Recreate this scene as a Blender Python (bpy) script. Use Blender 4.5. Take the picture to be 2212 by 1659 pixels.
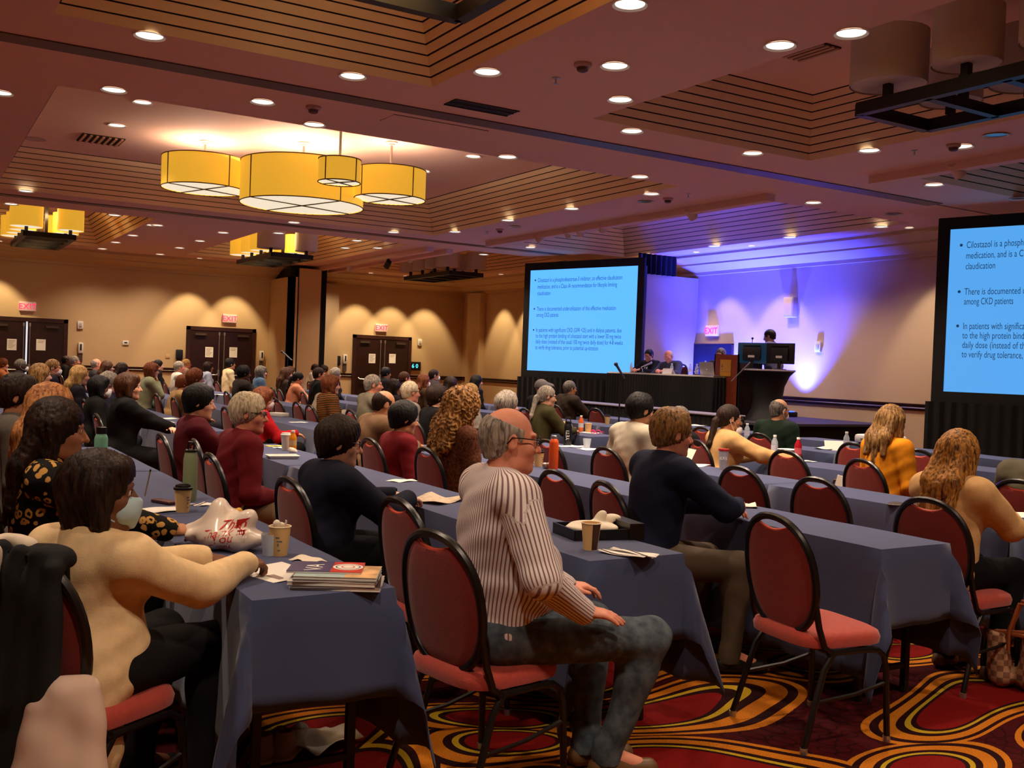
import bpy, math, random
import numpy as np
import openvdb
from mathutils import Vector, Matrix

for _o in list(bpy.data.objects):
    bpy.data.objects.remove(_o)
SC = bpy.context.scene
COL = SC.collection
PI = math.pi
RNG = random.Random(7)

# ------------------------------------------------------------------ camera
CAM_H = 1.53
_y, _p, _r = math.radians(58.78), math.radians(-1.015), math.radians(2.15)
_f = Vector((-math.sin(_y) * math.cos(_p), math.cos(_y) * math.cos(_p), math.sin(_p)))
_rt = _f.cross(Vector((0, 0, 1))).normalized()
_up = _rt.cross(_f)
_r2 = math.cos(_r) * _rt + math.sin(_r) * _up
_u2 = -math.sin(_r) * _rt + math.cos(_r) * _up
cam_data = bpy.data.cameras.new('camera')
cam = bpy.data.objects.new('camera', cam_data)
COL.objects.link(cam)
cam_data.sensor_width = 36.0
cam_data.lens = 35.51
cam_data.clip_start = 0.05
cam.matrix_world = Matrix(((_r2.x, _u2.x, -_f.x, 0), (_r2.y, _u2.y, -_f.y, 0), (_r2.z, _u2.z, -_f.z, CAM_H), (0, 0, 0, 1)))
SC.camera = cam

# ------------------------------------------------------------------ world, exposure
w = bpy.data.worlds.new('world')
SC.world = w
w.use_nodes = True
w.node_tree.nodes['Background'].inputs[0].default_value = (0.02, 0.015, 0.014, 1)
w.node_tree.nodes['Background'].inputs[1].default_value = 0.3
SC.view_settings.view_transform = 'Standard'
SC.view_settings.look = 'None'
SC.view_settings.exposure = 0.0
SC.view_settings.gamma = 1.0
SC.view_settings.use_curve_mapping = False
SC.cycles.use_light_tree = True
SC.cycles.max_bounces = 6
SC.cycles.diffuse_bounces = 4
SC.cycles.glossy_bounces = 2
SC.cycles.transmission_bounces = 4
SC.cycles.transparent_max_bounces = 6
SC.cycles.sample_clamp_indirect = 4.0
SC.cycles.caustics_reflective = False
SC.cycles.caustics_refractive = False

WARM = (1.0, 0.78, 0.58)          # downlight colour
SPOT_W = 205.0                    # downlight power
WASH_W = 230.0                    # wall-washer power
LED_W = 5200.0                    # blue stage up-lights
LED_C = (0.02, 0.035, 1.0)
SCREEN_S = 1.0                    # projection screen strength
SHADE_S = 1.0                     # lit lampshade strength


def lin(c):
    return tuple(((v / 255.0) / 12.92 if v <= 10 else ((v / 255.0 + 0.055) / 1.055) ** 2.4) for v in c)


def add_light(name, kind, loc, power, color, direction=(0, 0, -1), size=0.08, angle=100, blend=1.0):
    d = bpy.data.lights.new(name, kind)
    d.energy = power
    d.color = color
    if kind == 'SPOT':
        d.spot_size = math.radians(angle)
        d.spot_blend = blend
        d.shadow_soft_size = size
    elif kind == 'POINT':
        d.shadow_soft_size = size
    o = bpy.data.objects.new(name, d)
    COL.objects.link(o)
    o.location = loc
    o.rotation_euler = Vector(direction).to_track_quat('-Z', 'Y').to_euler()
    return o


# ------------------------------------------------------------------ materials
MATS = {}


def mat(name, color, rough=0.6, metal=0.0, emit=None, estr=0.0, var=0.0, vscale=8.0, bump=0.0, bscale=60.0, spec=0.4, alpha=1.0, trans=0.0, sheen=0.0, sub=0.0):
    if name in MATS:
        return MATS[name]
    m = bpy.data.materials.new(name)
    m.use_nodes = True
    nt = m.node_tree
    b = nt.nodes['Principled BSDF']
    c = lin(color)
    b.inputs['Base Color'].default_value = (*c, 1)
    b.inputs['Roughness'].default_value = rough
    b.inputs['Metallic'].default_value = metal
    b.inputs['Specular IOR Level'].default_value = spec
    if trans:
        b.inputs['Transmission Weight'].default_value = trans
        b.inputs['IOR'].default_value = 1.25
    if alpha < 1:
        b.inputs['Alpha'].default_value = alpha
    if sheen:
        b.inputs['Sheen Weight'].default_value = sheen
        b.inputs['Sheen Roughness'].default_value = 0.5
    if sub:
        b.inputs['Subsurface Weight'].default_value = sub
        b.inputs['Subsurface Radius'].default_value = (0.012, 0.005, 0.003)
    if emit is not None:
        b.inputs['Emission Color'].default_value = (*lin(emit), 1)
        b.inputs['Emission Strength'].default_value = estr
    if var or bump:
        tc = nt.nodes.new('ShaderNodeTexCoord')
    if var:
        n = nt.nodes.new('ShaderNodeTexNoise')
        n.inputs['Scale'].default_value = vscale
        n.inputs['Detail'].default_value = 4
        nt.links.new(tc.outputs['Object'], n.inputs['Vector'])
        r = nt.nodes.new('ShaderNodeValToRGB')
        r.color_ramp.elements[0].position = 0.3
        r.color_ramp.elements[1].position = 0.7
        r.color_ramp.elements[0].color = (*[max(0, v * (1 - var)) for v in c], 1)
        r.color_ramp.elements[1].color = (*[min(1, v * (1 + var)) for v in c], 1)
        nt.links.new(n.outputs['Fac'], r.inputs['Fac'])
        nt.links.new(r.outputs['Color'], b.inputs['Base Color'])
    if bump:
        n2 = nt.nodes.new('ShaderNodeTexNoise')
        n2.inputs['Scale'].default_value = bscale
        n2.inputs['Detail'].default_value = 3
        nt.links.new(tc.outputs['Object'], n2.inputs['Vector'])
        bp = nt.nodes.new('ShaderNodeBump')
        bp.inputs['Strength'].default_value = bump
        bp.inputs['Distance'].default_value = 0.01
        nt.links.new(n2.outputs['Fac'], bp.inputs['Height'])
        nt.links.new(bp.outputs['Normal'], b.inputs['Normal'])
    MATS[name] = m
    return m


def base(m):
    return m.node_tree.nodes['Principled BSDF']


def ramp(nt, src, stops, interp='LINEAR'):
    r = nt.nodes.new('ShaderNodeValToRGB')
    r.color_ramp.interpolation = interp
    el = r.color_ramp.elements
    while len(el) < len(stops):
        el.new(0.5)
    for e, (p, c) in zip(el, stops):
        e.position = p
        e.color = (*lin(c), 1)
    nt.links.new(src, r.inputs['Fac'])
    return r


def mat_carpet():
    m = bpy.data.materials.new('swirl_carpet')
    m.use_nodes = True
    nt = m.node_tree
    b = base(m)
    L = nt.links.new
    tc = nt.nodes.new('ShaderNodeTexCoord')
    nz = nt.nodes.new('ShaderNodeTexNoise')
    nz.inputs['Scale'].default_value = 0.8
    nz.inputs['Detail'].default_value = 0
    L(tc.outputs['Object'], nz.inputs['Vector'])
    sub = nt.nodes.new('ShaderNodeVectorMath'); sub.operation = 'SUBTRACT'
    sub.inputs[1].default_value = (0.5, 0.5, 0.5)
    L(nz.outputs['Color'], sub.inputs[0])
    scl = nt.nodes.new('ShaderNodeVectorMath'); scl.operation = 'SCALE'
    scl.inputs['Scale'].default_value = 1.1
    L(sub.outputs[0], scl.inputs[0])
    ad = nt.nodes.new('ShaderNodeVectorMath'); ad.operation = 'ADD'
    L(tc.outputs['Object'], ad.inputs[0]); L(scl.outputs[0], ad.inputs[1])
    mp = nt.nodes.new('ShaderNodeMapping')
    mp.inputs['Rotation'].default_value = (0, 0, math.radians(25))
    mp.inputs['Scale'].default_value = (1.75, 0.95, 1.0)
    L(ad.outputs[0], mp.inputs['Vector'])
    v = nt.nodes.new('ShaderNodeTexVoronoi')
    v.voronoi_dimensions = '2D'
    v.inputs['Scale'].default_value = 1.0
    v.inputs['Randomness'].default_value = 0.75
    L(mp.outputs[0], v.inputs['Vector'])
    red, mar, dk, yel, org = (128, 18, 16), (70, 9, 14), (42, 10, 12), (196, 160, 36), (205, 120, 28)
    r1 = ramp(nt, v.outputs['Distance'], [(0.0, red), (0.27, red), (0.271, dk), (0.30, dk), (0.301, yel), (0.335, yel), (0.336, dk), (0.385, dk), (0.386, org), (0.47, org), (0.471, dk), (0.515, dk), (0.516, org), (0.56, org), (0.561, mar), (1.0, mar)], 'CONSTANT')
    # small speckle pattern over the maroon ground
    v2 = nt.nodes.new('ShaderNodeTexVoronoi')
    v2.voronoi_dimensions = '2D'
    v2.inputs['Scale'].default_value = 11.0
    L(ad.outputs[0], v2.inputs['Vector'])
    r2 = ramp(nt, v2.outputs['Distance'], [(0.0, (255, 255, 255)), (0.34, (255, 255, 255)), (0.36, (120, 110, 120)), (0.5, (255, 255, 255))])
    mx = nt.nodes.new('ShaderNodeMix'); mx.data_type = 'RGBA'; mx.blend_type = 'MULTIPLY'
    msk = nt.nodes.new('ShaderNodeMath'); msk.operation = 'GREATER_THAN'; msk.inputs[1].default_value = 0.56
    L(v.outputs['Distance'], msk.inputs[0])
    L(msk.outputs[0], mx.inputs[0]); L(r1.outputs['Color'], mx.inputs[6]); L(r2.outputs['Color'], mx.inputs[7])
    fz = nt.nodes.new('ShaderNodeTexNoise'); fz.inputs['Scale'].default_value = 180.0; fz.inputs['Detail'].default_value = 2
    L(tc.outputs['Object'], fz.inputs['Vector'])
    fr = ramp(nt, fz.outputs['Fac'], [(0.3, (190, 190, 190)), (0.7, (255, 255, 255))])
    mx2 = nt.nodes.new('ShaderNodeMix'); mx2.data_type = 'RGBA'; mx2.blend_type = 'MULTIPLY'; mx2.inputs[0].default_value = 1.0
    L(mx.outputs[2], mx2.inputs[6]); L(fr.outputs['Color'], mx2.inputs[7])
    L(mx2.outputs[2], b.inputs['Base Color'])
    b.inputs['Roughness'].default_value = 0.95
    b.inputs['Specular IOR Level'].default_value = 0.1
    bp = nt.nodes.new('ShaderNodeBump'); bp.inputs['Strength'].default_value = 0.4; bp.inputs['Distance'].default_value = 0.004
    L(fz.outputs['Fac'], bp.inputs['Height']); L(bp.outputs['Normal'], b.inputs['Normal'])
    return m


def mat_pattern(name, kind, c1, c2, scale=40.0, rough=0.8):
    """stripes / leopard / checks / knit patterns on clothing and bags"""
    if name in MATS:
        return MATS[name]
    m = bpy.data.materials.new(name)
    m.use_nodes = True
    nt = m.node_tree
    b = base(m)
    b.inputs['Roughness'].default_value = rough
    b.inputs['Specular IOR Level'].default_value = 0.2
    L = nt.links.new
    tc = nt.nodes.new('ShaderNodeTexCoord')
    src = tc.outputs['Object']
    if kind == 'leopard':
        v = nt.nodes.new('ShaderNodeTexVoronoi'); v.inputs['Scale'].default_value = scale
        nz = nt.nodes.new('ShaderNodeTexNoise'); nz.inputs['Scale'].default_value = scale * 0.9
        ad = nt.nodes.new('ShaderNodeVectorMath'); ad.operation = 'MULTIPLY_ADD'; ad.inputs[1].default_value = (0.03,) * 3
        L(src, nz.inputs['Vector']); L(nz.outputs['Color'], ad.inputs[0]); L(src, ad.inputs[2]); L(ad.outputs[0], v.inputs['Vector'])
        r = ramp(nt, v.outputs['Distance'], [(0.0, c1), (0.16, c1), (0.20, c2), (0.40, c2), (0.44, c1), (1, c1)], 'LINEAR')
    elif kind == 'stripe':
        at_ = nt.nodes.new('ShaderNodeAttribute'); at_.attribute_name = 'stripe'
        mu = nt.nodes.new('ShaderNodeMath'); mu.operation = 'MULTIPLY'; mu.inputs[1].default_value = scale
        fr_ = nt.nodes.new('ShaderNodeMath'); fr_.operation = 'FRACT'
        L(at_.outputs['Fac'], mu.inputs[0]); L(mu.outputs[0], fr_.inputs[0])
        r = ramp(nt, fr_.outputs[0], [(0.0, c1), (0.52, c1), (0.62, c2), (0.88, c2), (0.98, c1)])
    elif kind == 'hstripe':
        wv = nt.nodes.new('ShaderNodeTexWave'); wv.bands_direction = 'Z'; wv.inputs['Scale'].default_value = scale
        wv.inputs['Distortion'].default_value = 1.5
        L(src, wv.inputs['Vector'])
        r = ramp(nt, wv.outputs['Fac'], [(0.0, c1), (0.5, c1), (0.6, c2), (1, c2)])
    elif kind == 'check':
        ck = nt.nodes.new('ShaderNodeTexChecker'); ck.inputs['Scale'].default_value = scale
        ck.inputs[1].default_value = (*lin(c1), 1); ck.inputs[2].default_value = (*lin(c2), 1)
        L(src, ck.inputs['Vector'])
        L(ck.outputs['Color'], b.inputs['Base Color'])
        MATS[name] = m
        return m
    elif kind == 'hair':
        mp = nt.nodes.new('ShaderNodeMapping'); mp.inputs['Scale'].default_value = (1.0, 1.0, 0.22)
        L(src, mp.inputs['Vector'])
        nz = nt.nodes.new('ShaderNodeTexNoise'); nz.inputs['Scale'].default_value = scale; nz.inputs['Detail'].default_value = 5
        nz.inputs['Distortion'].default_value = 1.2
        L(mp.outputs[0], nz.inputs['Vector'])
        r = ramp(nt, nz.outputs['Fac'], [(0.34, c1), (0.66, c2)])
        bp = nt.nodes.new('ShaderNodeBump'); bp.inputs['Strength'].default_value = 0.7; bp.inputs['Distance'].default_value = 0.006
        L(nz.outputs['Fac'], bp.inputs['Height']); L(bp.outputs['Normal'], b.inputs['Normal'])
    else:  # denim / knit fleck
        nz = nt.nodes.new('ShaderNodeTexNoise'); nz.inputs['Scale'].default_value = scale; nz.inputs['Detail'].default_value = 6
        L(src, nz.inputs['Vector'])
        r = ramp(nt, nz.outputs['Fac'], [(0.3, c1), (0.7, c2)])
    L(r.outputs['Color'], b.inputs['Base Color'])
    MATS[name] = m
    return m


# ------------------------------------------------------------------ mesh builder
class MB:
    def __init__(s):
        s.v = []; s.f = []; s.m = []

    def poly(s, pts, faces, mi=0):
        o = len(s.v)
        s.v += [tuple(p) for p in pts]
        s.f += [tuple(i + o for i in f) for f in faces]
        s.m += [mi] * len(faces)
        return s

    def box(s, lo, hi, mi=0, M=None):
        x0, y0, z0 = lo; x1, y1, z1 = hi
        p = [(x0, y0, z0), (x1, y0, z0), (x1, y1, z0), (x0, y1, z0), (x0, y0, z1), (x1, y0, z1), (x1, y1, z1), (x0, y1, z1)]
        if M is not None:
            p = [M @ Vector(q) for q in p]
        return s.poly(p, [(0, 3, 2, 1), (4, 5, 6, 7), (0, 1, 5, 4), (1, 2, 6, 5), (2, 3, 7, 6), (3, 0, 4, 7)], mi)

    def rbox(s, lo, hi, r=0.01, mi=0, M=None, n=3):
        """box with rounded vertical edges and a bevelled top and bottom"""
        x0, y0, z0 = lo; x1, y1, z1 = hi
        r = min(r, (x1 - x0) / 2.01, (y1 - y0) / 2.01)
        rb = min(r, (z1 - z0) / 2.01)

        def ring(ins, z):
            out = []
            rr = max(r - ins, 1e-4)
            for cx, cy, a0 in ((x1 - r, y1 - r, 0), (x0 + r, y1 - r, 90), (x0 + r, y0 + r, 180), (x1 - r, y0 + r, 270)):
                for k in range(n + 1):
                    a = math.radians(a0 + 90 * k / n)
                    out.append((cx + rr * math.cos(a), cy + rr * math.sin(a), z))
            return out
        rings = []
        for k in range(3):
            a = PI / 2 * k / 2
            rings.append(ring(rb * (1 - math.sin(a)) * 0.98, z0 + rb * (1 - math.cos(a))))
        for k in range(3):
            a = PI / 2 * (1 - k / 2)
            rings.append(ring(rb * (1 - math.sin(a)) * 0.98, z1 - rb * (1 - math.cos(a))))
        return s.loft(rings, mi, True, True, M)

    def loft(s, rings, mi=0, cap0=True, cap1=True, M=None, closed=True):
        n = len(rings[0])
        pts = [p for r in rings for p in r]
        if M is not None:
            pts = [M @ Vector(q) for q in pts]
        fs = []
        for i in range(len(rings) - 1):
            for j in range(n if closed else n - 1):
                k = (j + 1) % n
                fs.append((i * n + j, i * n + k, (i + 1) * n + k, (i + 1) * n + j))
        if cap0:
            fs.append(tuple(range(n - 1, -1, -1)))
        if cap1:
            fs.append(tuple((len(rings) - 1) * n + j for j in range(n)))
        return s.poly(pts, fs, mi)

    def lathe(s, prof, n=20, mi=0, M=None, cap=True):
        rings = [[(r * math.cos(2 * PI * k / n), r * math.sin(2 * PI * k / n), z) for k in range(n)] for r, z in prof]
        return s.loft(rings, mi, cap, cap, M)

    def tube(s, path, r, n=8, mi=0, closed=False, M=None):
        P = [Vector(p) for p in path]
        rr = r if hasattr(r, '__len__') else [r] * len(P)
        rings = []
        N = len(P)
        prev = None
        for i in range(N):
            if closed:
                t = P[(i + 1) % N] - P[i - 1]
            else:
                t = P[min(i + 1, N - 1)] - P[max(i - 1, 0)]
            t.normalize()
            if prev is None:
                a = Vector((0, 0, 1)) if abs(t.z) < 0.9 else Vector((1, 0, 0))
                u = (a - t * a.dot(t)).normalized()
            else:
                u = (prev - t * prev.dot(t)).normalized()
            prev = u
            v = t.cross(u)
            rings.append([P[i] + rr[i] * (math.cos(2 * PI * k / n) * u + math.sin(2 * PI * k / n) * v) for k in range(n)])
        if closed:
            rings.append(rings[0])
            return s.loft(rings, mi, False, False, M)
        return s.loft(rings, mi, True, True, M)

    def cyl(s, a, b, r0, r1=None, n=14, mi=0, M=None):
        return s.tube([a, b], [r0, r1 if r1 is not None else r0], n, mi, False, M)

    def ball(s, c, r, n=12, mi=0, M=None):
        rx, ry, rz = r if hasattr(r, '__len__') else (r, r, r)
        rings = []
        for i in range(n + 1):
            t = PI * i / n
            q = max(math.sin(t), 1e-3)
            rings.append([(c[0] + rx * q * math.cos(2 * PI * k / (2 * n)), c[1] + ry * q * math.sin(2 * PI * k / (2 * n)), c[2] - rz * math.cos(t)) for k in range(2 * n)])
        return s.loft(rings, mi, True, True, M)

    def prism(s, outline, y0, y1, mi=0, M=None):
        """outline in (x, z), extruded along y"""
        return s.loft([[(x, y0, z) for x, z in outline], [(x, y1, z) for x, z in outline]], mi, True, True, M)

    def build(s, name, mats, parent=None, smooth=True, angle=0.6):
        me = bpy.data.meshes.new(name)
        me.from_pydata(s.v, [], s.f)
        for m in (mats if isinstance(mats, (list, tuple)) else [mats]):
            me.materials.append(m)
        if any(s.m):
            me.polygons.foreach_set('material_index', s.m)
        if smooth:
            me.shade_smooth()
            me.set_sharp_from_angle(angle=angle)
        me.update()
        o = bpy.data.objects.new(name, me)
        COL.objects.link(o)
        if parent is not None:
            o.parent = parent
        return o


def tag(o, label, cat, group=None):
    o['label'] = label
    o['category'] = cat
    if group:
        o['group'] = group
    return o


def empty(name, loc, label, cat, rz=0.0, group=None):
    o = bpy.data.objects.new(name, None)
    COL.objects.link(o)
    o.location = loc
    o.rotation_euler = (0, 0, rz)
    o.empty_display_size = 0.1
    return tag(o, label, cat, group)


def struct(name, mb, mats, smooth=False, angle=0.6, parent=None):
    o = mb.build(name, mats, parent, smooth, angle)
    if parent is None:
        o['kind'] = 'structure'
    return o


def copy_tree(o, parent=None):
    c = o.copy()
    COL.objects.link(c)
    if parent is not None:
        c.parent = parent
    for ch in list(o.children):
        copy_tree(ch, c)
    return c


def T(x, y, z, rz=0.0, rx=0.0, ry=0.0):
    return Matrix.Translation((x, y, z)) @ Matrix.Rotation(rz, 4, 'Z') @ Matrix.Rotation(ry, 4, 'Y') @ Matrix.Rotation(rx, 4, 'X')


def text_mesh(name, body, size, m, parent, matrix, align='LEFT', depth=0.0, space=1.0, sx=1.0):
    cu = bpy.data.curves.new(name, 'FONT')
    cu.body = body
    cu.size = size
    cu.align_x = align
    cu.space_line = space
    cu.extrude = depth
    cu.resolution_u = 3
    ob = bpy.data.objects.new(name + '_tmp', cu)
    COL.objects.link(ob)
    dg = bpy.context.evaluated_depsgraph_get()
    me = bpy.data.meshes.new_from_object(ob.evaluated_get(dg))
    bpy.data.objects.remove(ob)
    me.materials.clear()
    me.materials.append(m)
    if sx != 1.0:
        for v in me.vertices:
            v.co.x *= sx
    o = bpy.data.objects.new(name, me)
    COL.objects.link(o)
    if parent is not None:
        o.parent = parent
    o.matrix_local = matrix
    return o


ORD = ['first', 'second', 'third', 'fourth', 'fifth', 'sixth', 'seventh', 'eighth', 'ninth', 'tenth', 'eleventh', 'twelfth']
# ------------------------------------------------------------------ shared materials
M_WALL = mat('wall_paint', (206, 176, 132), 0.75, bump=0.15, bscale=300)
M_CEIL = mat('ceiling_paint', (228, 188, 170), 0.85)
M_BOARD = mat('coffer_board', (240, 208, 166), 0.7)
M_GAP = mat('board_gap', (38, 22, 14), 0.9)
M_WOOD = mat('dark_stained_wood', (52, 24, 20), 0.4, var=0.25, vscale=6, spec=0.5)
M_BLACK = mat('black_metal', (16, 14, 14), 0.45)
M_BLACKCLOTH = mat('black_drape', (9, 9, 11), 0.9, bump=0.2, bscale=200)
M_STEEL = mat('brushed_steel', (190, 188, 184), 0.35, 0.9)
M_WHITE = mat('white_plastic', (226, 222, 214), 0.5)
M_PAPER = mat('white_paper', (238, 232, 222), 0.85)
M_TRACK = mat('partition_track_metal', (92, 66, 60), 0.5)
M_GLOW = mat('downlight_lens', (255, 244, 226), 0.5, emit=(255, 240, 220), estr=2.4)

X_L, X_R, Y_S, Y_B = -28.0, 4.0, 15.1, -5.0
Z_C, Z_U = 4.05, 4.70

# floor
m_ = MB(); m_.poly([(X_L, Y_B, 0), (X_R, Y_B, 0), (X_R, Y_S, 0), (X_L, Y_S, 0)], [(0, 1, 2, 3)])
struct('floor', m_, mat_carpet())

# walls
m_ = MB(); m_.box((X_L - 0.2, Y_B - 0.2, 0), (X_L, Y_S + 0.2, Z_C + 0.1)); struct('wall_left', m_, M_WALL)
m_ = MB(); m_.box((X_L, Y_S, 0), (X_R, Y_S + 0.2, Z_C + 0.1)); struct('wall_front', m_, M_WALL)
m_ = MB(); m_.box((X_L, Y_B - 0.2, 0), (X_R, Y_B, Z_C + 0.1)); struct('wall_back', m_, M_WALL)
m_ = MB(); m_.box((X_R, Y_B - 0.2, 0), (X_R + 0.2, Y_S + 0.2, Z_C + 0.1)); struct('wall_right', m_, M_WALL)
# pocket wall beside the stage (a return standing out from the front wall)
m_ = MB(); m_.box((-17.5, 13.5, 0), (-17.1, Y_S, 3.62)); struct('wall_alcove', m_, M_WALL)
# pilaster in the far left corner
m_ = MB(); m_.box((-27.4, 14.9, 0), (-26.6, Y_S, 3.7)); struct('wall_pilaster', m_, M_WALL)

# coffers: (x0, x1, y0, y1)
COFFERS = [(-8.37, -1.77, 0.93, 4.10), (-8.37, -1.77, 5.90, 9.00), (-8.20, -1.77, 10.68, 13.75),
           (-18.03, -10.62, 1.22, 8.97), (-18.06, -10.62, 10.68, 13.75),
           (-26.3, -19.8, 0.93, 4.05), (-26.3, -19.7, 6.15, 9.28), (-26.3, -19.7, 10.7, 13.75)]
xs = sorted({X_L, X_R, *[c[0] for c in COFFERS], *[c[1] for c in COFFERS]})
ys = sorted({Y_B, Y_S, *[c[2] for c in COFFERS], *[c[3] for c in COFFERS]})
m_ = MB()
for i in range(len(xs) - 1):
    for j in range(len(ys) - 1):
        cx, cy = (xs[i] + xs[i + 1]) / 2, (ys[j] + ys[j + 1]) / 2
        if any(c[0] < cx < c[1] and c[2] < cy < c[3] for c in COFFERS):
            continue
        m_.poly([(xs[i], ys[j], Z_C), (xs[i], ys[j + 1], Z_C), (xs[i + 1], ys[j + 1], Z_C), (xs[i + 1], ys[j], Z_C)], [(0, 1, 2, 3)])
struct('ceiling', m_, M_CEIL)
m_ = MB(); m_.box((X_L, Y_B, Z_U + 0.03), (X_R, Y_S, Z_U + 0.1)); struct('ceiling_slab', m_, M_CEIL)

tn = 0


def trim(mb, mats, **k):
    global tn
    tn += 1
    return struct('trim_%d' % tn, mb, mats, **k)


for (x0, x1, y0, y1) in COFFERS:
    prof = []
    for i in range(8):
        a, z = 0.04 * i, Z_C + 0.0812 * i
        prof += [(a, z, 0), (a + 0.026, z + 0.0725, 1), (a + 0.006, z + 0.0725, 1), (a + 0.006, z + 0.0812, 1)]
    prof.append((0.32, Z_U, 0))
    m_ = MB()
    ring = lambda a, z: [(x0 + a, y0 + a, z), (x1 - a, y0 + a, z), (x1 - a, y1 - a, z), (x0 + a, y1 - a, z)]
    for k in range(len(prof) - 1):
        (a, z, _), (b, z2, dark) = prof[k], prof[k + 1]
        gap = 1 if k % 4 != 0 else 0  # slot recesses painted dark brown for the shade of a deep gap
        m_.loft([ring(a, z), ring(b, z2)], gap, False, False)
    m_.poly(ring(0.32, Z_U), [(0, 1, 2, 3)], 2)
    trim(m_, [M_BOARD, M_GAP, M_CEIL])

# partition tracks across the ceiling, and the boxed beams that carry the track lights
for (x0, x1, y0, y1) in ((-9.36, -9.11, Y_B, 12.5), (-18.86, -18.62, Y_B, 12.6)):
    m_ = MB(); m_.box((x0, y0, Z_C - 0.012), (x1, y1, Z_C - 0.001)); trim(m_, M_TRACK)
m_ = MB(); m_.box((-9.25, 12.5, Z_C - 0.006), (-9.22, 14.2, Z_C - 0.001)); trim(m_, M_TRACK)
BEAMS = [(-8.5, 3.9, 10.2), (-18.05, -10.2, 10.18), (-27.0, -19.8, 9.72), (-27.0, -19.8, 10.2)]
for (x0, x1, y) in BEAMS:
    m_ = MB(); m_.box((x0, y, Z_C - 0.1), (x1, y + 0.16, Z_C - 0.001)); trim(m_, M_CEIL)

# stepped cove along the left and front walls
PROF = [(0.0, 3.68), (0.07, 3.68), (0.07, 3.75), (0.12, 3.76), (0.42, 3.86), (0.42, 3.895), (0.47, 3.90), (0.78, 3.985), (0.78, 4.03), (0.83, 4.05)]
m_ = MB()
m_.loft([[(X_L + d, y, z) for d, z in PROF] for y in (Y_B, Y_S - 0.0)], 0, True, True, closed=False)
trim(m_, M_WALL)
m_ = MB()
m_.loft([[(x, Y_S - d, z) for d, z in PROF] for x in (X_L, X_R)], 0, True, True, closed=False)
trim(m_, M_WALL)

# chair rail and baseboard
RAIL = [(0, 1.02), (0.02, 1.02), (0.03, 1.04), (0.045, 1.06), (0.03, 1.08), (0.045, 1.11), (0.05, 1.135), (0, 1.14)]
BASE = [(0, 0), (0.02, 0), (0.02, 0.12), (0.01, 0.14), (0, 0.14)]
for prof, nm in ((RAIL, 'trim'), (BASE, 'baseboard')):
    for side in ('left', 'front'):
        m_ = MB()
        if side == 'left':
            segs = [(Y_B, 1.74), (3.64, 6.6), (8.5, 8.85), (10.85, 11.42), (13.3, Y_S)]
            for a, b in segs:
                m_.loft([[(X_L + d, y, z) for d, z in prof] for y in (a, b)], 0, True, True)
        else:
            for a, b in ((X_L, -17.5), (-17.1, X_R)):
                m_.loft([[(x, Y_S - d, z) for d, z in prof] for x in (a, b)], 0, True, True)
        if nm == 'trim':
            trim(m_, M_WOOD)
        else:
            struct('baseboard_' + side, m_, M_WOOD)

# folding-partition pocket on the left wall
m_ = MB()
m_.box((X_L, 8.86, 0), (-26.2, 9.0, 3.7)); m_.box((-26.45, 8.86, 0), (-26.2, 9.06, 3.7))
m_.box((X_L, 10.1, 0), (-27.75, 10.86, 3.7))
struct('wall_pocket', m_, M_WALL)
m_ = MB(); m_.box((X_L, 9.0, 0), (-26.6, 10.02, 3.98)); trim(m_, M_BLACKCLOTH)
pp = empty('folding_partition_panel', (-26.5, 9.5, 0), 'tall beige folding partition panel parked between black edges on the left wall', 'partition')
m_ = MB(); m_.box((0, -0.33, 0.03), (0.09, 0.29, 3.96)); m_.build('panel', M_WALL, pp, False)
m_ = MB(); m_.box((-0.005, -0.36, 0.02), (0.085, -0.335, 3.97)); m_.box((-0.005, 0.295, 0.02), (0.085, 0.32, 3.97)); m_.build('edge_seal', M_BLACK, pp, False)

# doors: dark double leaves with panic bars
M_DOOR = mat('door_veneer', (40, 17, 14), 0.38, var=0.2, vscale=5, spec=0.5)
M_DAY = mat('bright_gap', (230, 235, 245), 0.5, emit=(225, 232, 245), estr=0.9)


def double_door(n, yc, w=1.9, h=2.29, ajar=False):
    d = bpy.data.objects.new('door_%d' % n, None); COL.objects.link(d); d['kind'] = 'structure'
    d.location = (X_L, yc, 0)
    m = MB(); t = 0.1
    m.box((0, -w / 2, 0), (0.06, -w / 2 + t, h)); m.box((0, w / 2 - t, 0), (0.06, w / 2, h)); m.box((0, -w / 2, h - t), (0.06, w / 2, h))
    m.build('door_frame', M_WOOD, d, False)
    lw = w / 2 - t
    for s in (-1, 1):
        g = 0.02 if ajar else 0.004
        y0, y1 = (s * g, s * lw) if s > 0 else (-lw, -g)
        m = MB(); m.box((0.002, y0, 0.01), (0.045, y1, h - t)); lf = m.build('door_leaf', M_DOOR, d, False)
        yi = s * 0.07
        m = MB(); m.cyl((0.062, yi, 0.25), (0.062, yi, h - t - 0.05), 0.012, n=8)
        m.box((0.045, yi - 0.025, 0.95), (0.085, yi + 0.025, 1.13)); m.box((0.045, yi - 0.02, h - t - 0.12), (0.075, yi + 0.02, h - t - 0.03))
        m.build('latch_rod', M_STEEL, lf)
        m = MB(); m.tube([(0.05, s * 0.1, 1.02), (0.1, s * 0.12, 0.98), (0.1, s * (lw - 0.12), 0.98), (0.05, s * (lw - 0.1), 1.02)], 0.016, 8)
        m.build('push_bar', M_STEEL, lf)
        ya, yb = sorted((s * (lw - 0.42), s * (lw - 0.12)))
        m = MB(); m.box((0.045, ya, h - t - 0.14), (0.1, yb, h - t - 0.08)); m.build('door_closer', mat('bronze_closer', (74, 58, 48), 0.5, 0.3), lf, False)
    if ajar:
        m = MB(); m.box((0.003, -0.02, 0.02), (0.012, 0.02, h - t)); m.build('daylight_gap', M_DAY, d, False)
    return d


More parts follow.
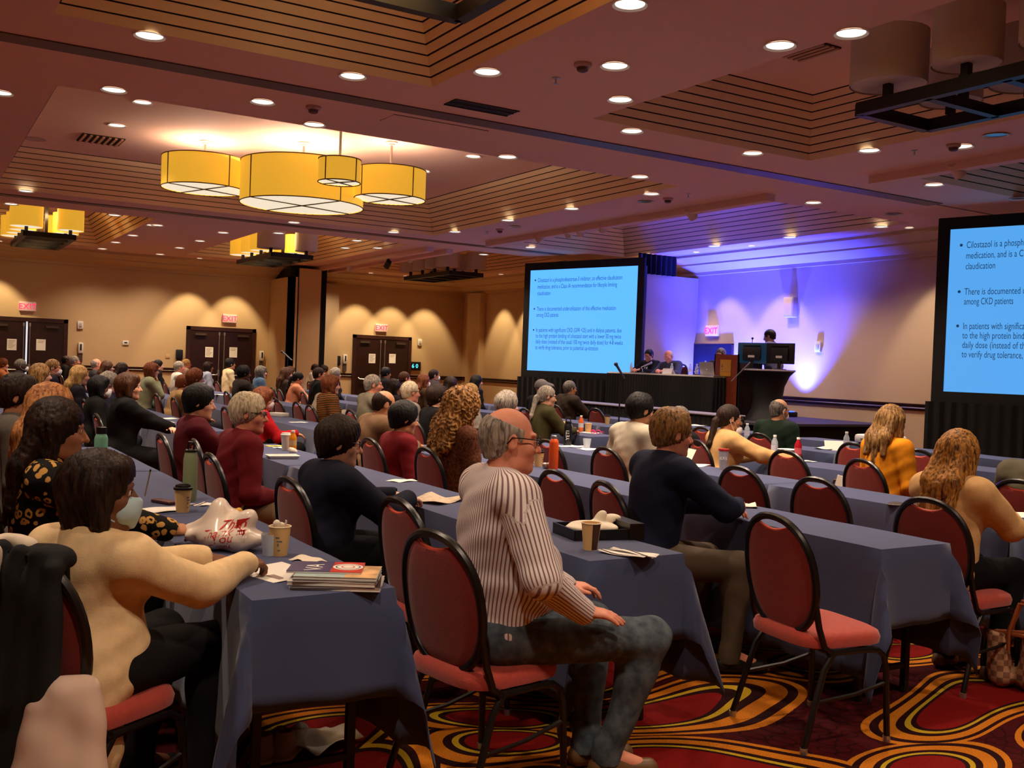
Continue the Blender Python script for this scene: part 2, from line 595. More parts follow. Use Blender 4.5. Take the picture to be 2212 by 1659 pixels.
double_door(1, 2.69, ajar=True)
double_door(2, 7.55)
double_door(3, 12.36)
d4 = bpy.data.objects.new('door_4', None); COL.objects.link(d4); d4['kind'] = 'structure'; d4.location = (-16.5, Y_S, 0)
m_ = MB(); m_.box((-0.58, -0.05, 0), (0.58, 0, 2.16)); m_.build('door_leaf', mat('black_opening', (10, 10, 14), 0.6), d4, False)
m_ = MB(); m_.box((-0.6, -0.06, 0), (-0.58, 0, 2.18)); m_.box((0.58, -0.06, 0), (0.6, 0, 2.18)); m_.box((-0.6, -0.06, 2.16), (0.6, 0, 2.18)); m_.build('door_frame', M_WOOD, d4, False)

# ---- wall fixtures
M_EXITRED = mat('exit_letters', (250, 40, 90), 0.4, emit=(250, 40, 95), estr=1.3)
M_EXITBOX = mat('exit_housing', (224, 196, 182), 0.5, emit=(224, 160, 150), estr=0.25)


def exit_sign(label, loc, rz):
    e = empty('exit_sign', loc, label, 'sign', rz, 'lit exit signs over the doors')
    m = MB(); m.rbox((-0.19, -0.07, -0.115), (0.19, 0.0, 0.115), 0.01); m.build('housing', M_EXITBOX, e)
    text_mesh('exit_letters', 'EXIT', 0.2, M_EXITRED, e, T(0, -0.073, -0.068) @ Matrix.Rotation(PI / 2, 4, 'X'), 'CENTER', 0.002)
    return e


exit_sign('red exit sign over the left-hand double door with the bright gap', (X_L, 2.69, 2.57), PI / 2)
exit_sign('red exit sign over the middle double door on the left wall', (X_L, 7.75, 2.55), PI / 2)
exit_sign('red exit sign over the double door nearest the left screen', (X_L, 12.3, 2.53), PI / 2)
exit_sign('exit sign washed in blue light over the black stage doorway', (-16.55, Y_S, 2.46), 0.0)

for yc, nm in ((2.69, 'left-hand'), (7.55, 'middle'), (12.36, 'right-hand')):
    for s, wd in ((-1, 'left'), (1, 'right')):
        m = MB(); m.box((0, -0.108, -0.14), (0.003, 0.108, 0.14))
        for k in range(6 if s < 0 else 2):
            m.box((0.003, -0.08, 0.09 - k * 0.035), (0.0035, 0.08 - 0.03 * (k % 3), 0.1 - k * 0.035), 1)
        o = m.build('paper_notice', [M_PAPER, mat('print_grey', (120, 110, 110), 0.9)], None, False)
        o.location = (X_L + 0.047, yc + s * 0.33, 1.6 + (0.02 if s > 0 else 0))
        tag(o, 'white paper notice taped to the %s leaf of the %s dark double door' % (wd, nm), 'notice', 'notices on the doors')


def sanitizer(y, z, label):
    e = empty('sanitizer_dispenser', (X_L, y, z), label, 'dispenser', PI / 2, 'wall sanitizer dispensers')
    m = MB(); m.rbox((-0.065, -0.1, -0.14), (0.065, 0, 0.14), 0.03); m.build('housing', M_WHITE, e)
    m = MB(); m.rbox((-0.02, -0.108, -0.06), (0.02, -0.1, 0.1), 0.012); m.build('window_slot', M_BLACK, e)
    m = MB(); m.box((-0.05, -0.07, -0.36), (0.05, 0, -0.15)); m.build('drip_tray', mat('smoke_plastic', (80, 66, 62), 0.4), e, False)


sanitizer(3.95, 1.58, 'white hand sanitizer dispenser beside the left-hand double door')
sanitizer(8.68, 1.55, 'white hand sanitizer dispenser right of the middle double door')
sanitizer(11.17, 1.55, 'white hand sanitizer dispenser left of the right-hand double door')


def strobe(loc, rz, label):
    e = empty('fire_strobe', loc, label, 'alarm', rz, 'wall alarm strobes')
    m = MB(); m.rbox((-0.07, -0.05, -0.1), (0.07, 0, 0.1), 0.012); m.build('housing', M_WHITE, e)
    m = MB(); m.rbox((-0.035, -0.065, -0.05), (0.035, -0.05, 0.05), 0.01); m.build('lens', mat('strobe_lens', (190, 180, 172), 0.2), e)


strobe((X_L, 3.93, 2.17), PI / 2, 'white fire alarm strobe beside the left-hand double door')
strobe((X_L, 13.6, 2.15), PI / 2, 'white fire alarm strobe beside the right-hand double door')
strobe((-13.58, Y_S, 2.12), 0, 'small alarm plate on the blue-lit wall right of the monitors')
e_ = empty('thermostat', (X_L, 5.05, 1.76), 'white thermostat with a dark display on the bare left wall', 'thermostat', PI / 2)
m_ = MB(); m_.rbox((-0.08, -0.03, -0.06), (0.08, 0, 0.06), 0.012); m_.build('housing', M_WHITE, e_)
m_ = MB(); m_.box((-0.035, -0.032, -0.012), (0.035, -0.03, 0.02)); m_.build('display', M_BLACK, e_, False)
m_ = MB(); m_.rbox((-0.06, -0.012, -0.06), (0.06, 0, 0.06), 0.006)
o_ = m_.build('switch_plate', M_WALL); o_.location = (X_L, 6.13, 1.45); o_.rotation_euler = (0, 0, PI / 2)
tag(o_, 'beige switch plate left of the middle double door', 'switch')
for y, lb in ((6.42, 'dark paper towel dispenser left of the middle double door'), (10.93, 'dark paper towel dispenser left of the right-hand double door')):
    e_ = empty('towel_dispenser', (X_L, y, 1.5), lb, 'dispenser', PI / 2, 'dark towel dispensers')
    m_ = MB(); m_.rbox((-0.09, -0.12, -0.14), (0.09, 0, 0.14), 0.03); m_.build('cover', mat('smoked_cover', (34, 36, 46), 0.25), e_)
    m_ = MB(); m_.rbox((-0.07, -0.1, -0.36), (0.07, 0, -0.14), 0.02); m_.build('lower_tank', mat('brown_tank', (110, 74, 60), 0.5), e_)
e_ = empty('timer_display', (X_L, 13.45, 1.42), 'black countdown display with two cyan digits beside the right-hand double door', 'display', PI / 2)
m_ = MB(); m_.rbox((-0.2, -0.05, -0.13), (0.2, 0, 0.13), 0.01); m_.build('casing', M_BLACK, e_)
M_CY = mat('cyan_digits', (60, 220, 240), 0.4, emit=(80, 225, 245), estr=2.0)
text_mesh('digits', '6 0', 0.17, M_CY, e_, T(0, -0.053, -0.055) @ Matrix.Rotation(PI / 2, 4, 'X'), 'CENTER', 0.002)
e_ = empty('wall_speaker', (-14.29, Y_S, 2.9), 'small box loudspeaker mounted high on the blue-lit wall', 'speaker')
m_ = MB(); m_.rbox((-0.13, -0.14, -0.2), (0.13, 0, 0.2), 0.015); m_.build('cabinet', M_WALL, e_)
m_ = MB(); m_.rbox((-0.11, -0.15, -0.17), (0.11, -0.14, 0.17), 0.01); m_.build('grille', M_WALL, e_)

# ------------------------------------------------------------------ downlights
LIT = {
    'beside the near slatted coffer': [(323, 76), (762, 163), (1053, 154), (1361, 8)],
    'in the ceiling strip in front of the big pendant coffer': [(0, 199), (246, 193), (679, 268), (1096, 338)],
    'along the left edge of the brown slatted coffer': [(1340, 214), (1365, 282), (1626, 330), (1685, 97)],
    'around the right-hand slatted coffer': [(1878, 324), (2018, 398), (1839, 70)],
    'at the right end of the big pendant coffer': [(1382, 381), (1407, 418), (1235, 450), (1097, 475)],
    'around the blue-lit stage coffer': [(1567, 440), (1757, 437), (1388, 471), (1258, 492), (1903, 489), (1706, 512), (1543, 531), (1407, 550), (1119, 515), (1146, 534)],
    'along the strip behind the big pendant coffer': [(56, 412), (24, 440), (247, 464), (340, 486), (850, 501), (635, 480), (983, 500), (602, 503), (771, 519), (1045, 549)],
    'above the far left tables': [(329, 486), (287, 508), (250, 523), (221, 537), (388, 535), (432, 520), (482, 502), (346, 549), (746, 535), (816, 535), (936, 549), (893, 557), (860, 562), (792, 573), (732, 582), (401, 559)],
}
LIT_UP = [(308, 220), (253, 270), (413, 331), (914, 369), (1022, 337), (588, 338)]
UNLIT = [(2152, 291), (2201, 428), (1930, 462), (1395, 435), (1113, 489)]


def px_dir(x, y):
    return _f + _r2 * ((x - 1106) / 2182.0) - _u2 * ((y - 829.5) / 2182.0)


def px_z(x, y, z):
    d = px_dir(x, y)
    t = (z - CAM_H) / d.z
    return d.x * t, d.y * t


mb_ = MB(); mb_.lathe([(0.128, -0.012), (0.122, -0.016), (0.105, -0.004), (0.1, -0.001)], 24, cap=False)
DL0 = empty('ceiling_downlight', (0, 0, 0), '', 'downlight', 0, 'round recessed ceiling downlights')
mb_.build('trim_ring', M_WHITE, DL0)
mb_ = MB(); mb_.poly([(0.104 * math.cos(2 * PI * k / 24), -0.104 * math.sin(2 * PI * k / 24), -0.003) for k in range(24)], [tuple(range(24))])
mb_.build('lens', M_GLOW, DL0, False)
first = [True]


def downlight(x, y, z, label, src=DL0):
    if src is DL0 and first[0]:
        o = DL0; first[0] = False
    else:
        o = copy_tree(src)
    o.location = (x, y, z); o['label'] = label
    return o


NDL = 0
for where, pts in LIT.items():
    wp = sorted([px_z(px, py, Z_C) for px, py in pts], key=lambda q: q[0] ** 2 + q[1] ** 2)
    for i, (x, y) in enumerate(wp):
        if not (X_L + 0.3 < x < X_R and Y_B < y < Y_S - 0.2):
            continue
        n = ORD[i] if i < 12 else '%dth' % (i + 1)
        downlight(x, y, Z_C, 'lit round downlight %s, %s from the camera' % (where, n))
        add_light('downlight_lamp', 'SPOT', (x, y, Z_C - 0.05), SPOT_W, WARM, size=0.09, angle=125)
        NDL += 1
for i, (px, py) in enumerate(LIT_UP):
    x, y = px_z(px, py, Z_U)
    downlight(x, y, Z_U, 'lit round downlight in the raised ceiling over the big drum pendants, %s from the left' % ORD[i])
    add_light('downlight_lamp', 'SPOT', (x, y, Z_U - 0.05), SPOT_W, WARM, size=0.09, angle=110)
# lamps the frame does not show keep the near rows lit
for (x, y) in [(-9.9, 3.0), (-6.8, 5.0), (-4.0, 5.0), (-1.0, 5.0), (-6.8, 9.6), (-4.0, 9.6), (-1.2, 0.3), (-4.5, 0.3), (-7.5, -0.4), (-1.0, 2.4), (1.5, 4.5), (-14.0, 0.4), (-17, 0.4), (-22, 0.3)]:
    downlight(x, y, Z_C, 'lit round downlight in the flat ceiling beyond the picture, at %.0f by %.0f steps' % (-x, y + 6))
    add_light('downlight_lamp', 'SPOT', (x, y, Z_C - 0.05), SPOT_W * 1.2, WARM, size=0.09, angle=125)
UL = empty('unlit_downlight', (0, 0, 0), 'unlit round downlight with a pale ring', 'downlight', 0, 'unlit ceiling downlights')
m_ = MB(); m_.lathe([(0.128, -0.012), (0.122, -0.016), (0.105, -0.004), (0.1, -0.001)], 24, cap=False); m_.build('trim_ring', M_WHITE, UL)
m_ = MB(); m_.poly([(0.104 * math.cos(2 * PI * k / 24), -0.104 * math.sin(2 * PI * k / 24), -0.003) for k in range(24)], [tuple(range(24))]); m_.build('lens', mat('dark_lens', (40, 44, 60), 0.15), UL, False)
ul_names = ['below the large unlit chandelier at the right', 'just above the right-hand screen', 'near the right end of the stage coffer', 'beside the beam with the track spots', 'left of the row of track spots']
for i, (px, py) in enumerate(UNLIT):
    x, y = px_z(px, py, Z_C)
    o = UL if i == 0 else copy_tree(UL)
    o.location = (x, y, Z_C); o['label'] = 'unlit round downlight with a pale ring, ' + ul_names[i]

# wall washers: small lamps in the ceiling edge that scallop the walls
WASH = [('left', y) for y in (0.9, 1.95, 6.65, 7.84, 11.5, 12.6, 13.75)] + [('front', x) for x in (-25.5, -24.1, -20.5, -16.1, -14.5, -10.9, -8.0)]
WL = None
for i, (side, t) in enumerate(WASH):
    if side == 'left':
        loc = (X_L + 0.98, t, Z_C); dr = (-0.36, 0, -1)
    else:
        loc = (t, Y_S - 0.98, Z_C); dr = (0, 0.36, -1)
    if WL is None:
        WL = empty('wall_washer', loc, '', 'downlight', 0, 'small wall-washing downlights')
        m_ = MB(); m_.lathe([(0.08, -0.01), (0.075, -0.014), (0.062, -0.003), (0.06, -0.001)], 20, cap=False); m_.build('trim_ring', M_WHITE, WL)
        m_ = MB(); m_.poly([(0.064 * math.cos(2 * PI * k / 20), -0.064 * math.sin(2 * PI * k / 20), -0.003) for k in range(20)], [tuple(range(20))]); m_.build('lens', M_GLOW, WL, False)
        o = WL
    else:
        o = copy_tree(WL)
    o.location = loc
    o['label'] = 'small ceiling lamp washing the %s wall, %s along it' % ('left' if side == 'left' else 'stage', ORD[i if i < 7 else i - 7])
    add_light('wall_washer_lamp', 'SPOT', (loc[0], loc[1], Z_C - 0.03), WASH_W * (1.0 if side == 'left' or t < -18 else 0.45), (1.0, 0.76, 0.45) if side == 'left' or t < -18 else (1, 0.85, 0.78), dr, 0.04, 62, 0.5)

# blue up-lights on the stage floor
M_LEDLENS = mat('blue_led_lens', (40, 60, 255), 0.3, emit=(30, 70, 255), estr=6)
LL = None
for i, (x, lb) in enumerate(((-15.7, 'behind the head table'), (-14.75, 'behind the wooden lectern'), (-13.88, 'right of the cocktail table'), (-12.24, 'behind the yellow sweater woman'), (-16.75, 'beside the alcove wall'))):
    if LL is None:
        LL = empty('stage_uplight', (0, 0, 0), '', 'uplight', 0, 'blue stage up-lights')
        m_ = MB(); m_.rbox((-0.1, -0.1, 0), (0.1, 0.1, 0.1), 0.02); m_.build('housing', M_BLACK, LL)
        m_ = MB(); m_.lathe([(0.08, 0.1), (0.078, 0.112), (0.001, 0.114)], 20); m_.build('lens', M_LEDLENS, LL)
        o = LL
    else:
        o = copy_tree(LL)
    z0 = 0.75 if x < -12.3 else 0.0
    o.location = (x, 14.72, z0); o['label'] = 'small blue LED up-light on the floor against the front wall ' + lb
    add_light('stage_uplight_lamp', 'SPOT', (x, 14.72, z0 + 0.13), LED_W * (0.5 if i in (1, 4) else 1.0), LED_C, (0, 0.13, 1), 0.04, 82, 1.0)

# ------------------------------------------------------------------ other ceiling things
M_DET = mat('detector_plastic', (186, 150, 140), 0.6)


def detector(px, py, label):
    x, y = px_z(px, py, Z_C)
    e = empty('smoke_detector', (x, y, Z_C), label, 'detector', 0, 'ceiling smoke detectors')
    m = MB(); m.lathe([(0.075, 0), (0.075, -0.02), (0.06, -0.035)], 20); m.build('base', M_DET, e)
    m = MB(); m.lathe([(0.05, -0.035), (0.046, -0.06), (0.03, -0.07)], 20); m.build('chamber', mat('detector_dark', (92, 62, 56), 0.6), e)


for p in ((1259, 137, 'smoke detector in the flat ceiling right of the near coffer'), (677, 230, 'smoke detector in the strip over the big pendants'), (2060, 312, 'smoke detector below the right-hand chandelier'), (1443, 428, 'smoke detector near the beam of track spots'), (1080, 495, 'smoke detector at the right end of the pendant coffer')):
    detector(*p)


def sprinkler(px, py, label, z=Z_C):
    x, y = px_z(px, py, z)
    e = empty('sprinkler_head', (x, y, z), label, 'sprinkler', 0, 'ceiling sprinkler heads')
    m = MB(); m.lathe([(0.035, 0), (0.035, -0.006), (0.012, -0.012)], 14); m.build('escutcheon', M_STEEL, e)
    m = MB(); m.cyl((0, 0, -0.01), (0, 0, -0.05), 0.008); m.lathe([(0.022, -0.052), (0.022, -0.056)], 12); m.build('deflector', M_STEEL, e)


for p in ((1201, 168, 'sprinkler head in the flat ceiling left of the brown coffer'), (1976, 325, 'sprinkler head left of the right-hand smoke detector'), (1053, 500, 'sprinkler head at the corner of the pendant coffer'), (1487, 418, 'sprinkler head beside the track-spot beam')):
    sprinkler(*p)


def slot_vent(p0, p1, width, label):
    (x0, y0), (x1, y1) = px_z(*p0, Z_C), px_z(*p1, Z_C)
    e = empty('slot_vent', ((x0 + x1) / 2, (y0 + y1) / 2, Z_C), label, 'vent')
    L = abs(y1 - y0)
    m = MB(); m.box((-width / 2, -L / 2, -0.006), (width / 2, L / 2, -0.001)); m.build('opening', mat('vent_dark', (24, 14, 14), 0.8), e, False)
    m = MB()
    for k in range(3):
        x = -width / 2 + width * k / 2
        m.box((x - 0.006, -L / 2, -0.012), (x + 0.006, L / 2, -0.006))
    m.build('blade', mat('vent_blade', (50, 32, 30), 0.6), e, False)


slot_vent((975, 217), (1105, 246), 0.24, 'long dark slot vent in the flat ceiling in front of the pendants')
e_ = empty('ceiling_hatch', (*px_z(940, 271, Z_C), Z_C), 'shallow access panel in the ceiling strip over the pendants', 'hatch')
m_ = MB(); m_.box((-0.16, -0.55, -0.006), (0.16, 0.55, -0.001)); m_.build('panel', M_CEIL, e_, False)
m_ = MB(); m_.box((-0.17, -0.56, -0.003), (-0.16, 0.56, -0.0005)); m_.box((0.16, -0.56, -0.003), (0.17, 0.56, -0.0005)); m_.build('seam', M_GAP, e_, False)


def diffuser(px, py, z, size, label):
    x, y = px_z(px, py, z)
    e = empty('ceiling_vent', (x, y, z), label, 'vent', 0, 'square ceiling vents')
    m = MB(); m.box((-size, -size, -0.015), (size, size, -0.001)); m.build('backing', M_GAP, e, False)
    m = MB()
    for k in range(7):
        a = -size + 2 * size * (k + 0.5) / 7
        m.box((-size, a - 0.02, -0.03), (size, a + 0.015, -0.012))
    m.build('louvre', mat('vent_paint', (196, 150, 120), 0.6), e, False)


diffuser(218, 301, Z_U, 0.3, 'square louvred vent in the raised ceiling left of the drum pendants')
diffuser(1735, 105, Z_U, 0.25, 'square louvred vent in the raised ceiling of the brown coffer')
e_ = empty('flush_speaker', (*px_z(75, 300, Z_U), Z_U), 'flush round ceiling loudspeaker left of the square vent', 'speaker')
m_ = MB(); m_.lathe([(0.16, 0), (0.16, -0.008), (0.14, -0.012)], 24); m_.build('grille', M_DET, e_)

# track spots on the boxed beams
M_CAN = mat('track_can', (214, 190, 172), 0.5)


def track_head(px, py, zz, yaw, tilt, label, lit=False, dark=False):
    y = zz
    d_ = px_dir(px, py); k_ = y / d_.y
    x, zz = d_.x * k_, CAM_H + d_.z * k_
    e = empty('track_spot', (x, y, zz), label, 'spotlight', yaw, 'track spotlights on the beams')
    mm = MATS['black_metal'] if dark else M_CAN
    m = MB(); m.box((-0.02, -0.06, 0.1), (0.02, 0.06, Z_C - 0.1 - zz)); m.cyl((0, 0, 0.02), (0, 0, 0.12), 0.012); m.build('bracket', mm, e, False)
    m = MB(); m.lathe([(0.045, 0.09), (0.065, 0.08), (0.072, 0.0), (0.072, -0.1), (0.066, -0.1), (0.06, -0.07), (0.001, -0.07)], 20, M=Matrix.Rotation(tilt, 4, 'X'))
    m.build('can', mm, e)
    m = MB(); m.lathe([(0.058, -0.072), (0.001, -0.074)], 16, M=Matrix.Rotation(tilt, 4, 'X'))
    m.build('lamp', M_GLOW if lit else M_BLACK, e)


for px, py, yaw, lb, lit, dk in ((1168, 514, 2.4, 'lit track spot at the left end of the stage beam', True, False), (1225, 500, 0.4, 'second track spot from the left on the stage beam', False, False),
                                 (1252, 497, 0.6, 'third track spot from the left on the stage beam', False, False), (1302, 488, 0.8, 'fourth track spot from the left on the stage beam', False, False),
                                 (1492, 460, 0.2, 'track spot alone near the right end of the stage beam', False, False), (2066, 364, 0.0, 'large track spot on the beam at the right edge', False, False),
                                 (885, 557, 1.0, 'pale track spot over the unlit far chandelier', False, False), (838, 570, 1.6, 'black track spot left of the unlit far chandelier', False, True), (755, 578, 3.0, 'track spot pointing down near the folding partition', False, False)):
    track_head(px, py, (10.26 if px < 1600 else 10.28) if px > 1000 else (10.28 if px > 850 else 9.8), yaw, math.radians(50 if 'down' not in lb else 5), lb, lit, dk)

# ------------------------------------------------------------------ big drum pendants
M_SHADE = mat('lit_yellow_shade', (236, 186, 70), 0.8, emit=(228, 176, 50), estr=0.72 * SHADE_S)
M_DIFF = mat('lit_white_diffuser', (250, 240, 215), 0.8, emit=(250, 238, 208), estr=0.85 * SHADE_S)
M_RIB = mat('shade_rib', (92, 66, 30), 0.6)


def drum(x, y, r, z0, z1, label, rib0):
    e = empty('drum_pendant', (x, y, Z_U), label, 'pendant lamp', 0, 'large yellow drum pendants')
    zc0, zc1 = z0 - Z_U, z1 - Z_U
    n = 48
    m = MB(); m.lathe([(r, zc0), (r, zc1)], n, cap=False); m.lathe([(r - 0.006, zc1), (r - 0.006, zc0)], n, cap=False); m.build('shade', M_SHADE, e)
    m = MB(); m.lathe([(r - 0.01, zc0 + 0.01), (0.001, zc0 + 0.012)], n, cap=False); m.build('diffuser', M_DIFF, e)
    m = MB()
    for k in range(4):
        a = rib0 + k * PI / 2
        c, s = math.cos(a), math.sin(a)
        m.tube([(r * 1.004 * c, r * 1.004 * s, zc1), (r * 1.004 * c, r * 1.004 * s, zc0), (0, 0, zc0 + 0.002)], 0.009, 6)
    for z in (zc0, zc1):
        m.tube([(r * 1.003 * math.cos(2 * PI * k / 40), r * 1.003 * math.sin(2 * PI * k / 40), z) for k in range(40)], 0.008, 6, closed=True)
    m.build('rib', M_RIB, e)
    m = MB(); m.cyl((0, 0, 0), (0, 0, zc0 + 0.1), 0.018, n=10); m.build('stem', M_STEEL, e)
    m = MB(); m.lathe([(0.09, 0), (0.09, -0.02), (0.05, -0.03), (0.05, -0.05)], 20); m.build('canopy', M_WHITE, e)
    add_light('pendant_bulb', 'POINT', (x, y, z1 - 0.08), 85 * r * r + 12, (1.0, 0.92, 0.80), size=0.12)


drum(-15.3, 3.8, 0.61, 3.98, 4.43, 'yellow drum pendant at the left of the group of four', 0.35)
drum(-14.4, 5.0, 0.89, 3.77, 4.37, 'largest yellow drum pendant in the middle of the group of four', 0.3)
drum(-12.6, 4.87, 0.275, 3.85, 4.15, 'smallest yellow drum pendant hanging in front of the largest', 0.5)
drum(-13.5, 6.0, 0.51, 3.87, 4.29, 'yellow drum pendant at the right of the group of four', 0.25)

# ------------------------------------------------------------------ ladder-frame chandeliers with cylinder shades
M_CHF = mat('chandelier_frame', (22, 14, 10), 0.45)
M_CREAM = mat('unlit_shade', (216, 200, 180), 0.85)


def chandelier(xc, yc, label, lit, zu=3.7):
    e = empty('ladder_chandelier', (xc, yc, zu), label, 'chandelier', 0, 'rectangular frame chandeliers')
    hx, hy, hz = 1.3, 0.44, 0.1
    m = MB()
    for s in (-1, 1):
        m.box((-hx, s * hy - 0.04, 0), (hx, s * hy + 0.04, hz))
        m.box((s * hx - 0.04, -hy, 0), (s * hx + 0.04, hy, hz))
    for k in range(-1, 2):
        m.box((k * 0.65 - 0.035, -hy, 0), (k * 0.65 + 0.035, hy, hz * 0.8))
    m.build('frame', M_CHF, e, False)
    m = MB()
    for x in (-0.65, 0.65):
        m.box((x - 0.03, -0.03, hz * 0.5), (x + 0.03, 0.03, Z_U - zu))
    m.build('hanger', M_CHF, e, False)
    sm = M_SHADE if lit else M_CREAM
    k = 0
    for sx in (-1.05, -0.35, 0.35, 1.05):
        for sy in (-0.4, 0.4):
            h = 0.42
            z0 = hz + 0.1
            M = Matrix.Translation((sx, sy, 0))
            r = 0.25 if k % 3 else 0.3
            if lit == 2 and sx > 0.5:
                sm2, dm = M_CREAM, M_CREAM
            else:
                sm2, dm = sm, (M_DIFF if lit else M_CREAM)
            m = MB(); m.lathe([(r, z0), (r, z0 + h)], 32, M=M, cap=False); m.lathe([(r - 0.005, z0 + h), (r - 0.005, z0)], 32, M=M, cap=False); sh = m.build('shade', sm2, e)
            m = MB(); m.lathe([(r - 0.01, z0 + 0.01), (0.001, z0 + 0.012)], 32, M=M, cap=False); m.build('diffuser', dm, sh)
            m = MB(); m.box((sx - 0.03, sy - 0.03, hz), (sx + 0.03, sy + 0.03, z0 + 0.06)); m.build('stem', M_CHF, sh, False)
            k += 1
    if lit:
        for sx in (-0.7, 0.7):
            add_light('chandelier_bulb', 'POINT', (xc + sx, yc, zu + 0.5), 26, (1.0, 0.78, 0.4), size=0.15)
    return e


chandelier(-23.0, 2.45, 'yellow-shaded frame chandelier at the far left', 1)
chandelier(-22.7, 7.25, 'yellow-shaded frame chandelier in front of the folding partition', 2)
chandelier(-23.2, 11.85, 'unlit white-shaded frame chandelier left of the near screen', 0)
chandelier(-4.42, 7.15, 'unlit frame chandelier hanging close at the upper right corner', 0)
chandelier(-4.45, 2.55, 'frame chandelier cut off by the top edge over the near coffer', 1)
# ------------------------------------------------------------------ stage
ZS = 0.75
m_ = MB(); m_.box((-17.05, 12.0, ZS - 0.04), (-11.8, 15.05, ZS)); m_.box((-16.95, 12.08, 0.02), (-11.9, 15.0, ZS - 0.04), 1)
o_ = m_.build('stage_platform', [mat('stage_carpet', (56, 48, 62), 0.9), M_BLACKCLOTH], None, False)
tag(o_, 'low dark stage platform with black skirting against the blue-lit wall', 'stage')


def pleats(mb, path, z0, z1, amp=0.018, pitch=0.09, mi=0, n_per=6, bot=1.35):
    """a pleated cloth panel hung along a polyline"""
    top, botm = [], []
    for (ax, ay), (bx, by) in zip(path[:-1], path[1:]):
        L = math.hypot(bx - ax, by - ay)
        n = max(2, int(L / pitch * n_per))
        nx, ny = (by - ay) / L, -(bx - ax) / L
        for k in range(n + 1):
            t = k / n
            s = math.sin(2 * PI * t * L / pitch) * (1 + 0.4 * math.sin(t * L * 5.3))
            d = amp * s
            x, y = ax + (bx - ax) * t, ay + (by - ay) * t
            top.append((x + nx * d * 0.6, y + ny * d * 0.6, z1)); botm.append((x + nx * d * bot, y + ny * d * bot, z0))
    mb.loft([botm, top], mi, False, False, closed=False)


# projection screens -------------------------------------------------
M_SLIDE_L = mat('slide_light_left', (100, 194, 250), 0.9, emit=(98, 194, 255), estr=1.0 * SCREEN_S)
M_SLIDE_R = mat('slide_light_right', (90, 170, 238), 0.9, emit=(88, 172, 240), estr=0.97 * SCREEN_S)
for _m, _c in ((M_SLIDE_L, (0.125, 0.54, 1.45, 1)), (M_SLIDE_R, (0.095, 0.40, 0.90, 1))):
    base(_m).inputs['Emission Color'].default_value = _c
    base(_m).inputs['Base Color'].default_value = (0.02, 0.02, 0.02, 1)
M_SLIDETXT = mat('slide_text_navy', (24, 52, 92), 0.9, emit=(24, 56, 98), estr=0.9)
M_BORDER = mat('screen_border', (10, 10, 12), 0.7)
LINES = [(0.10, 'Cilostazol is a phosphodiesterase-3 inhibitor, an effective claudication', 0.79, 1), (0.165, 'medication, and is a Class IA recommendation for lifestyle limiting', 0.745, 0), (0.23, 'claudication', 0.13, 0),
         (0.385, 'There is documented underutilization of this effective medication', 0.745, 1), (0.445, 'among CKD patients', 0.215, 0),
         (0.595, 'In patients with significant CKD (GFR <25) and in dialysis patients, due', 0.80, 1), (0.652, 'to the high protein binding of cilostazol start with a lower 50 mg twice', 0.80, 0), (0.71, 'daily dose (instead of the usual 100 mg twice daily dose) for 4-8 weeks', 0.815, 0), (0.767, 'to verify drug tolerance, prior to potential up-titration', 0.60, 0)]


def screen(xc, yc, rz, z0, z1, W, sm, label):
    e = empty('projection_screen', (xc, yc, 0), label, 'screen', rz, 'projection screens beside the stage')
    H = z1 - z0
    b = 0.17
    m = MB(); m.box((-W / 2, -0.02, z0), (W / 2, -0.012, z1)); pic = m.build('slide', sm, e, False)
    m = MB()
    m.box((-W / 2 - b, -0.03, z0 - b), (-W / 2, 0.02, z1 + b)); m.box((W / 2, -0.03, z0 - b), (W / 2 + b, 0.02, z1 + b))
    m.box((-W / 2, -0.03, z1), (W / 2, 0.02, z1 + b)); m.box((-W / 2, -0.03, z0 - b), (W / 2, 0.02, z0)); m.box((-W / 2, -0.01, z0), (W / 2, 0.02, z1))
    m.build('frame_border', M_BORDER, e, False)
    m = MB(); pleats(m, [(-W / 2 - b - 0.05, -0.1), (W / 2 + b + 0.05, -0.1)], 0.02, z0 - b + 0.02, 0.02, 0.16)
    m.build('dress_skirt', M_BLACKCLOTH, e)
    m = MB()
    for s in (-1, 1):
        x = s * (W / 2 + b - 0.06)
        m.box((x - 0.04, 0.02, 0.0), (x + 0.04, 0.1, z1)); m.box((x - 0.04, -0.06, 0.0), (x + 0.04, 0.6, 0.06))
    m.build('leg', M_BLACK, e, False)
    RX = Matrix.Rotation(PI / 2, 4, 'X')
    for fy, body, fw, bul in LINES:
        o = text_mesh('slide_text', body, 0.135, M_SLIDETXT, pic, Matrix.Identity(4))
        xsn = [v.co.x for v in o.data.vertices]
        k = fw * W / (max(xsn) - min(xsn))
        x0 = -W / 2 + 0.075 * W
        o.matrix_local = T(x0, -0.0215, z1 - fy * H - 0.045) @ RX @ Matrix.Scale(k, 4, (1, 0, 0))
        if bul:
            m = MB(); m.lathe([(0.021, 0), (0.021, 0.002)], 12); bl = m.build('slide_bullet', M_SLIDETXT, pic, False)
            bl.matrix_local = T(x0 - 0.07, -0.0215, z1 - fy * H) @ RX
    return e


screen(-18.3, 12.8, math.radians(17.2), 1.45, 3.74, 2.98, M_SLIDE_L, 'projection screen left of the stage showing the whole slide of three bullets')
screen(-7.75, 13.27, math.radians(16.5), 1.40, 3.72, 3.03, M_SLIDE_R, 'projection screen at the right edge showing the cut-off slide')
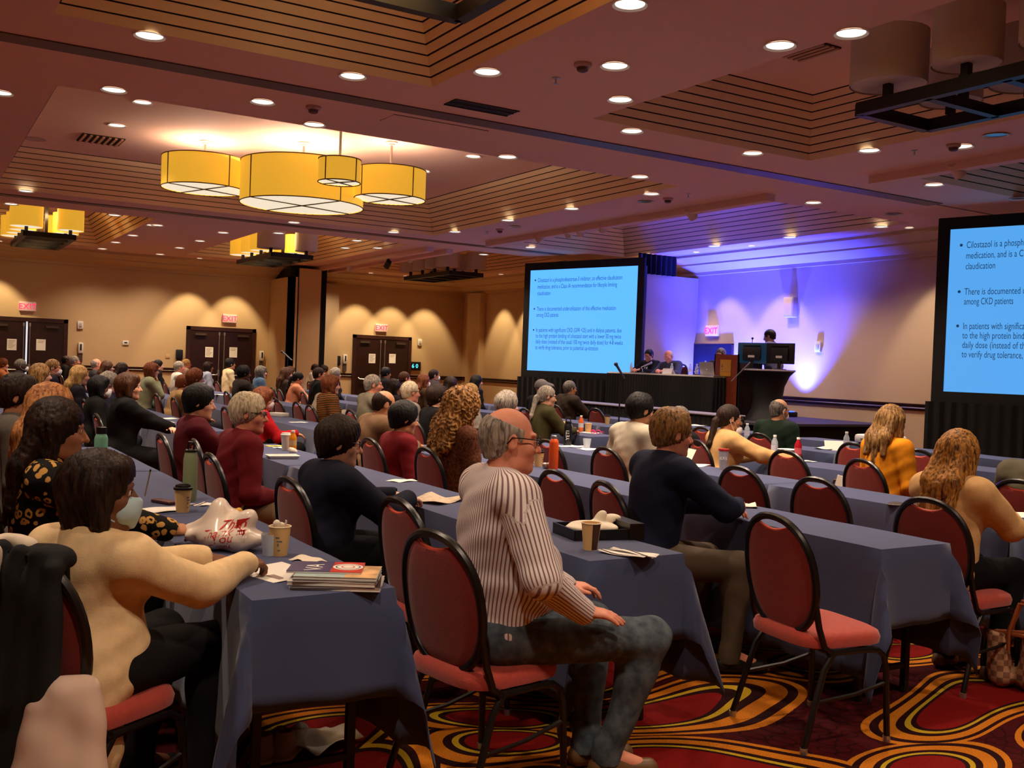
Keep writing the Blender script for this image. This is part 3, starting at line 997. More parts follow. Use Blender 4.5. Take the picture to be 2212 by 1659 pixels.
# black drape hung over the alcove wall beside the left screen
m_ = MB(); pleats(m_, [(-16.98, 13.3), (-16.98, 14.35)], 3.6, 4.03, 0.03, 0.14)
o_ = m_.build('black_drape', M_BLACKCLOTH); tag(o_, 'short black drape bunched at the ceiling right of the left screen', 'drape')
m_ = MB(); m_.cyl((-16.95, 13.36, 0.02), (-16.95, 13.36, 4.0), 0.02, n=8)
for z in (1.2, 2.0, 2.8): m_.cyl((-16.95, 13.36, z), (-16.95, 13.36, z + 0.06), 0.032, n=8)
m_.build('drape_upright', mat('pipe_grey', (120, 116, 130), 0.4, 0.6), o_)

# head table ----------------------------------------------------------
M_LINEN = mat('white_linen', (236, 230, 222), 0.8)
ht = empty('head_table', (-15.1, 12.72, ZS), 'long head table with white top and black pleated skirt on the stage', 'table')
m_ = MB(); m_.box((-1.55, -0.32, 0.70), (1.55, 0.35, 0.735)); m_.build('tabletop', M_LINEN, ht, False)
m_ = MB()
for x in (-1.4, 1.4):
    for y in (-0.25, 0.28): m_.cyl((x, y, 0), (x, y, 0.7), 0.02, n=8)
m_.build('leg', M_BLACK, ht)
m_ = MB(); m_.loft([[(x, -0.325 - 0.02 * math.sin(x * 3), 0.70 - 0.03 * abs(math.sin(x * 2.1))) for x in np.linspace(-1.57, 1.57, 60)], [(x, -0.33, 0.742) for x in np.linspace(-1.57, 1.57, 60)], [(x, 0.36, 0.742) for x in np.linspace(-1.57, 1.57, 60)]], 0, False, False, closed=False)
o_ = m_.build('white_cloth', M_LINEN); o_.location = (-15.1, 12.72, ZS); tag(o_, 'white cloth spread over the top of the head table', 'tablecloth')
m_ = MB(); pleats(m_, [(-1.57, 0.36), (-1.57, -0.36), (1.57, -0.36), (1.57, 0.36)], 0.01, 0.715, 0.016, 0.085)
m_.build('skirt', mat('black_skirt', (16, 15, 18), 0.75, bump=0.1, bscale=150), ht)
# low black-draped tables in front of the stage
for (x0, x1, y, z, lb) in ((-16.6, -13.6, 11.3, 0.9, 'low black-draped equipment table in front of the head table'), (-13.4, -11.9, 11.4, 0.88, 'low black-draped equipment table with a grey top in front of the lectern')):
    t_ = empty('equipment_table', ((x0 + x1) / 2, y, 0), lb, 'table', 0, 'equipment tables in front of the stage')
    hw = (x1 - x0) / 2
    m_ = MB(); m_.rbox((-hw, -0.25, z - 0.03), (hw, 0.25, z), 0.05); m_.build('tabletop', mat('grey_top', (128, 122, 132), 0.6), t_)
    m_ = MB(); pleats(m_, [(-hw + 0.02, 0.22), (-hw + 0.02, -0.22), (hw - 0.02, -0.22), (hw - 0.02, 0.22)], 0.01, z - 0.03, 0.01, 0.12); m_.build('drape', M_BLACKCLOTH, t_)

# lectern --------------------------------------------------------------
M_LECT = mat('lectern_veneer', (122, 50, 30), 0.45, var=0.12, vscale=3)
M_LECTD = mat('lectern_veneer_shaded', (44, 20, 30), 0.45)  # dark copy of the veneer, shade of the unlit faces painted in
lc = empty('lectern', (-13.55, 12.98, ZS), 'reddish wooden lectern with a brass plaque on the stage', 'lectern')
m_ = MB(); m_.box((-0.31, -0.28, 0.02), (0.31, -0.25, 1.13)); m_.build('front_panel', M_LECT, lc, False)
for s in (-1, 1):
    m_ = MB(); m_.poly([(s * 0.31, -0.28, 0.02), (s * 0.31, 0.3, 0.02), (s * 0.31, 0.3, 1.0), (s * 0.31, 0.12, 1.08), (s * 0.31, -0.05, 1.14), (s * 0.31, -0.28, 1.14),
                        (s * 0.285, -0.28, 0.02), (s * 0.285, 0.3, 0.02), (s * 0.285, 0.3, 1.0), (s * 0.285, 0.12, 1.08), (s * 0.285, -0.05, 1.14), (s * 0.285, -0.28, 1.14)],
                       [(0, 1, 2, 3, 4, 5), (11, 10, 9, 8, 7, 6)] + [(k, k + 6, (k + 1) % 6 + 6, (k + 1) % 6) for k in range(6)])
    m_.build('side_panel', M_LECTD, lc, False)
m_ = MB(); m_.box((-0.3, -0.05, 1.05), (0.3, 0.3, 1.07), M=T(0, 0, 0.06) @ Matrix.Rotation(-0.3, 4, 'X') @ T(0, 0, 0)); m_.build('reading_top', M_LECTD, lc, False)
M_BRASS = mat('brass_plaque', (196, 140, 44), 0.35, 0.3)
m_ = MB(); m_.box((-0.145, -0.29, 0.74), (0.13, -0.28, 1.04)); pq = m_.build('plaque', M_BRASS, lc, False)
M_PLQ = mat('plaque_print', (48, 26, 20), 0.5)
text_mesh('plaque_letter', 'a', 0.12, M_PLQ, pq, T(-0.12, -0.292, 0.9) @ Matrix.Rotation(PI / 2, 4, 'X'))
m_ = MB(); m_.box((-0.12, -0.2915, 0.865), (-0.06, -0.29, 0.872)); m_.box((-0.12, -0.2915, 0.82), (0.1, -0.29, 0.824)); m_.build('plaque_line', M_PLQ, pq, False)
m_ = MB(); m_.tube([(0.22, 0.05, 1.1), (0.24, 0.1, 1.3), (0.22, 0.12, 1.42)], 0.006, 6); m_.ball((0.22, 0.12, 1.44), 0.022, 8); m_.build('gooseneck_mic', M_BLACK, lc)

# cocktail table with monitors ----------------------------------------
ct = empty('cocktail_table', (-12.75, 12.95, ZS), 'tall round cocktail table in a black stretch cover carrying two monitors', 'table')
m_ = MB(); m_.lathe([(0.001, 0.86), (0.45, 0.86), (0.455, 0.875), (0.45, 0.89), (0.001, 0.89)], 32); m_.build('tabletop', mat('mottled_top', (170, 160, 168), 0.5, var=0.2, vscale=5), ct)
m_ = MB(); m_.lathe([(0.4, 0.0), (0.36, 0.04), (0.28, 0.2), (0.25, 0.4), (0.28, 0.6), (0.36, 0.78), (0.44, 0.86)], 32); m_.build('stretch_cover', mat('stretch_black', (12, 11, 15), 0.6), ct)


def monitor(x, y, z, rz, label, back, w=0.54, h=0.36):
    e = empty('computer_monitor', (x, y, z), label, 'monitor', rz, 'monitors seen from behind')
    m = MB(); m.rbox((-w / 2, -0.02, 0.1), (w / 2, 0.02, 0.1 + h), 0.01); m.build('casing', back, e)
    m = MB(); m.rbox((-0.17, -0.05, 0.15), (0.17, -0.02, 0.1 + h - 0.08), 0.02); m.box((-0.16, -0.055, h + 0.045), (0.16, -0.02, h + 0.055)); m.build('rear_panel', mat('monitor_back', (20, 22, 28), 0.5), e)
    m = MB(); m.box((-0.03, -0.045, 0.02), (0.03, -0.02, 0.25)); m.lathe([(0.11, 0.0), (0.11, 0.012), (0.03, 0.02)], 20); m.build('stand', M_BLACK, e)
    m = MB(); m.box((-0.06, -0.053, 0.2), (0.06, -0.05, 0.24)); m.build('sticker', M_WHITE, e, False)
    m = MB(); m.box((-w / 2 + 0.015, 0.02, 0.115), (w / 2 - 0.015, 0.021, h + 0.085)); m.build('screen_face', mat('monitor_glow', (80, 130, 170), 0.4, emit=(90, 150, 200), estr=0.4), e, False)


monitor(-13.03, 12.82, ZS + 0.89, math.radians(22), 'left monitor on the cocktail table with a blue-lit back', mat('blue_lit_casing', (24, 92, 138), 0.35))  # blue stage light painted into the casing colour
monitor(-12.52, 12.98, ZS + 0.89, math.radians(12), 'right black monitor on the cocktail table', M_BLACK)

# stage small things ----------------------------------------------------
M_CLEAR = mat('clear_plastic', (235, 240, 245), 0.08, trans=0.9, spec=0.5)
M_WATER = mat('water_bottle_tint', (214, 224, 236), 0.15, alpha=0.55)
M_CAPW = mat('white_cap', (236, 234, 230), 0.4)


def water_bottle(x, y, z, label, tint=None, cap=None, h=0.2, r=0.032, group='drink bottles', band=None):
    e = empty('drink_bottle', (x, y, z), label, 'bottle', 0, group)
    m = MB(); m.lathe([(r * 0.9, 0), (r, 0.01), (r, h * 0.3), (r * 0.93, h * 0.42), (r, h * 0.55), (r * 0.95, h * 0.7), (r * 0.45, h * 0.88), (r * 0.42, h * 0.93)], 18)
    m.build('bottle_body', tint or M_WATER, e)
    m = MB(); m.lathe([(r * 0.5, h * 0.92), (r * 0.5, h), (r * 0.46, h * 1.01)], 16); m.build('cap', cap or M_CAPW, e)
    m = MB(); m.lathe([(r * 1.015, h * 0.28), (r * 1.0, h * 0.42), (r * 1.015, h * 0.55)], 18, cap=False); m.build('label_band', band or mat('bottle_label', (214, 210, 222), 0.5), e)
    return e


for x, y, lb in ((-16.2, 12.62, 'water bottle alone at the left part of the head table'), (-15.0, 12.66, 'water bottle behind the white tent card'), (-14.38, 12.58, 'left one of two water bottles beside the laptop'), (-14.24, 12.62, 'right one of two water bottles beside the laptop')):
    water_bottle(x, y, ZS + 0.745, lb, group='water bottles on the head table')
m_ = MB(); m_.poly([(-0.14, 0, 0), (0.14, 0, 0), (0.11, 0.05, 0.1), (-0.17, 0.05, 0.1), (-0.14, 0.1, 0), (0.14, 0.1, 0)], [(0, 1, 2, 3), (3, 2, 5, 4)])
o_ = m_.build('tent_card', M_PAPER, None, False); o_.location = (-14.95, 12.5, ZS + 0.745); tag(o_, 'white folded tent card on the head table', 'card')


def gooseneck(x, y, pts, label, group='table microphones'):
    e = empty('table_microphone', (x, y, ZS + 0.745), label, 'microphone', 0, group)
    m = MB(); m.lathe([(0.06, 0), (0.06, 0.012), (0.02, 0.02)], 18); m.build('mic_base', M_BLACK, e)
    m = MB(); m.tube(pts, 0.008, 7); m.build('mic_arm', M_STEEL, e)
    a, b = Vector(pts[-2]), Vector(pts[-1]); d = (b - a).normalized()
    m = MB(); m.tube([b - d * 0.02, b + d * 0.12], [0.012, 0.018], 10); m.ball(tuple(b + d * 0.14), 0.026, 8); m.build('mic_head', mat('mic_mesh', (150, 146, 160), 0.35, 0.7), e)


gooseneck(-15.75, 12.55, [(0, 0, 0.01), (0, 0, 0.06), (-0.05, 0.0, 0.11), (0.05, 0.03, 0.15)], 'silver microphone in front of the panel man with glasses')
gooseneck(-14.15, 12.55, [(0, 0, 0.01), (-0.08, 0, 0.06), (-0.04, 0.02, 0.1), (0.05, 0.03, 0.16)], 'silver microphone beside the laptop')
lp = empty('laptop', (-13.85, 12.55, ZS + 0.745), 'open silver laptop at the right end of the head table', 'laptop', math.radians(6))
M_ALU = mat('aluminium', (168, 160, 158), 0.4, 0.5)
m_ = MB(); m_.rbox((-0.17, -0.02, 0), (0.17, 0.22, 0.012), 0.01); m_.build('base', M_ALU, lp)
m_ = MB(); m_.rbox((-0.17, 0, 0), (0.17, 0.23, 0.006), 0.01, M=T(0, -0.02, 0.012) @ Matrix.Rotation(math.radians(102), 4, 'X') @ Matrix.Rotation(0, 4, 'Z')); m_.build('lid', M_ALU, lp)
m_ = MB(); m_.ball((0, -0.046, 0.125), (0.022, 0.003, 0.024), 8); m_.ball((0.006, -0.048, 0.155), (0.007, 0.003, 0.008), 6); m_.build('lid_emblem', mat('emblem_white', (232, 230, 230), 0.4), lp)


def mic_stand(x, y, z0, top, label, head=(0.12, 0.0, 0.08), boom=None):
    e = empty('microphone_stand', (x, y, z0), label, 'microphone stand', 0, 'floor microphone stands')
    m = MB(); m.lathe([(0.14, 0), (0.14, 0.015), (0.03, 0.03)], 20); m.build('stand_base', M_BLACK, e)
    m = MB(); m.cyl((0, 0, 0.02), (0, 0, top), 0.011, n=8); m.build('pole', M_BLACK, e)
    if boom:
        m = MB(); m.cyl(tuple(boom[0]), tuple(boom[1]), 0.012, n=8); m.build('boom', mat('boom_grey', (150, 140, 150), 0.4, 0.5), e)
    else:
        h = Vector(head); a = Vector((0, 0, top)); 
        m = MB(); m.tube([a - h * 0.9, a + h], [0.014, 0.02], 10); m.ball(tuple(a + h * 1.15), 0.03, 10); m.build('mic_head', mat('mic_dark', (60, 58, 64), 0.4, 0.4), e)


mic_stand(-11.8, 9.0, 0.0, 1.5, 'black microphone on a floor stand seen against the left screen', (-0.04, -0.05, 0.1))
mic_stand(-19.4, 6.55, 0.0, 1.55, 'microphone on a floor stand in front of the folding partition', (-0.15, -0.05, 0.08))
mic_stand(-12.95, 12.45, ZS, 0.78, 'slanted microphone boom stand beside the lectern', boom=((-0.13, -0.05, 0.66), (0.2, 0.05, 1.0)))
# ------------------------------------------------------------------ tables and cloths
ROWS = [0.98, 2.40, 3.86, 5.30, 6.75, 8.2, 9.65]
TW, TL = 0.48, 1.83
M_CLOTH = mat('blue_tablecloth', (66, 74, 108), 0.8, var=0.05, vscale=3, sheen=0.15, spec=0.2)
M_TTOP = mat('table_laminate', (120, 96, 74), 0.6)
TOPZ = 0.75


def make_table():
    e = empty('folding_table', (0, 0, 0), '', 'table', 0, 'narrow folding tables in rows')
    m = MB(); m.rbox((-TL / 2, -TW / 2, 0.715), (TL / 2, TW / 2, TOPZ - 0.005), 0.02); m.build('tabletop', M_TTOP, e)
    for s in (-1, 1):
        x = s * (TL / 2 - 0.16)
        for t in (-1, 1):
            m = MB(); m.box((x - 0.015, t * 0.17 - 0.015, 0.02), (x + 0.015, t * 0.17 + 0.015, 0.715)); m.lathe([(0.022, 0), (0.022, 0.03)], 8, M=T(x, t * 0.17, 0)); m.build('leg', M_BLACK, e, False)
        m = MB(); m.box((x - 0.012, -0.17, 0.12), (x + 0.012, 0.17, 0.145)); m.build('cross_bar', M_BLACK, e, False)
    return e


def cloth_mesh(seed, left, right, near=0.6, far=0.55, end=0.34, res=0.05):
    """cloth draped over one table; left / right say whether that end hangs free"""
    r = random.Random(seed)
    ph = [r.uniform(0, 6.28) for _ in range(8)]
    hx, hy = TL / 2 + 0.004, TW / 2 + 0.006
    Lx, Rx = (end if left else 0.0), (end if right else 0.0)

    def axis(a, b, lo, hi):
        out = []
        if lo:
            n = max(3, int(round(lo / res)))
            out += [-a - lo + lo * k / n for k in range(n)]
        n = max(6, int((a + b) / 0.12))
        out += [-a + 0.012] if False else []
        out += [-a + (a + b) * k / n for k in range(n + 1)]
        if hi:
            n = max(3, int(round(hi / res)))
            out += [b + hi * (k + 1) / n for k in range(n)]
        return out
    U = axis(hx, hx, Lx, Rx)
    nV = [(-hy - near + near * k / 9) for k in range(9)] + [-hy + 2 * hy * k / 5 for k in range(6)] + [hy + far * (k + 1) / 8 for k in range(8)]
    pts = []
    for v in nV:
        for u in U:
            ox = max(0, -hx - u, u - hx); oy = max(0, -hy - v, v - hy)
            sx = -1 if u < 0 else 1; sy = -1 if v < 0 else 1
            bx, by = max(-hx, min(hx, u)), max(-hy, min(hy, v))
            z = TOPZ + 0.004
            x, y = bx, by
            if ox == 0 and oy == 0:
                z += 0.0018 * math.sin(9 * u + ph[0]) * math.sin(7 * v + ph[1])
            elif ox > 0 and oy > 0:
                rr = math.hypot(ox, oy); a = math.atan2(oy, ox)
                f = math.sin(2 * a) ** 0.8
                off = rr * (0.30 * f + 0.06 * math.sin(6 * a + ph[2]) * f) + 0.012
                x += sx * math.cos(a) * off; y += sy * math.sin(a) * off
                z -= max(0.0, math.sqrt(max(rr * rr - off * off, 0.0))) + (0.0 if rr > 0.02 else 0)
            else:
                d = ox + oy
                s = u if oy > 0 else v
                fr = d / 0.5
                wv = fr * (0.016 * math.sin(s * 8 + ph[3]) + 0.012 * math.sin(s * 17 + ph[4]) + 0.007 * math.sin(s * 31 + ph[5]) * fr)
                off = 0.010 + 0.03 * min(1, fr) + wv
                if d < 0.03:
                    off *= d / 0.03
                z -= d * 0.995 - (0.004 if d < 0.06 else 0.0)
                if ox > 0: x += sx * off
                else: y += sy * off
            z = max(z, 0.012)
            pts.append((x, y, z))
    m = MB()
    nu = len(U)
    fs = []
    for j in range(len(nV) - 1):
        for i in range(nu - 1):
            fs.append((j * nu + i, j * nu + i + 1, (j + 1) * nu + i + 1, (j + 1) * nu + i))
    m.poly(pts, fs)
    return m


TABLE0 = [None]
ROWNAME = ['nearest', 'second', 'third', 'fourth', 'fifth', 'sixth', 'seventh']


def table(x, row, name, left, right, dz=0.0, **k):
    if TABLE0[0] is None:
        t = TABLE0[0] = make_table()
    else:
        t = copy_tree(TABLE0[0])
    y = ROWS[row] + TW / 2
    t.location = (x, y, 0)
    t['label'] = 'narrow folding table, the %s' % name
    c = cloth_mesh(int(x * 91) + row * 17, left, right, **k).build('tablecloth', M_CLOTH, None, True, 1.2)
    c.location = (x, y, 0)
    sol = c.modifiers.new('thickness', 'SOLIDIFY'); sol.thickness = 0.003; sol.offset = 1
    tag(c, 'blue cloth over the %s' % name, 'tablecloth', 'blue tablecloths')


# right-hand blocks: first table's right end per row, number of tables
for row, xr, n in ((0, -3.15, 3), (1, -3.30, 3), (2, -3.05, 3), (3, -1.5, 4), (4, -1.0, 4), (5, -1.6, 4), (6, -3.6, 3)):
    for k in range(n):
        x = xr - TL / 2 - k * (TL + 0.005)
        nm = '%s-row table from the camera, %s from its right end' % (ROWNAME[row], ORD[k])
        table(x, row, nm, k == n - 1, k == 0, near=0.6 if row else 0.55, end=0.36 if row < 3 else 0.3)
# far blocks beyond the aisle
for row, n in ((0, 3), (1, 8), (2, 8), (3, 8), (4, 8), (5, 8), (6, 6)):
    for k in range(n):
        x = (-10.3 if row < 3 else -9.4) - TL / 2 - k * (TL + 0.005)
        nm = '%s-row table beyond the aisle, %s from the aisle' % (ROWNAME[row], ORD[k])
        table(x, row, nm, k == n - 1, k == 0)

# ------------------------------------------------------------------ chairs
M_CHF2 = mat('chair_tube', (20, 15, 13), 0.32, 0.2, spec=0.6)
M_SEAT = mat('chair_red_fabric', (168, 58, 44), 0.85, var=0.1, vscale=60, sheen=0.3, bump=0.25, bscale=260)
M_BACK = mat('chair_back_red', (132, 34, 26), 0.8, var=0.06, vscale=50, sheen=0.15, bump=0.15, bscale=260)


def back_pt(x, z):
    """the oval back leans: local y for a height z"""
    return -0.145 - (z - 0.47) * 0.16 - 0.02 * (1 - (x / 0.22) ** 2)


def make_chair():
    e = empty('banquet_chair', (0, 0, 0), '', 'chair', 0, 'red oval-back banquet chairs')
    # cushion
    m = MB()
    rings = []
    for ins, z in ((0.03, 0.405), (0.004, 0.415), (0.0, 0.44), (0.008, 0.462), (0.03, 0.474), (0.08, 0.48), (0.16, 0.482)):
        ring = []
        for k in range(40):
            a = 2 * PI * k / 40
            c, s = math.cos(a), math.sin(a)
            ex = 2 / 4.2
            rx, ry = 0.228 - ins, 0.218 - ins
            ring.append((rx * abs(c) ** ex * math.copysign(1, c) * (1.0 + 0.05 * s), 0.015 + ry * abs(s) ** ex * math.copysign(1, s), z))
        rings.append(ring)
    m.loft(rings); m.build('seat', M_SEAT, e, True, 1.0)
    # oval frame
    zc, az, ax = 0.69, 0.245, 0.218

    def oval(t, k=1.0):
        c, s = math.cos(t), math.sin(t)
        ex = 2 / 2.25
        return (ax * k * abs(c) ** ex * math.copysign(1, c), zc + az * k * abs(s) ** ex * math.copysign(1, s))
    path = []
    for k in range(44):
        x, z = oval(2 * PI * k / 44)
        path.append((x, back_pt(x, z), z))
    m = MB(); m.tube(path, 0.0165, 8, closed=True); m.build('back_frame', M_CHF2, e)
    # pad with a finger slot near the top: rows of quads, slot left out
    m = MB()
    nu, nw = 24, 30
    for side, off in ((1, 0.014), (-1, -0.012)):
        grid = {}
        for j in range(nw + 1):
            zz = zc - az * 0.955 + 2 * az * 0.955 * j / nw
            hwid = ax * 0.95 * max(0.0, 1 - abs((zz - zc) / (az * 0.955)) ** 2.25) ** (1 / 2.25)
            for i in range(nu + 1):
                x = -hwid + 2 * hwid * i / nu
                zr = zz
                if abs(x) < 0.112:
                    zr = min(zz, 0.876 + 0.034 * (x / 0.112) ** 2)
                edge = min(1.0, (1 - abs(2 * i / nu - 1)) * 4) * min(1.0, (1 - abs(2 * j / nw - 1)) * 5)
                grid[i, j] = (x, back_pt(x, zr) + off * (0.35 + 0.65 * edge), zr)
        idx = {k: n for n, k in enumerate(grid)}
        fs = []
        for j in range(nw):
            for i in range(nu):
                q = (idx[i, j], idx[i + 1, j], idx[i + 1, j + 1], idx[i, j + 1])
                fs.append(q if side < 0 else q[::-1])
        m.poly(list(grid.values()), fs)
    m.build('backrest', M_BACK, e, True, 1.2)
    # bright rim of the finger slot
    m = MB()
    m.tube([(x, back_pt(x, 0.876 + 0.034 * (x / 0.112) ** 2), 0.876 + 0.034 * (x / 0.112) ** 2) for x in np.linspace(-0.1, 0.1, 11)], [0.003, 0.006, 0.008, 0.009, 0.009, 0.009, 0.009, 0.009, 0.008, 0.006, 0.003], 6); m.build('slot_rim', mat('slot_rim_red', (226, 92, 66), 0.6), e)
    # frame under the seat and legs
    m = MB()
    for s in (-1, 1):
        x0, z0 = oval(PI * (0 if s > 0 else 1) - s * 0.42)
        m.tube([(s * 0.208, back_pt(0.2, 0.62), 0.62), (s * 0.214, back_pt(0.2, 0.5) + 0.005, 0.5), (s * 0.218, -0.12, 0.42), (s * 0.218, -0.08, 0.395)], 0.0135, 8)
        m.tube([(s * 0.218, -0.1, 0.395), (s * 0.218, 0.14, 0.395)], 0.0135, 8)
    m.tube([(-0.218, 0.12, 0.392), (0.218, 0.12, 0.392)], 0.011, 8); m.tube([(-0.218, -0.08, 0.392), (0.218, -0.08, 0.392)], 0.011, 8)
    m.build('seat_frame', M_CHF2, e)
    for s in (-1, 1):
        m = MB(); m.tube([(s * 0.218, 0.1, 0.395), (s * 0.219, 0.165, 0.39), (s * 0.222, 0.2, 0.365), (s * 0.228, 0.21, 0.31), (s * 0.236, 0.222, 0.02)], 0.0135, 8); m.cyl((s * 0.236, 0.222, 0), (s * 0.236, 0.222, 0.025), 0.016, n=8, mi=1); m.build('leg', [M_CHF2, M_STEEL], e)
        m = MB(); m.tube([(s * 0.218, -0.07, 0.395), (s * 0.222, -0.12, 0.33), (s * 0.236, -0.222, 0.02)], 0.0135, 8); m.cyl((s * 0.236, -0.222, 0), (s * 0.236, -0.222, 0.025), 0.016, n=8, mi=1); m.build('leg', [M_CHF2, M_STEEL], e)
        m = MB(); m.tube([(s * 0.229, 0.213, 0.25), (s * 0.228, 0.04, 0.215), (s * 0.229, -0.165, 0.2)], 0.009, 6); m.build('stretcher', M_CHF2, e)
    return e


CHAIR0 = [None]


def chair(x, y, rz, label):
    if CHAIR0[0] is None:
        c = CHAIR0[0] = make_chair()
    else:
        c = copy_tree(CHAIR0[0])
    c.location = (x, y, 0); c.rotation_euler = (0, 0, rz)
    c['label'] = label
    return c


EMPTY_CHAIRS = [
    (-3.05, 3.42, -0.12, 'empty red oval-back chair in the right foreground with its whole seat showing'),
    (-3.98, 2.08, 0.05, 'empty red oval-back chair just left of the man in the striped shirt'),
    (-7.05, 1.98, -0.1, 'empty red chair between the burgundy shirt man and the maroon dress woman'),
    (-4.80, 3.45, 0.0, 'empty red chair behind the black napkin tray, left of the navy pullover man'),
    (-4.76, 4.84, 0.0, 'empty red oval-back chair behind the red-lidded tumbler'),
    (-4.12, 4.84, 0.0, 'empty red chair in the fourth row, second left of the beige blazer woman'),
    (-6.85, 4.74, 0.0, 'empty red oval-back chair behind the orange bottle'),
    (-5.72, 6.27, 0.0, 'empty red oval-back chair right of the tan jacket woman'),
    (-6.3, 7.74, 0.0, 'empty red oval-back chair left of the yellow sweater woman'),
    (-5.6, 7.74, 0.0, 'empty red chair half hidden right of the yellow sweater woman'),
    (-8.35, 7.74, 0.0, 'empty red oval-back chair left of the tan jacket woman'),
    (-12.35, 9.2, 0.0, 'small empty red chair beyond the table with the pink glasses'),
    (-13.75, 4.75, 0.0, 'empty red chair left of the stooping grey sweater woman'),
    (-14.4, 4.9, 0.1, 'empty red chair next to the salmon jacket woman'),
    (-11.5, 3.4, 0.0, 'empty red chair at the aisle behind the maroon dress woman'),
]
for c_ in EMPTY_CHAIRS:
    chair(*c_)
# ------------------------------------------------------------------ smooth-blended figure modelling
BIG = 0.12


def V(*a):
    return np.array(a, dtype=np.float64)


def nrm(v):
    return v / (np.linalg.norm(v) + 1e-9)


def rot(rx=0.0, ry=0.0, rz=0.0):
    """degrees; yaw (z) after roll (y) after pitch (x)"""
    rx, ry, rz = (math.radians(a) for a in (rx, ry, rz))
    X = np.array([[1, 0, 0], [0, math.cos(rx), -math.sin(rx)], [0, math.sin(rx), math.cos(rx)]])
    Y = np.array([[math.cos(ry), 0, math.sin(ry)], [0, 1, 0], [-math.sin(ry), 0, math.cos(ry)]])
    Z = np.array([[math.cos(rz), -math.sin(rz), 0], [math.sin(rz), math.cos(rz), 0], [0, 0, 1]])
    return Z @ Y @ X


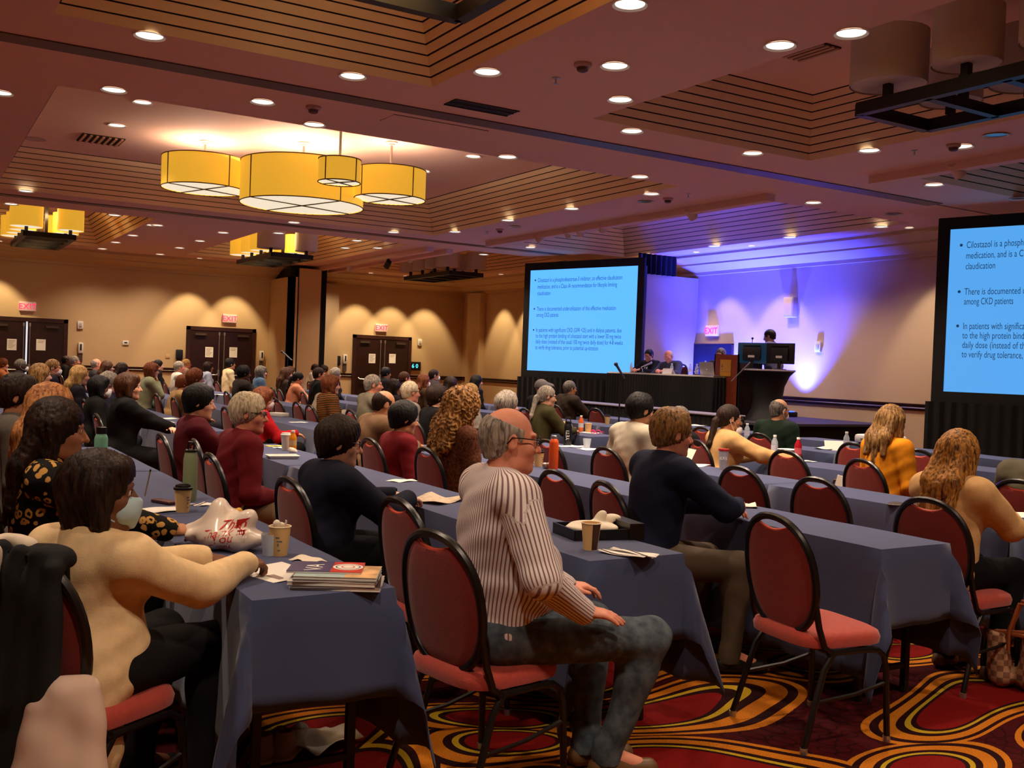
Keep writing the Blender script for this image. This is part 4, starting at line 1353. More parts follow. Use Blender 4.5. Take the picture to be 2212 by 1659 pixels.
class Clay:
    def __init__(s):
        s.p = []

    def cone(s, a, b, ra, rb, k=0.03, op='add'):
        s.p.append(('cone', V(*a), V(*b), ra, rb, k, op)); return s

    def ell(s, c, r, R=None, k=0.03, op='add'):
        s.p.append(('ell', V(*c), V(*r), np.eye(3) if R is None else R, None, k, op)); return s

    def torus(s, c, R, big, thick, high, k=0.01, op='add', sx=1.0):
        s.p.append(('torus', V(*c), R, (big, thick, high), sx, k, op)); return s

    def cut(s, pt, n, k=0.004):
        s.p.append(('cut', V(*pt), nrm(V(*n)), None, None, k, 'cut')); return s

    @staticmethod
    def bounds(p):
        if p[0] == 'cone':
            r = max(p[3], p[4]); return np.minimum(p[1], p[2]) - r, np.maximum(p[1], p[2]) + r
        if p[0] == 'ell':
            e = np.abs(p[3]) @ p[2]; return p[1] - e, p[1] + e
        big, th, hi = p[3]
        e = max((big + th) * max(p[4], 1), hi); return p[1] - e, p[1] + e

    def grow(s, t, skip=()):
        c = Clay()
        for p in s.p:
            p = list(p)
            if p[0] == 'cone': p[3] += t; p[4] += t
            elif p[0] == 'ell': p[2] = p[2] + t
            c.p.append(tuple(p))
        return c

    def mesh(s, name, m, h, parent=None, disp=None, sm=True):
        bs = [s.bounds(p) for p in s.p if p[6] == 'add']
        lo = np.min([b[0] for b in bs], 0) - 4 * h; hi = np.max([b[1] for b in bs], 0) + 4 * h
        n = np.ceil((hi - lo) / h).astype(int) + 1
        F = np.full(n, BIG, np.float32)
        ax = [(lo[i] + h * np.arange(n[i])).astype(np.float32) for i in range(3)]
        for p in s.p:
            k = p[5]
            if p[6] == 'cut':
                pt, nn = p[1], p[2]
                D = ((ax[0] - pt[0]) * nn[0])[:, None, None] + ((ax[1] - pt[1]) * nn[1])[None, :, None] + ((ax[2] - pt[2]) * nn[2])[None, None, :]
                np.maximum(F, D.astype(np.float32), out=F)
                continue
            b0, b1 = s.bounds(p)
            i0 = np.clip(np.floor((b0 - k - 3 * h - lo) / h).astype(int), 0, n); i1 = np.clip(np.ceil((b1 + k + 3 * h - lo) / h).astype(int) + 1, 0, n)
            if np.any(i1 <= i0): continue
            sl = tuple(slice(a, b) for a, b in zip(i0, i1))
            x = ax[0][sl[0]][:, None, None]; y = ax[1][sl[1]][None, :, None]; z = ax[2][sl[2]][None, None, :]
            if p[0] == 'cone':
                a, b, ra, rb = p[1], p[2], p[3], p[4]
                d = b - a; L = max(float(d @ d), 1e-9)
                px, py, pz = x - a[0], y - a[1], z - a[2]
                t = np.clip((px * d[0] + py * d[1] + pz * d[2]) / L, 0, 1)
                D = np.sqrt((px - t * d[0]) ** 2 + (py - t * d[1]) ** 2 + (pz - t * d[2]) ** 2) - (ra + (rb - ra) * t)
            else:
                c = p[1]; px, py, pz = x - c[0], y - c[1], z - c[2]
                R = p[3] if p[0] == 'ell' else p[2]
                u = px * R[0, 0] + py * R[1, 0] + pz * R[2, 0]; v = px * R[0, 1] + py * R[1, 1] + pz * R[2, 1]; q = px * R[0, 2] + py * R[1, 2] + pz * R[2, 2]
                if p[0] == 'ell':
                    r = p[2]
                    k0 = np.sqrt((u / r[0]) ** 2 + (v / r[1]) ** 2 + (q / r[2]) ** 2) + 1e-6
                    k1 = np.sqrt((u / r[0] ** 2) ** 2 + (v / r[1] ** 2) ** 2 + (q / r[2] ** 2) ** 2) + 1e-6
                    D = k0 * (k0 - 1) / k1
                else:
                    big, th, hh = p[3]
                    rr = np.sqrt((u / p[4]) ** 2 + v ** 2) - big
                    D = (np.sqrt((rr / th) ** 2 + (q / hh) ** 2) - 1) * min(th, hh)
            A = F[sl]
            if p[6] == 'add':
                hh_ = np.clip(0.5 + 0.5 * (A - D) / k, 0, 1)
                F[sl] = A + (D - A) * hh_ - k * hh_ * (1 - hh_)
            else:
                D = -D
                hh_ = np.clip(0.5 - 0.5 * (A - D) / k, 0, 1)
                F[sl] = A + (D - A) * hh_ + k * hh_ * (1 - hh_)
        if disp is not None:
            I = np.argwhere(np.abs(F) < 0.035)
            P = lo + I * h
            F[I[:, 0], I[:, 1], I[:, 2]] += disp(P).astype(np.float32)
        G = openvdb.FloatGrid(BIG)
        G.copyFromArray(F, tolerance=0.0)
        pts, quads = G.convertToQuads(0.0)
        pts = lo + pts * h
        me = bpy.data.meshes.new(name)
        me.vertices.add(len(pts)); me.vertices.foreach_set('co', pts.astype(np.float32).ravel())
        me.loops.add(len(quads) * 4); me.loops.foreach_set('vertex_index', quads[:, ::-1].astype(np.int32).ravel())
        me.polygons.add(len(quads)); me.polygons.foreach_set('loop_start', np.arange(0, len(quads) * 4, 4, dtype=np.int32))
        me.update(calc_edges=True)
        me.materials.append(m)
        if sm: me.shade_smooth()
        o = bpy.data.objects.new(name, me)
        COL.objects.link(o)
        if parent is not None: o.parent = parent
        return o


def folds(seed, amp, f=1.0, dense=1.0):
    r = random.Random(seed)
    a = [r.uniform(0, 6.28) for _ in range(9)]

    def fn(P):
        x, y, z = P[:, 0], P[:, 1], P[:, 2]
        w1 = np.sin(34 * f * z + 7 * np.sin(5.2 * x + a[0]) + 6 * np.sin(4.1 * y + a[1]) + a[2])
        w2 = np.sin(30 * f * (x * 0.6 + y * 0.8) + 5 * np.sin(7 * z + a[3]) + a[4])
        w3 = np.sin(70 * f * (z - 0.5 * x) + 6 * np.sin(6 * y + a[5]) + a[6])
        g = 0.5 + 0.5 * np.sin(6.3 * x + 5.1 * z + 4.4 * y + a[7])
        return amp * (0.55 * w1 * g + 0.45 * w2 * (1 - g) + 0.25 * w3 * g)
    return fn


def strands(c, amp, f=1.0, seed=0, curl=0.0):
    r = random.Random(seed)
    a = [r.uniform(0, 6.28) for _ in range(6)]

    def fn(P):
        q = P - c
        th = np.arctan2(q[:, 0], -q[:, 1] + 0.02)
        z = q[:, 2]
        s = np.sin(26 * f * th + 14 * z + 2.2 * np.sin(30 * z + a[0]) + a[1]) * 0.55 + np.sin(47 * f * th - 10 * z + a[2]) * 0.35
        if curl:
            s = s * 0.4 + curl * (np.sin(95 * z + 5 * np.sin(9 * th + a[3]) + a[4]) * np.sin(16 * th + 5 * np.sin(40 * z) + a[5]))
        return amp * s
    return fn


SKIN = {'fair': (226, 168, 138), 'pink': (222, 146, 118), 'tan': (192, 134, 98), 'brown': (118, 74, 50), 'dark': (74, 46, 34)}
HAIRC = {'black': ((8, 7, 8), (26, 22, 22)), 'dark': ((22, 13, 9), (54, 34, 24)), 'brown': ((44, 25, 15), (96, 60, 36)), 'auburn': ((70, 32, 16), (140, 76, 40)), 'strawberry': ((120, 66, 32), (204, 142, 88)),
         'blonde': ((130, 92, 48), (214, 172, 108)), 'darkblonde': ((74, 50, 28), (168, 126, 74)), 'ombre': ((58, 34, 22), (196, 136, 62)), 'grey': ((88, 78, 70), (176, 164, 150)), 'white': ((150, 132, 104), (226, 210, 180)), 'salt': ((52, 46, 42), (130, 122, 114)), 'curlblonde': ((72, 42, 20), (190, 136, 72))}


def ik(S, W, L1, L2, pole):
    d = W - S; L = np.linalg.norm(d)
    if L > (L1 + L2) * 0.985:
        W = S + d * ((L1 + L2) * 0.985 / L); d = W - S; L = np.linalg.norm(d)
    a = (L1 * L1 - L2 * L2 + L * L) / (2 * L)
    h = math.sqrt(max(L1 * L1 - a * a, 0))
    u = d / L
    pp = nrm(pole - u * (pole @ u))
    return S + u * a + pp * h, W


def hand(c, W, fd, pn, side, curl=0.35, spread=0.12, s=1.0, thumb=0.7):
    """palm with four unequal bent fingers and a thumb from its side"""
    fd = nrm(fd); pn = nrm(pn - fd * (pn @ fd))
    th = np.cross(fd, pn) * side
    Rm = np.stack([th, fd, pn], 1)
    c.cone(W - fd * 0.02, W + fd * 0.03 * s, 0.024 * s, 0.026 * s, 0.02)
    c.ell(W + fd * 0.052 * s, (0.041 * s, 0.05 * s, 0.017 * s), Rm, 0.012)
    for i, (off, ln) in enumerate(((0.029, 0.071), (0.010, 0.080), (-0.010, 0.075), (-0.029, 0.058))):
        b = W + fd * (0.088 - 0.006 * abs(i - 1)) * s + th * off * s
        cur = b; ang = 0.15
        dv = nrm(fd + th * spread * (1.5 - i) * 0.8)
        for sg, fr in enumerate((0.44, 0.31, 0.25)):
            ang += curl * (1.0 if sg else 0.6) * (1 + 0.12 * i)
            q = dv * math.cos(ang) + pn * math.sin(ang)
            nx = cur + q * ln * fr * s
            c.cone(cur, nx, (0.0098 - 0.0008 * sg) * s, (0.0090 - 0.0008 * sg) * s, 0.004 if sg else 0.009)
            cur = nx
    b = W + fd * 0.025 * s + th * 0.028 * s
    e = b + nrm(fd * 0.75 + th * thumb + pn * 0.25) * 0.042 * s
    c.cone(b, e, 0.014 * s, 0.011 * s, 0.012)
    c.cone(e, e + nrm(fd + th * thumb * 0.25 + pn * 0.2) * 0.03 * s, 0.011 * s, 0.0085 * s, 0.004)


NPEOPLE = [0]


def person(label, x, y, ztop, rz=0.0, sex='m', skin='fair', hair=('short', 'brown'), top=((60, 60, 70), 'shirt'), legs=(40, 40, 48), lean=6, side=0, twist=0, head=(0, 0, 0), girth=1.0, belly=0.0,
           hands=('lap', 'lap'), h=0.012, glasses=False, mask=None, z0=0.0, standing=False, knees=None, ankles=None, top_mat=None, leg_mat=None, collar=True, extra=None, handpose=None, shoes=(20, 17, 16), hem=None, fold=0.006, sleeves=True, hairamp=1.0):
    NPEOPLE[0] += 1
    sd = NPEOPLE[0]
    e = empty('person', (x, y, z0), label, 'person', math.radians(rz), 'people seated in the hall' if not standing and z0 == 0 else 'people on the stage')
    f = sex == 'f'
    sw = (0.164 if f else 0.193) * (0.6 + 0.4 * girth)
    P = V(0, -0.03, 0.565) if not standing else V(0, 0, 0.93)
    Tm = rot(0, 0, twist) @ rot(-lean, side, 0)
    tl = (ztop - P[2] - 0.255) / max(0.5, math.cos(math.radians(lean)))
    up = Tm[:, 2]; tp = lambda a, b, c: P + Tm @ V(a, b, c)
    q = tl / 0.5
    Hm = rot(*head) if len(head) == 3 else head
    Hm = rot(-lean * 0.3, side * 0.3, twist) @ Hm
    N = tp(0, 0, tl)
    Hc = N + up * 0.045 + V(0, 0, 0.085) + Hm @ V(0, 0.018, 0)
    hp = lambda a, b, c: Hc + Hm @ V(a, b, c)
    g = girth
    # ---- torso
    torso = Clay()
    torso.ell(tp(0, 0, 0.0), (0.168 * g, 0.125 * g, 0.12), Tm, 0.06)
    torso.ell(tp(0, 0.012 + belly * 0.05, 0.17 * q), ((0.138 if f else 0.148) * g + belly * 0.03, 0.1 * g + belly * 0.075, 0.16 * q), Tm, 0.08)
    torso.ell(tp(0, -0.004, 0.335 * q), ((0.145 if f else 0.165) * g, 0.108 * g, 0.165 * q), Tm, 0.06)
    torso.cone(tp(-sw + 0.03, -0.012, tl - 0.066), tp(sw - 0.03, -0.012, tl - 0.066), 0.06 * g, 0.06 * g, 0.05)
    if f:
        for s_ in (-1, 1): torso.ell(tp(s_ * 0.07, 0.085 * g, 0.31 * q), (0.062, 0.055, 0.062), Tm, 0.04)
    for s_ in (-1, 1):
        torso.cone(tp(0, -0.022, tl - 0.022), tp(s_ * sw * 0.85, -0.012, tl - 0.058), 0.034, 0.046 * g, 0.03)
    # ---- arms
    arms, wrists, hnds = Clay(), [], Clay()
    hs = 0.9 if f else 1.0
    for s_, hh in ((-1, hands[0]), (1, hands[1])):
        S = tp(s_ * sw, -0.01, tl - 0.068)
        L1, L2 = (0.265, 0.235) if f else (0.29, 0.255)
        pole = V(s_ * 0.55, -0.35, -0.8)
        fd = pn = None; curl = 0.35
        if isinstance(hh, tuple):
            W = V(*hh[0]); pole = V(*hh[1]) if len(hh) > 1 and hh[1] else pole
            if len(hh) > 2 and hh[2]: fd = V(*hh[2])
            if len(hh) > 3 and hh[3]: pn = V(*hh[3])
            if len(hh) > 4: curl = hh[4]
        elif hh == 'lap':
            W = V(s_ * 0.10, 0.20, 0.655); fd = V(-s_ * 0.35, 1, -0.1)
        elif hh == 'table':
            W = V(s_ * 0.08, 0.42, 0.805); fd = V(-s_ * 0.5, 1, -0.05); pole = V(s_ * 0.9, -0.2, -0.8)
        elif hh == 'fold':
            W = V(-s_ * 0.02, 0.44 + 0.05 * (s_ > 0), 0.80); fd = V(-s_ * 1, 0.25, 0); pole = V(s_ * 0.8, -0.2, -0.6)
        elif hh == 'chin':
            W = hp(s_ * 0.03, 0.10, -0.20); fd = hp(0, 0.075, -0.08) - W; pn = Hm @ V(0, -1, 0.2); curl = 0.9; pole = V(s_ * 0.5, 0.3, -1)
        elif hh == 'cross':
            W = tp(-s_ * 0.08, 0.17 * g + 0.04 * (s_ > 0), 0.20 * q); fd = V(-s_ * 1, 0.1, -0.1); pole = V(s_ * 0.9, 0.1, -0.7)
        else:
            W = V(s_ * 0.28, 0.05, 0.55); fd = V(0, 0.2, -1)
        E, W = ik(S, W, L1, L2, pole)
        if fd is None: fd = W - E
        if pn is None: pn = V(0, 0, -1.0) if abs(nrm(fd)[2]) < 0.8 else V(-s_, 0, 0)
        arms.cone(S, E, 0.056 * g, 0.043 * g, 0.035)
        arms.cone(E, W, 0.043 * g, 0.029, 0.02)
        hand(hnds, W, fd, pn, s_, curl, s=hs)
        wrists.append((E, W))
    # ---- legs
    lg = Clay(); feet = []
    for i, s_ in enumerate((-1, 1)):
        if standing:
            H = P + V(s_ * 0.09, 0, -0.03); K = V(s_ * 0.1, 0.02, 0.5); A = V(s_ * 0.1, -0.02, 0.09); fdir = V(0, 1, 0)
        else:
            H = P + V(s_ * 0.088, 0.0, -0.015)
            K = V(*knees[i]) if knees else V(s_ * 0.125, 0.40, 0.535)
            A = V(*ankles[i]) if ankles else V(s_ * 0.13, 0.31, 0.095)
            fdir = nrm(V((K - H)[0], (K - H)[1], 0) * V(0.7, 1, 0))
        lg.cone(H, K, 0.088 * g, 0.06, 0.05)
        lg.cone(K, A, 0.058, 0.038, 0.03)
        lg.ell(K + (A - K) * 0.28 + nrm(H - K) * V(1, 1, 0) * 0.02, (0.05, 0.055, 0.11), None, 0.04)
        feet.append((A, fdir))
    # ---- head
    hd = Clay()
    hd.cone(tp(0, -0.012, tl - 0.03), hp(0, -0.022, -0.055), 0.053 if not f else 0.046, 0.051 if not f else 0.044, 0.03)
    hd.ell(hp(0, -0.014, 0.025), (0.0755, 0.094, 0.09), Hm, 0.03)
    hd.ell(hp(0, 0.028, -0.04), (0.06, 0.066, 0.08), Hm, 0.03)
    hd.cone(hp(-0.035, 0.02, -0.085), hp(0, 0.07, -0.1), 0.022, 0.020, 0.025); hd.cone(hp(0.035, 0.02, -0.085), hp(0, 0.07, -0.1), 0.022, 0.020, 0.025)
    hd.cone(hp(0, 0.088, 0.006), hp(0, 0.112, -0.034), 0.009, 0.0125, 0.012)
    for s_ in (-1, 1):
        hd.cone(hp(s_ * 0.012, 0.092, -0.038), hp(s_ * 0.015, 0.095, -0.038), 0.009, 0.009, 0.008)
        hd.ell(hp(s_ * 0.04, 0.055, -0.028), (0.024, 0.026, 0.024), Hm, 0.02)
        hd.ell(hp(s_ * 0.032, 0.094, 0.006), (0.018, 0.014, 0.012), Hm, 0.012, 'sub')
        hd.ell(hp(s_ * 0.031, 0.078, 0.004), (0.0145, 0.0135, 0.0115), Hm, 0.004)
        hd.cone(hp(s_ * 0.015, 0.089, 0.024), hp(s_ * 0.05, 0.076, 0.024), 0.008, 0.007, 0.012)
        Re = Hm @ rot(0, 0, s_ * -22)
        hd.ell(hp(s_ * 0.079, -0.008, -0.006), (0.008, 0.021, 0.033), Re, 0.008)
        hd.ell(hp(s_ * 0.089, -0.004, -0.004), (0.007, 0.011, 0.018), Re, 0.006, 'sub')
    hd.ell(hp(0, 0.088, -0.062), (0.023, 0.011, 0.0055), Hm, 0.006); hd.ell(hp(0, 0.087, -0.071), (0.020, 0.011, 0.006), Hm, 0.006)
    hd.ell(hp(0, 0.101, -0.0668), (0.020, 0.008, 0.0016), Hm, 0.003, 'sub')
    msk = mat('skin_' + skin, SKIN[skin], 0.5, var=0.06, vscale=18, sub=0.08 if h < 0.009 else 0.0, spec=0.35)
    body = Clay(); body.p = torso.p + lg.p + arms.p
    for A, fdir in feet:
        body.cone(A, A + V(0, 0, -0.045) + fdir * 0.13, 0.038, 0.028, 0.03)
    body.p += hd.p + hnds.p
    body.mesh('body', msk, min(h, 0.0105), e)
    # ---- top
    tcol, tkind = top
    tm = top_mat or mat('cloth_%d_%d_%d' % tcol, tcol, 0.85, var=0.08, vscale=30, bump=0.12, bscale=240, spec=0.15)
    t = 0.018 if tkind != 'jacket' else 0.023
    tc = Clay(); tc.p = torso.p + (arms.p if sleeves else [])
    if not sleeves:
        for s_ in (-1, 1): tc.cone(tp(s_ * sw, -0.01, tl - 0.068), tp(s_ * (sw + 0.02), -0.01, tl - 0.12), 0.05 * g, 0.05 * g, 0.03)
    tc = tc.grow(t)
    if tkind == 'jacket' or hem:
        hz = 0.44 if not hem else hem
        tc.cone(tp(-0.08, -0.07, 0.02), V(-0.1, -0.13, hz + 0.05) if not standing else tp(-0.09, -0.03, -0.12), 0.10 * g, 0.09 * g, 0.05); tc.cone(tp(0.08, -0.07, 0.02), V(0.1, -0.13, hz + 0.05) if not standing else tp(0.09, -0.03, -0.12), 0.10 * g, 0.09 * g, 0.05)
    Nn = nrm(hp(0, -0.02, -0.06) - N)
    tc.cone(N - up * 0.01 + Nn * 0.02, N + Nn * 0.2, 0.058 if not f else 0.056, 0.1, 0.008, 'sub')
    if collar:
        Rc = Tm @ rot(-14, 0, 0)
        tc.torus(N + Nn * 0.004 - up * 0.004, Rc, 0.064 if not f else 0.058, 0.010, 0.027 if collar != 'low' else 0.014, 0.012)
    for E, W in wrists:
        d = nrm(W - E)
        if sleeves:
            tc.cone(W - d * 0.035, W + d * 0.004, 0.037 * g, 0.038 * g, 0.012)
            tc.cone(W + d * 0.006, W + d * 0.16, 0.03, 0.06, 0.004, 'sub')
    if not hem and tkind != 'jacket':
        tc.cut(tp(0, 0, -0.055 if not standing else -0.06), -up)
    topo = tc.mesh('jacket' if tkind == 'jacket' else ('sweater' if tkind == 'sweater' else 'shirt'), tm, h, e, folds(sd, fold))
    if top_mat is not None and top_mat.name == 'striped_shirt':
        co = np.empty(len(topo.data.vertices) * 3, np.float32); topo.data.vertices.foreach_get('co', co); co = co.reshape(-1, 3).astype(float)
        loc = (co - P) @ Tm
        st = np.arctan2(loc[:, 0], -loc[:, 1] - 0.02) * 0.155
        for s_, (E, W) in zip((-1, 1), wrists):
            S = tp(s_ * sw, -0.01, tl - 0.068)
            for a, b in ((S, E), (E, W)):
                d = nrm(b - a); rel = co - a; t_ = rel @ d; pr = rel - t_[:, None] * d; dist = np.linalg.norm(pr, axis=1)
                u = nrm(np.cross(d, V(0.3, 0.9, 0.1))); v_ = np.cross(d, u)
                inside = (dist < 0.078) & (t_ > 0.03) & (t_ < np.linalg.norm(b - a) + 0.03)
                st[inside] = (np.arctan2(pr @ u, pr @ v_) * 0.055)[inside]
        topo.data.attributes.new('stripe', 'FLOAT', 'POINT').data.foreach_set('value', st.astype(np.float32))
    # ---- trousers
    lm = leg_mat or mat('trousers_%d_%d_%d' % legs, legs, 0.85, var=0.08, vscale=20, bump=0.1, bscale=220, spec=0.15)
    pc = Clay(); pc.p = [torso.p[0]] + lg.p
    pc = pc.grow(0.013)
    for A, fdir in feet:
        pc.cone(A + V(0, 0, 0.03), A + V(0, 0, -0.03), 0.05, 0.056, 0.02)
    pc.cut((0, 0, 0.055), (0, 0, -1))
    pc.mesh('trousers', lm, h * 1.15, e, folds(sd + 300, fold * 0.9, 0.7))
    # ---- shoes
    shm = mat('shoe_%d_%d_%d' % shoes, shoes, 0.45)
    for A, fdir in feet:
        b = V(A[0], A[1], 0.0)
        sc = Clay(); sc.cone(b - fdir * 0.035 + V(0, 0, 0.04), b + fdir * 0.17 + V(0, 0, 0.03), 0.04, 0.038, 0.02); sc.cone(A + V(0, 0, -0.005), b + V(0, 0, 0.045) + fdir * 0.04, 0.044, 0.042, 0.03); sc.cut((0, 0, 0.004), (0, 0, -1))
        sc.mesh('shoe', shm, 0.012, e)
    # ---- hair
    style, hc = hair
    hm = mat_pattern('hair_' + hc, 'hair', *HAIRC[hc], 60.0, 0.55)
    base(hm).inputs['Specular IOR Level'].default_value = 0.2
    hr = Clay(); amp = 0.003 * hairamp; f_ = 1.0; curl = 0.0
    cap = lambda t, k=0.02: hr.ell(hp(0, -0.016, 0.028), (0.0755 + t, 0.094 + t, 0.09 + t), Hm, k)

    def face_off(lowz=-0.02, w=0.07, y0=0.105, dz=0.115):
        hr.ell(hp(0, y0, lowz), (w, 0.075, dz * 0.75), Hm, 0.012, 'sub')
    def under(zc=-0.14, r=0.1):
        hr.ell(hp(0, 0.0, zc), (0.14, 0.16, r), Hm, 0.012, 'sub')
    if style == 'short':
        cap(0.010); hr.cone(hp(0, -0.06, 0.02), hp(0, -0.055, -0.05), 0.058, 0.05, 0.03); face_off(-0.03, 0.078, 0.1); under(-0.155, 0.09)
        for s_ in (-1, 1): hr.ell(hp(s_ * 0.085, 0.0, -0.02), (0.02, 0.024, 0.04), Hm, 0.008, 'sub')
        amp = 0.0025
    elif style == 'full':
        cap(0.018); hr.cone(hp(0, 0.03, 0.085), hp(0, -0.05, 0.08), 0.045, 0.05, 0.03); hr.cone(hp(0, -0.06, 0.03), hp(0, -0.055, -0.045), 0.062, 0.05, 0.03); face_off(-0.045, 0.075, 0.105); under(-0.155, 0.09)
        for s_ in (-1, 1): hr.ell(hp(s_ * 0.09, 0.0, -0.025), (0.02, 0.022, 0.036), Hm, 0.008, 'sub')
        amp = 0.005
    elif style == 'fringe':   # bald crown, hair round the back and sides
        cap(0.006); hr.cone(hp(0, -0.055, 0.01), hp(0, -0.05, -0.05), 0.06, 0.05, 0.03); hr.ell(hp(0, 0.03, 0.115), (0.10, 0.125, 0.092), Hm, 0.01, 'sub'); face_off(0.0, 0.09, 0.09, 0.14); under(-0.155, 0.09)
        for s_ in (-1, 1): hr.ell(hp(s_ * 0.085, 0.002, -0.018), (0.02, 0.024, 0.04), Hm, 0.008, 'sub')
        amp = 0.0022
    elif style == 'bob':
        cap(0.020)
        for s_ in (-1, 1): hr.cone(hp(s_ * 0.07, -0.01, 0.02), hp(s_ * 0.072, 0.012, -0.085), 0.034, 0.032, 0.03)
        hr.cone(hp(0, -0.065, 0.01), hp(0, -0.06, -0.085), 0.066, 0.055, 0.04); hr.cone(hp(-0.045, 0.06, 0.08), hp(0.045, 0.06, 0.08), 0.028, 0.028, 0.03); face_off(-0.035, 0.062, 0.115); under(-0.21, 0.09)
        amp = 0.004
    elif style == 'crop':     # short woman's cut, fuller on top and over the ears
        cap(0.022); hr.cone(hp(0, -0.06, 0.03), hp(0, -0.06, -0.06), 0.066, 0.048, 0.03); hr.cone(hp(0, 0.05, 0.085), hp(0, -0.02, 0.095), 0.036, 0.045, 0.03); face_off(-0.04, 0.066, 0.115); under(-0.165, 0.085)
        for s_ in (-1, 1): hr.ell(hp(s_ * 0.098, 0.006, -0.04), (0.026, 0.022, 0.036), Hm, 0.008, 'sub')
        amp = 0.004
    elif style in ('long', 'verylong', 'curly'):
        cap(0.018 if style != 'curly' else 0.045)
        L = {'long': 0.24, 'verylong': 0.34, 'curly': 0.26}[style]
        rr = 0.045 if style != 'curly' else 0.07
        for s_ in (-1, 0, 1):
            a = hp(s_ * 0.05, -0.055, 0.01); b = tp(s_ * 0.085, -0.105 * g - 0.02, tl - L * 0.75 + 0.06 * abs(s_))
            hr.cone(a, (a + b) / 2 + V(0, -0.02, 0), rr * 1.05, rr * 0.95, 0.04); hr.cone((a + b) / 2 + V(0, -0.02, 0), b, rr * 0.9, rr * 0.5 if style != 'curly' else rr * 0.8, 0.04)
        for s_ in (-1, 1):
            hr.cone(hp(s_ * 0.07, -0.01, 0.02), hp(s_ * 0.085, -0.02, -0.11), rr * 0.8, rr * 0.75, 0.03)
        face_off(-0.04, 0.062, 0.118, 0.12)
        amp = 0.006 if style != 'curly' else 0.013
        curl = 0.0 if style == 'long' else (1.0 if style == 'curly' else 0.45)
    elif style == 'pony':
        cap(0.010); face_off(-0.03, 0.075, 0.1); hr.cone(hp(0, -0.06, 0.02), hp(0, -0.055, -0.05), 0.056, 0.048, 0.03); under(-0.155, 0.09)
        hr.ell(hp(0, -0.115, -0.03), (0.03, 0.03, 0.03), Hm, 0.02)
        b = tp(0.0, -0.125 * g - 0.02, tl - 0.13)
        hr.cone(hp(0, -0.125, -0.04), b, 0.034, 0.022, 0.02); hr.cone(b, b + V(0, -0.01, -0.06), 0.026, 0.008, 0.02); amp = 0.004
    elif style == 'bun':
        cap(0.012); face_off(-0.03, 0.075, 0.1); hr.cone(hp(0, -0.06, 0.02), hp(0, -0.05, -0.045), 0.056, 0.046, 0.03); under(-0.155, 0.09)
        hr.ell(hp(0, -0.12, 0.05), (0.042, 0.036, 0.04), Hm, 0.015); amp = 0.003
    elif style == 'cap':
        cap(0.012); hr.cone(hp(0, 0.06, 0.045), hp(0, 0.15, 0.03), 0.05, 0.045, 0.02); hr.ell(hp(0, 0.12, -0.06), (0.2, 0.2, 0.09), Hm, 0.006, 'sub'); hr.ell(hp(0, -0.05, -0.09), (0.2, 0.2, 0.09), Hm, 0.006, 'sub'); amp = 0.0
        hm = mat('grey_cap', (112, 108, 108), 0.9, bump=0.2)
    nm = 'hair' if style != 'cap' else 'flat_cap'
    hr.mesh(nm, hm, min(h, 0.0105), e, strands(hp(0, -0.015, 0.0), amp, f_, sd, curl) if amp else None)
    # ---- glasses, mask
    if glasses:
        gm = mat('glasses_frame', (26, 18, 16), 0.3)
        m = MB()
        for s_ in (-1, 1):
            m.tube([hp(s_ * 0.033 + 0.023 * math.cos(a), 0.101, 0.004 + 0.017 * math.sin(a)) for a in np.linspace(0, 2 * PI, 17)[:-1]], 0.0022, 5, closed=True)
            m.tube([hp(s_ * 0.057, 0.099, 0.008), hp(s_ * 0.083, 0.03, 0.012), hp(s_ * 0.085, -0.012, 0.012), hp(s_ * 0.083, -0.03, -0.012)], 0.0025, 5)
        m.tube([hp(-0.011, 0.104, 0.008), hp(0, 0.108, 0.01), hp(0.011, 0.104, 0.008)], 0.0022, 5)
        m.build('glasses', gm, e)
    if mask:
        mc, low = mask if isinstance(mask, tuple) and isinstance(mask[0], tuple) else (mask, 0.0)
        mm = mat('mask_%d_%d_%d' % mc, mc, 0.8)
        k = Clay(); k.ell(hp(0, 0.066, -0.055 - low), (0.056, 0.052, 0.052), Hm, 0.01); k.cone(hp(0, 0.11, -0.03 - low), hp(0, 0.095, -0.1 - low), 0.016, 0.014, 0.02); k.ell(hp(0, 0.026, -0.052 - low), (0.055, 0.06, 0.062), Hm, 0.006, 'sub'); k.cut(hp(0, 0.012, 0), Hm @ V(0, -1, 0))
        k.mesh('face_mask', mm, 0.006 if h > 0.008 else 0.005, e)
        m = MB()
        for s_ in (-1, 1):
            m.tube([hp(s_ * 0.05, 0.06, -0.03 - low), hp(s_ * 0.085, -0.012, 0.012), hp(s_ * 0.088, -0.028, -0.015)], 0.0028, 5); m.tube([hp(s_ * 0.05, 0.05, -0.085 - low), hp(s_ * 0.087, -0.01, -0.05), hp(s_ * 0.088, -0.028, -0.015)], 0.0028, 5)
        m.build('ear_loop', mm, e)
    # ---- eyes
    m = MB(); m2 = MB()
    for s_ in (-1, 1):
        c = hp(s_ * 0.031, 0.0805, 0.004)
        m.ball(tuple(c), 0.0118, 6); m2.ball(tuple(c + Hm @ V(0, 0.0085, 0)), (0.0055, 0.0045, 0.0055), 5)
    if h < 0.011 or z0 > 0:
        m.build('eyeball', mat('eye_white', (224, 214, 204), 0.3), e); m2.build('iris', mat('eye_dark', (32, 20, 14), 0.2), e)
    if extra: extra(e, tp, hp, P, tl, g, sw)
    return e


def seated(label, x, y, ztop, rz=0.0, chair_label=None, cx=0.0, cy=0.0, crz=None, **k):
    """a person and the banquet chair they sit on"""
    chair(x + cx, y + cy, math.radians(rz if crz is None else crz), chair_label or ' '.join(('red chair under the ' + label.split(',')[0]).split()[:16]))
    return person(label, x, y, ztop, rz, **k)
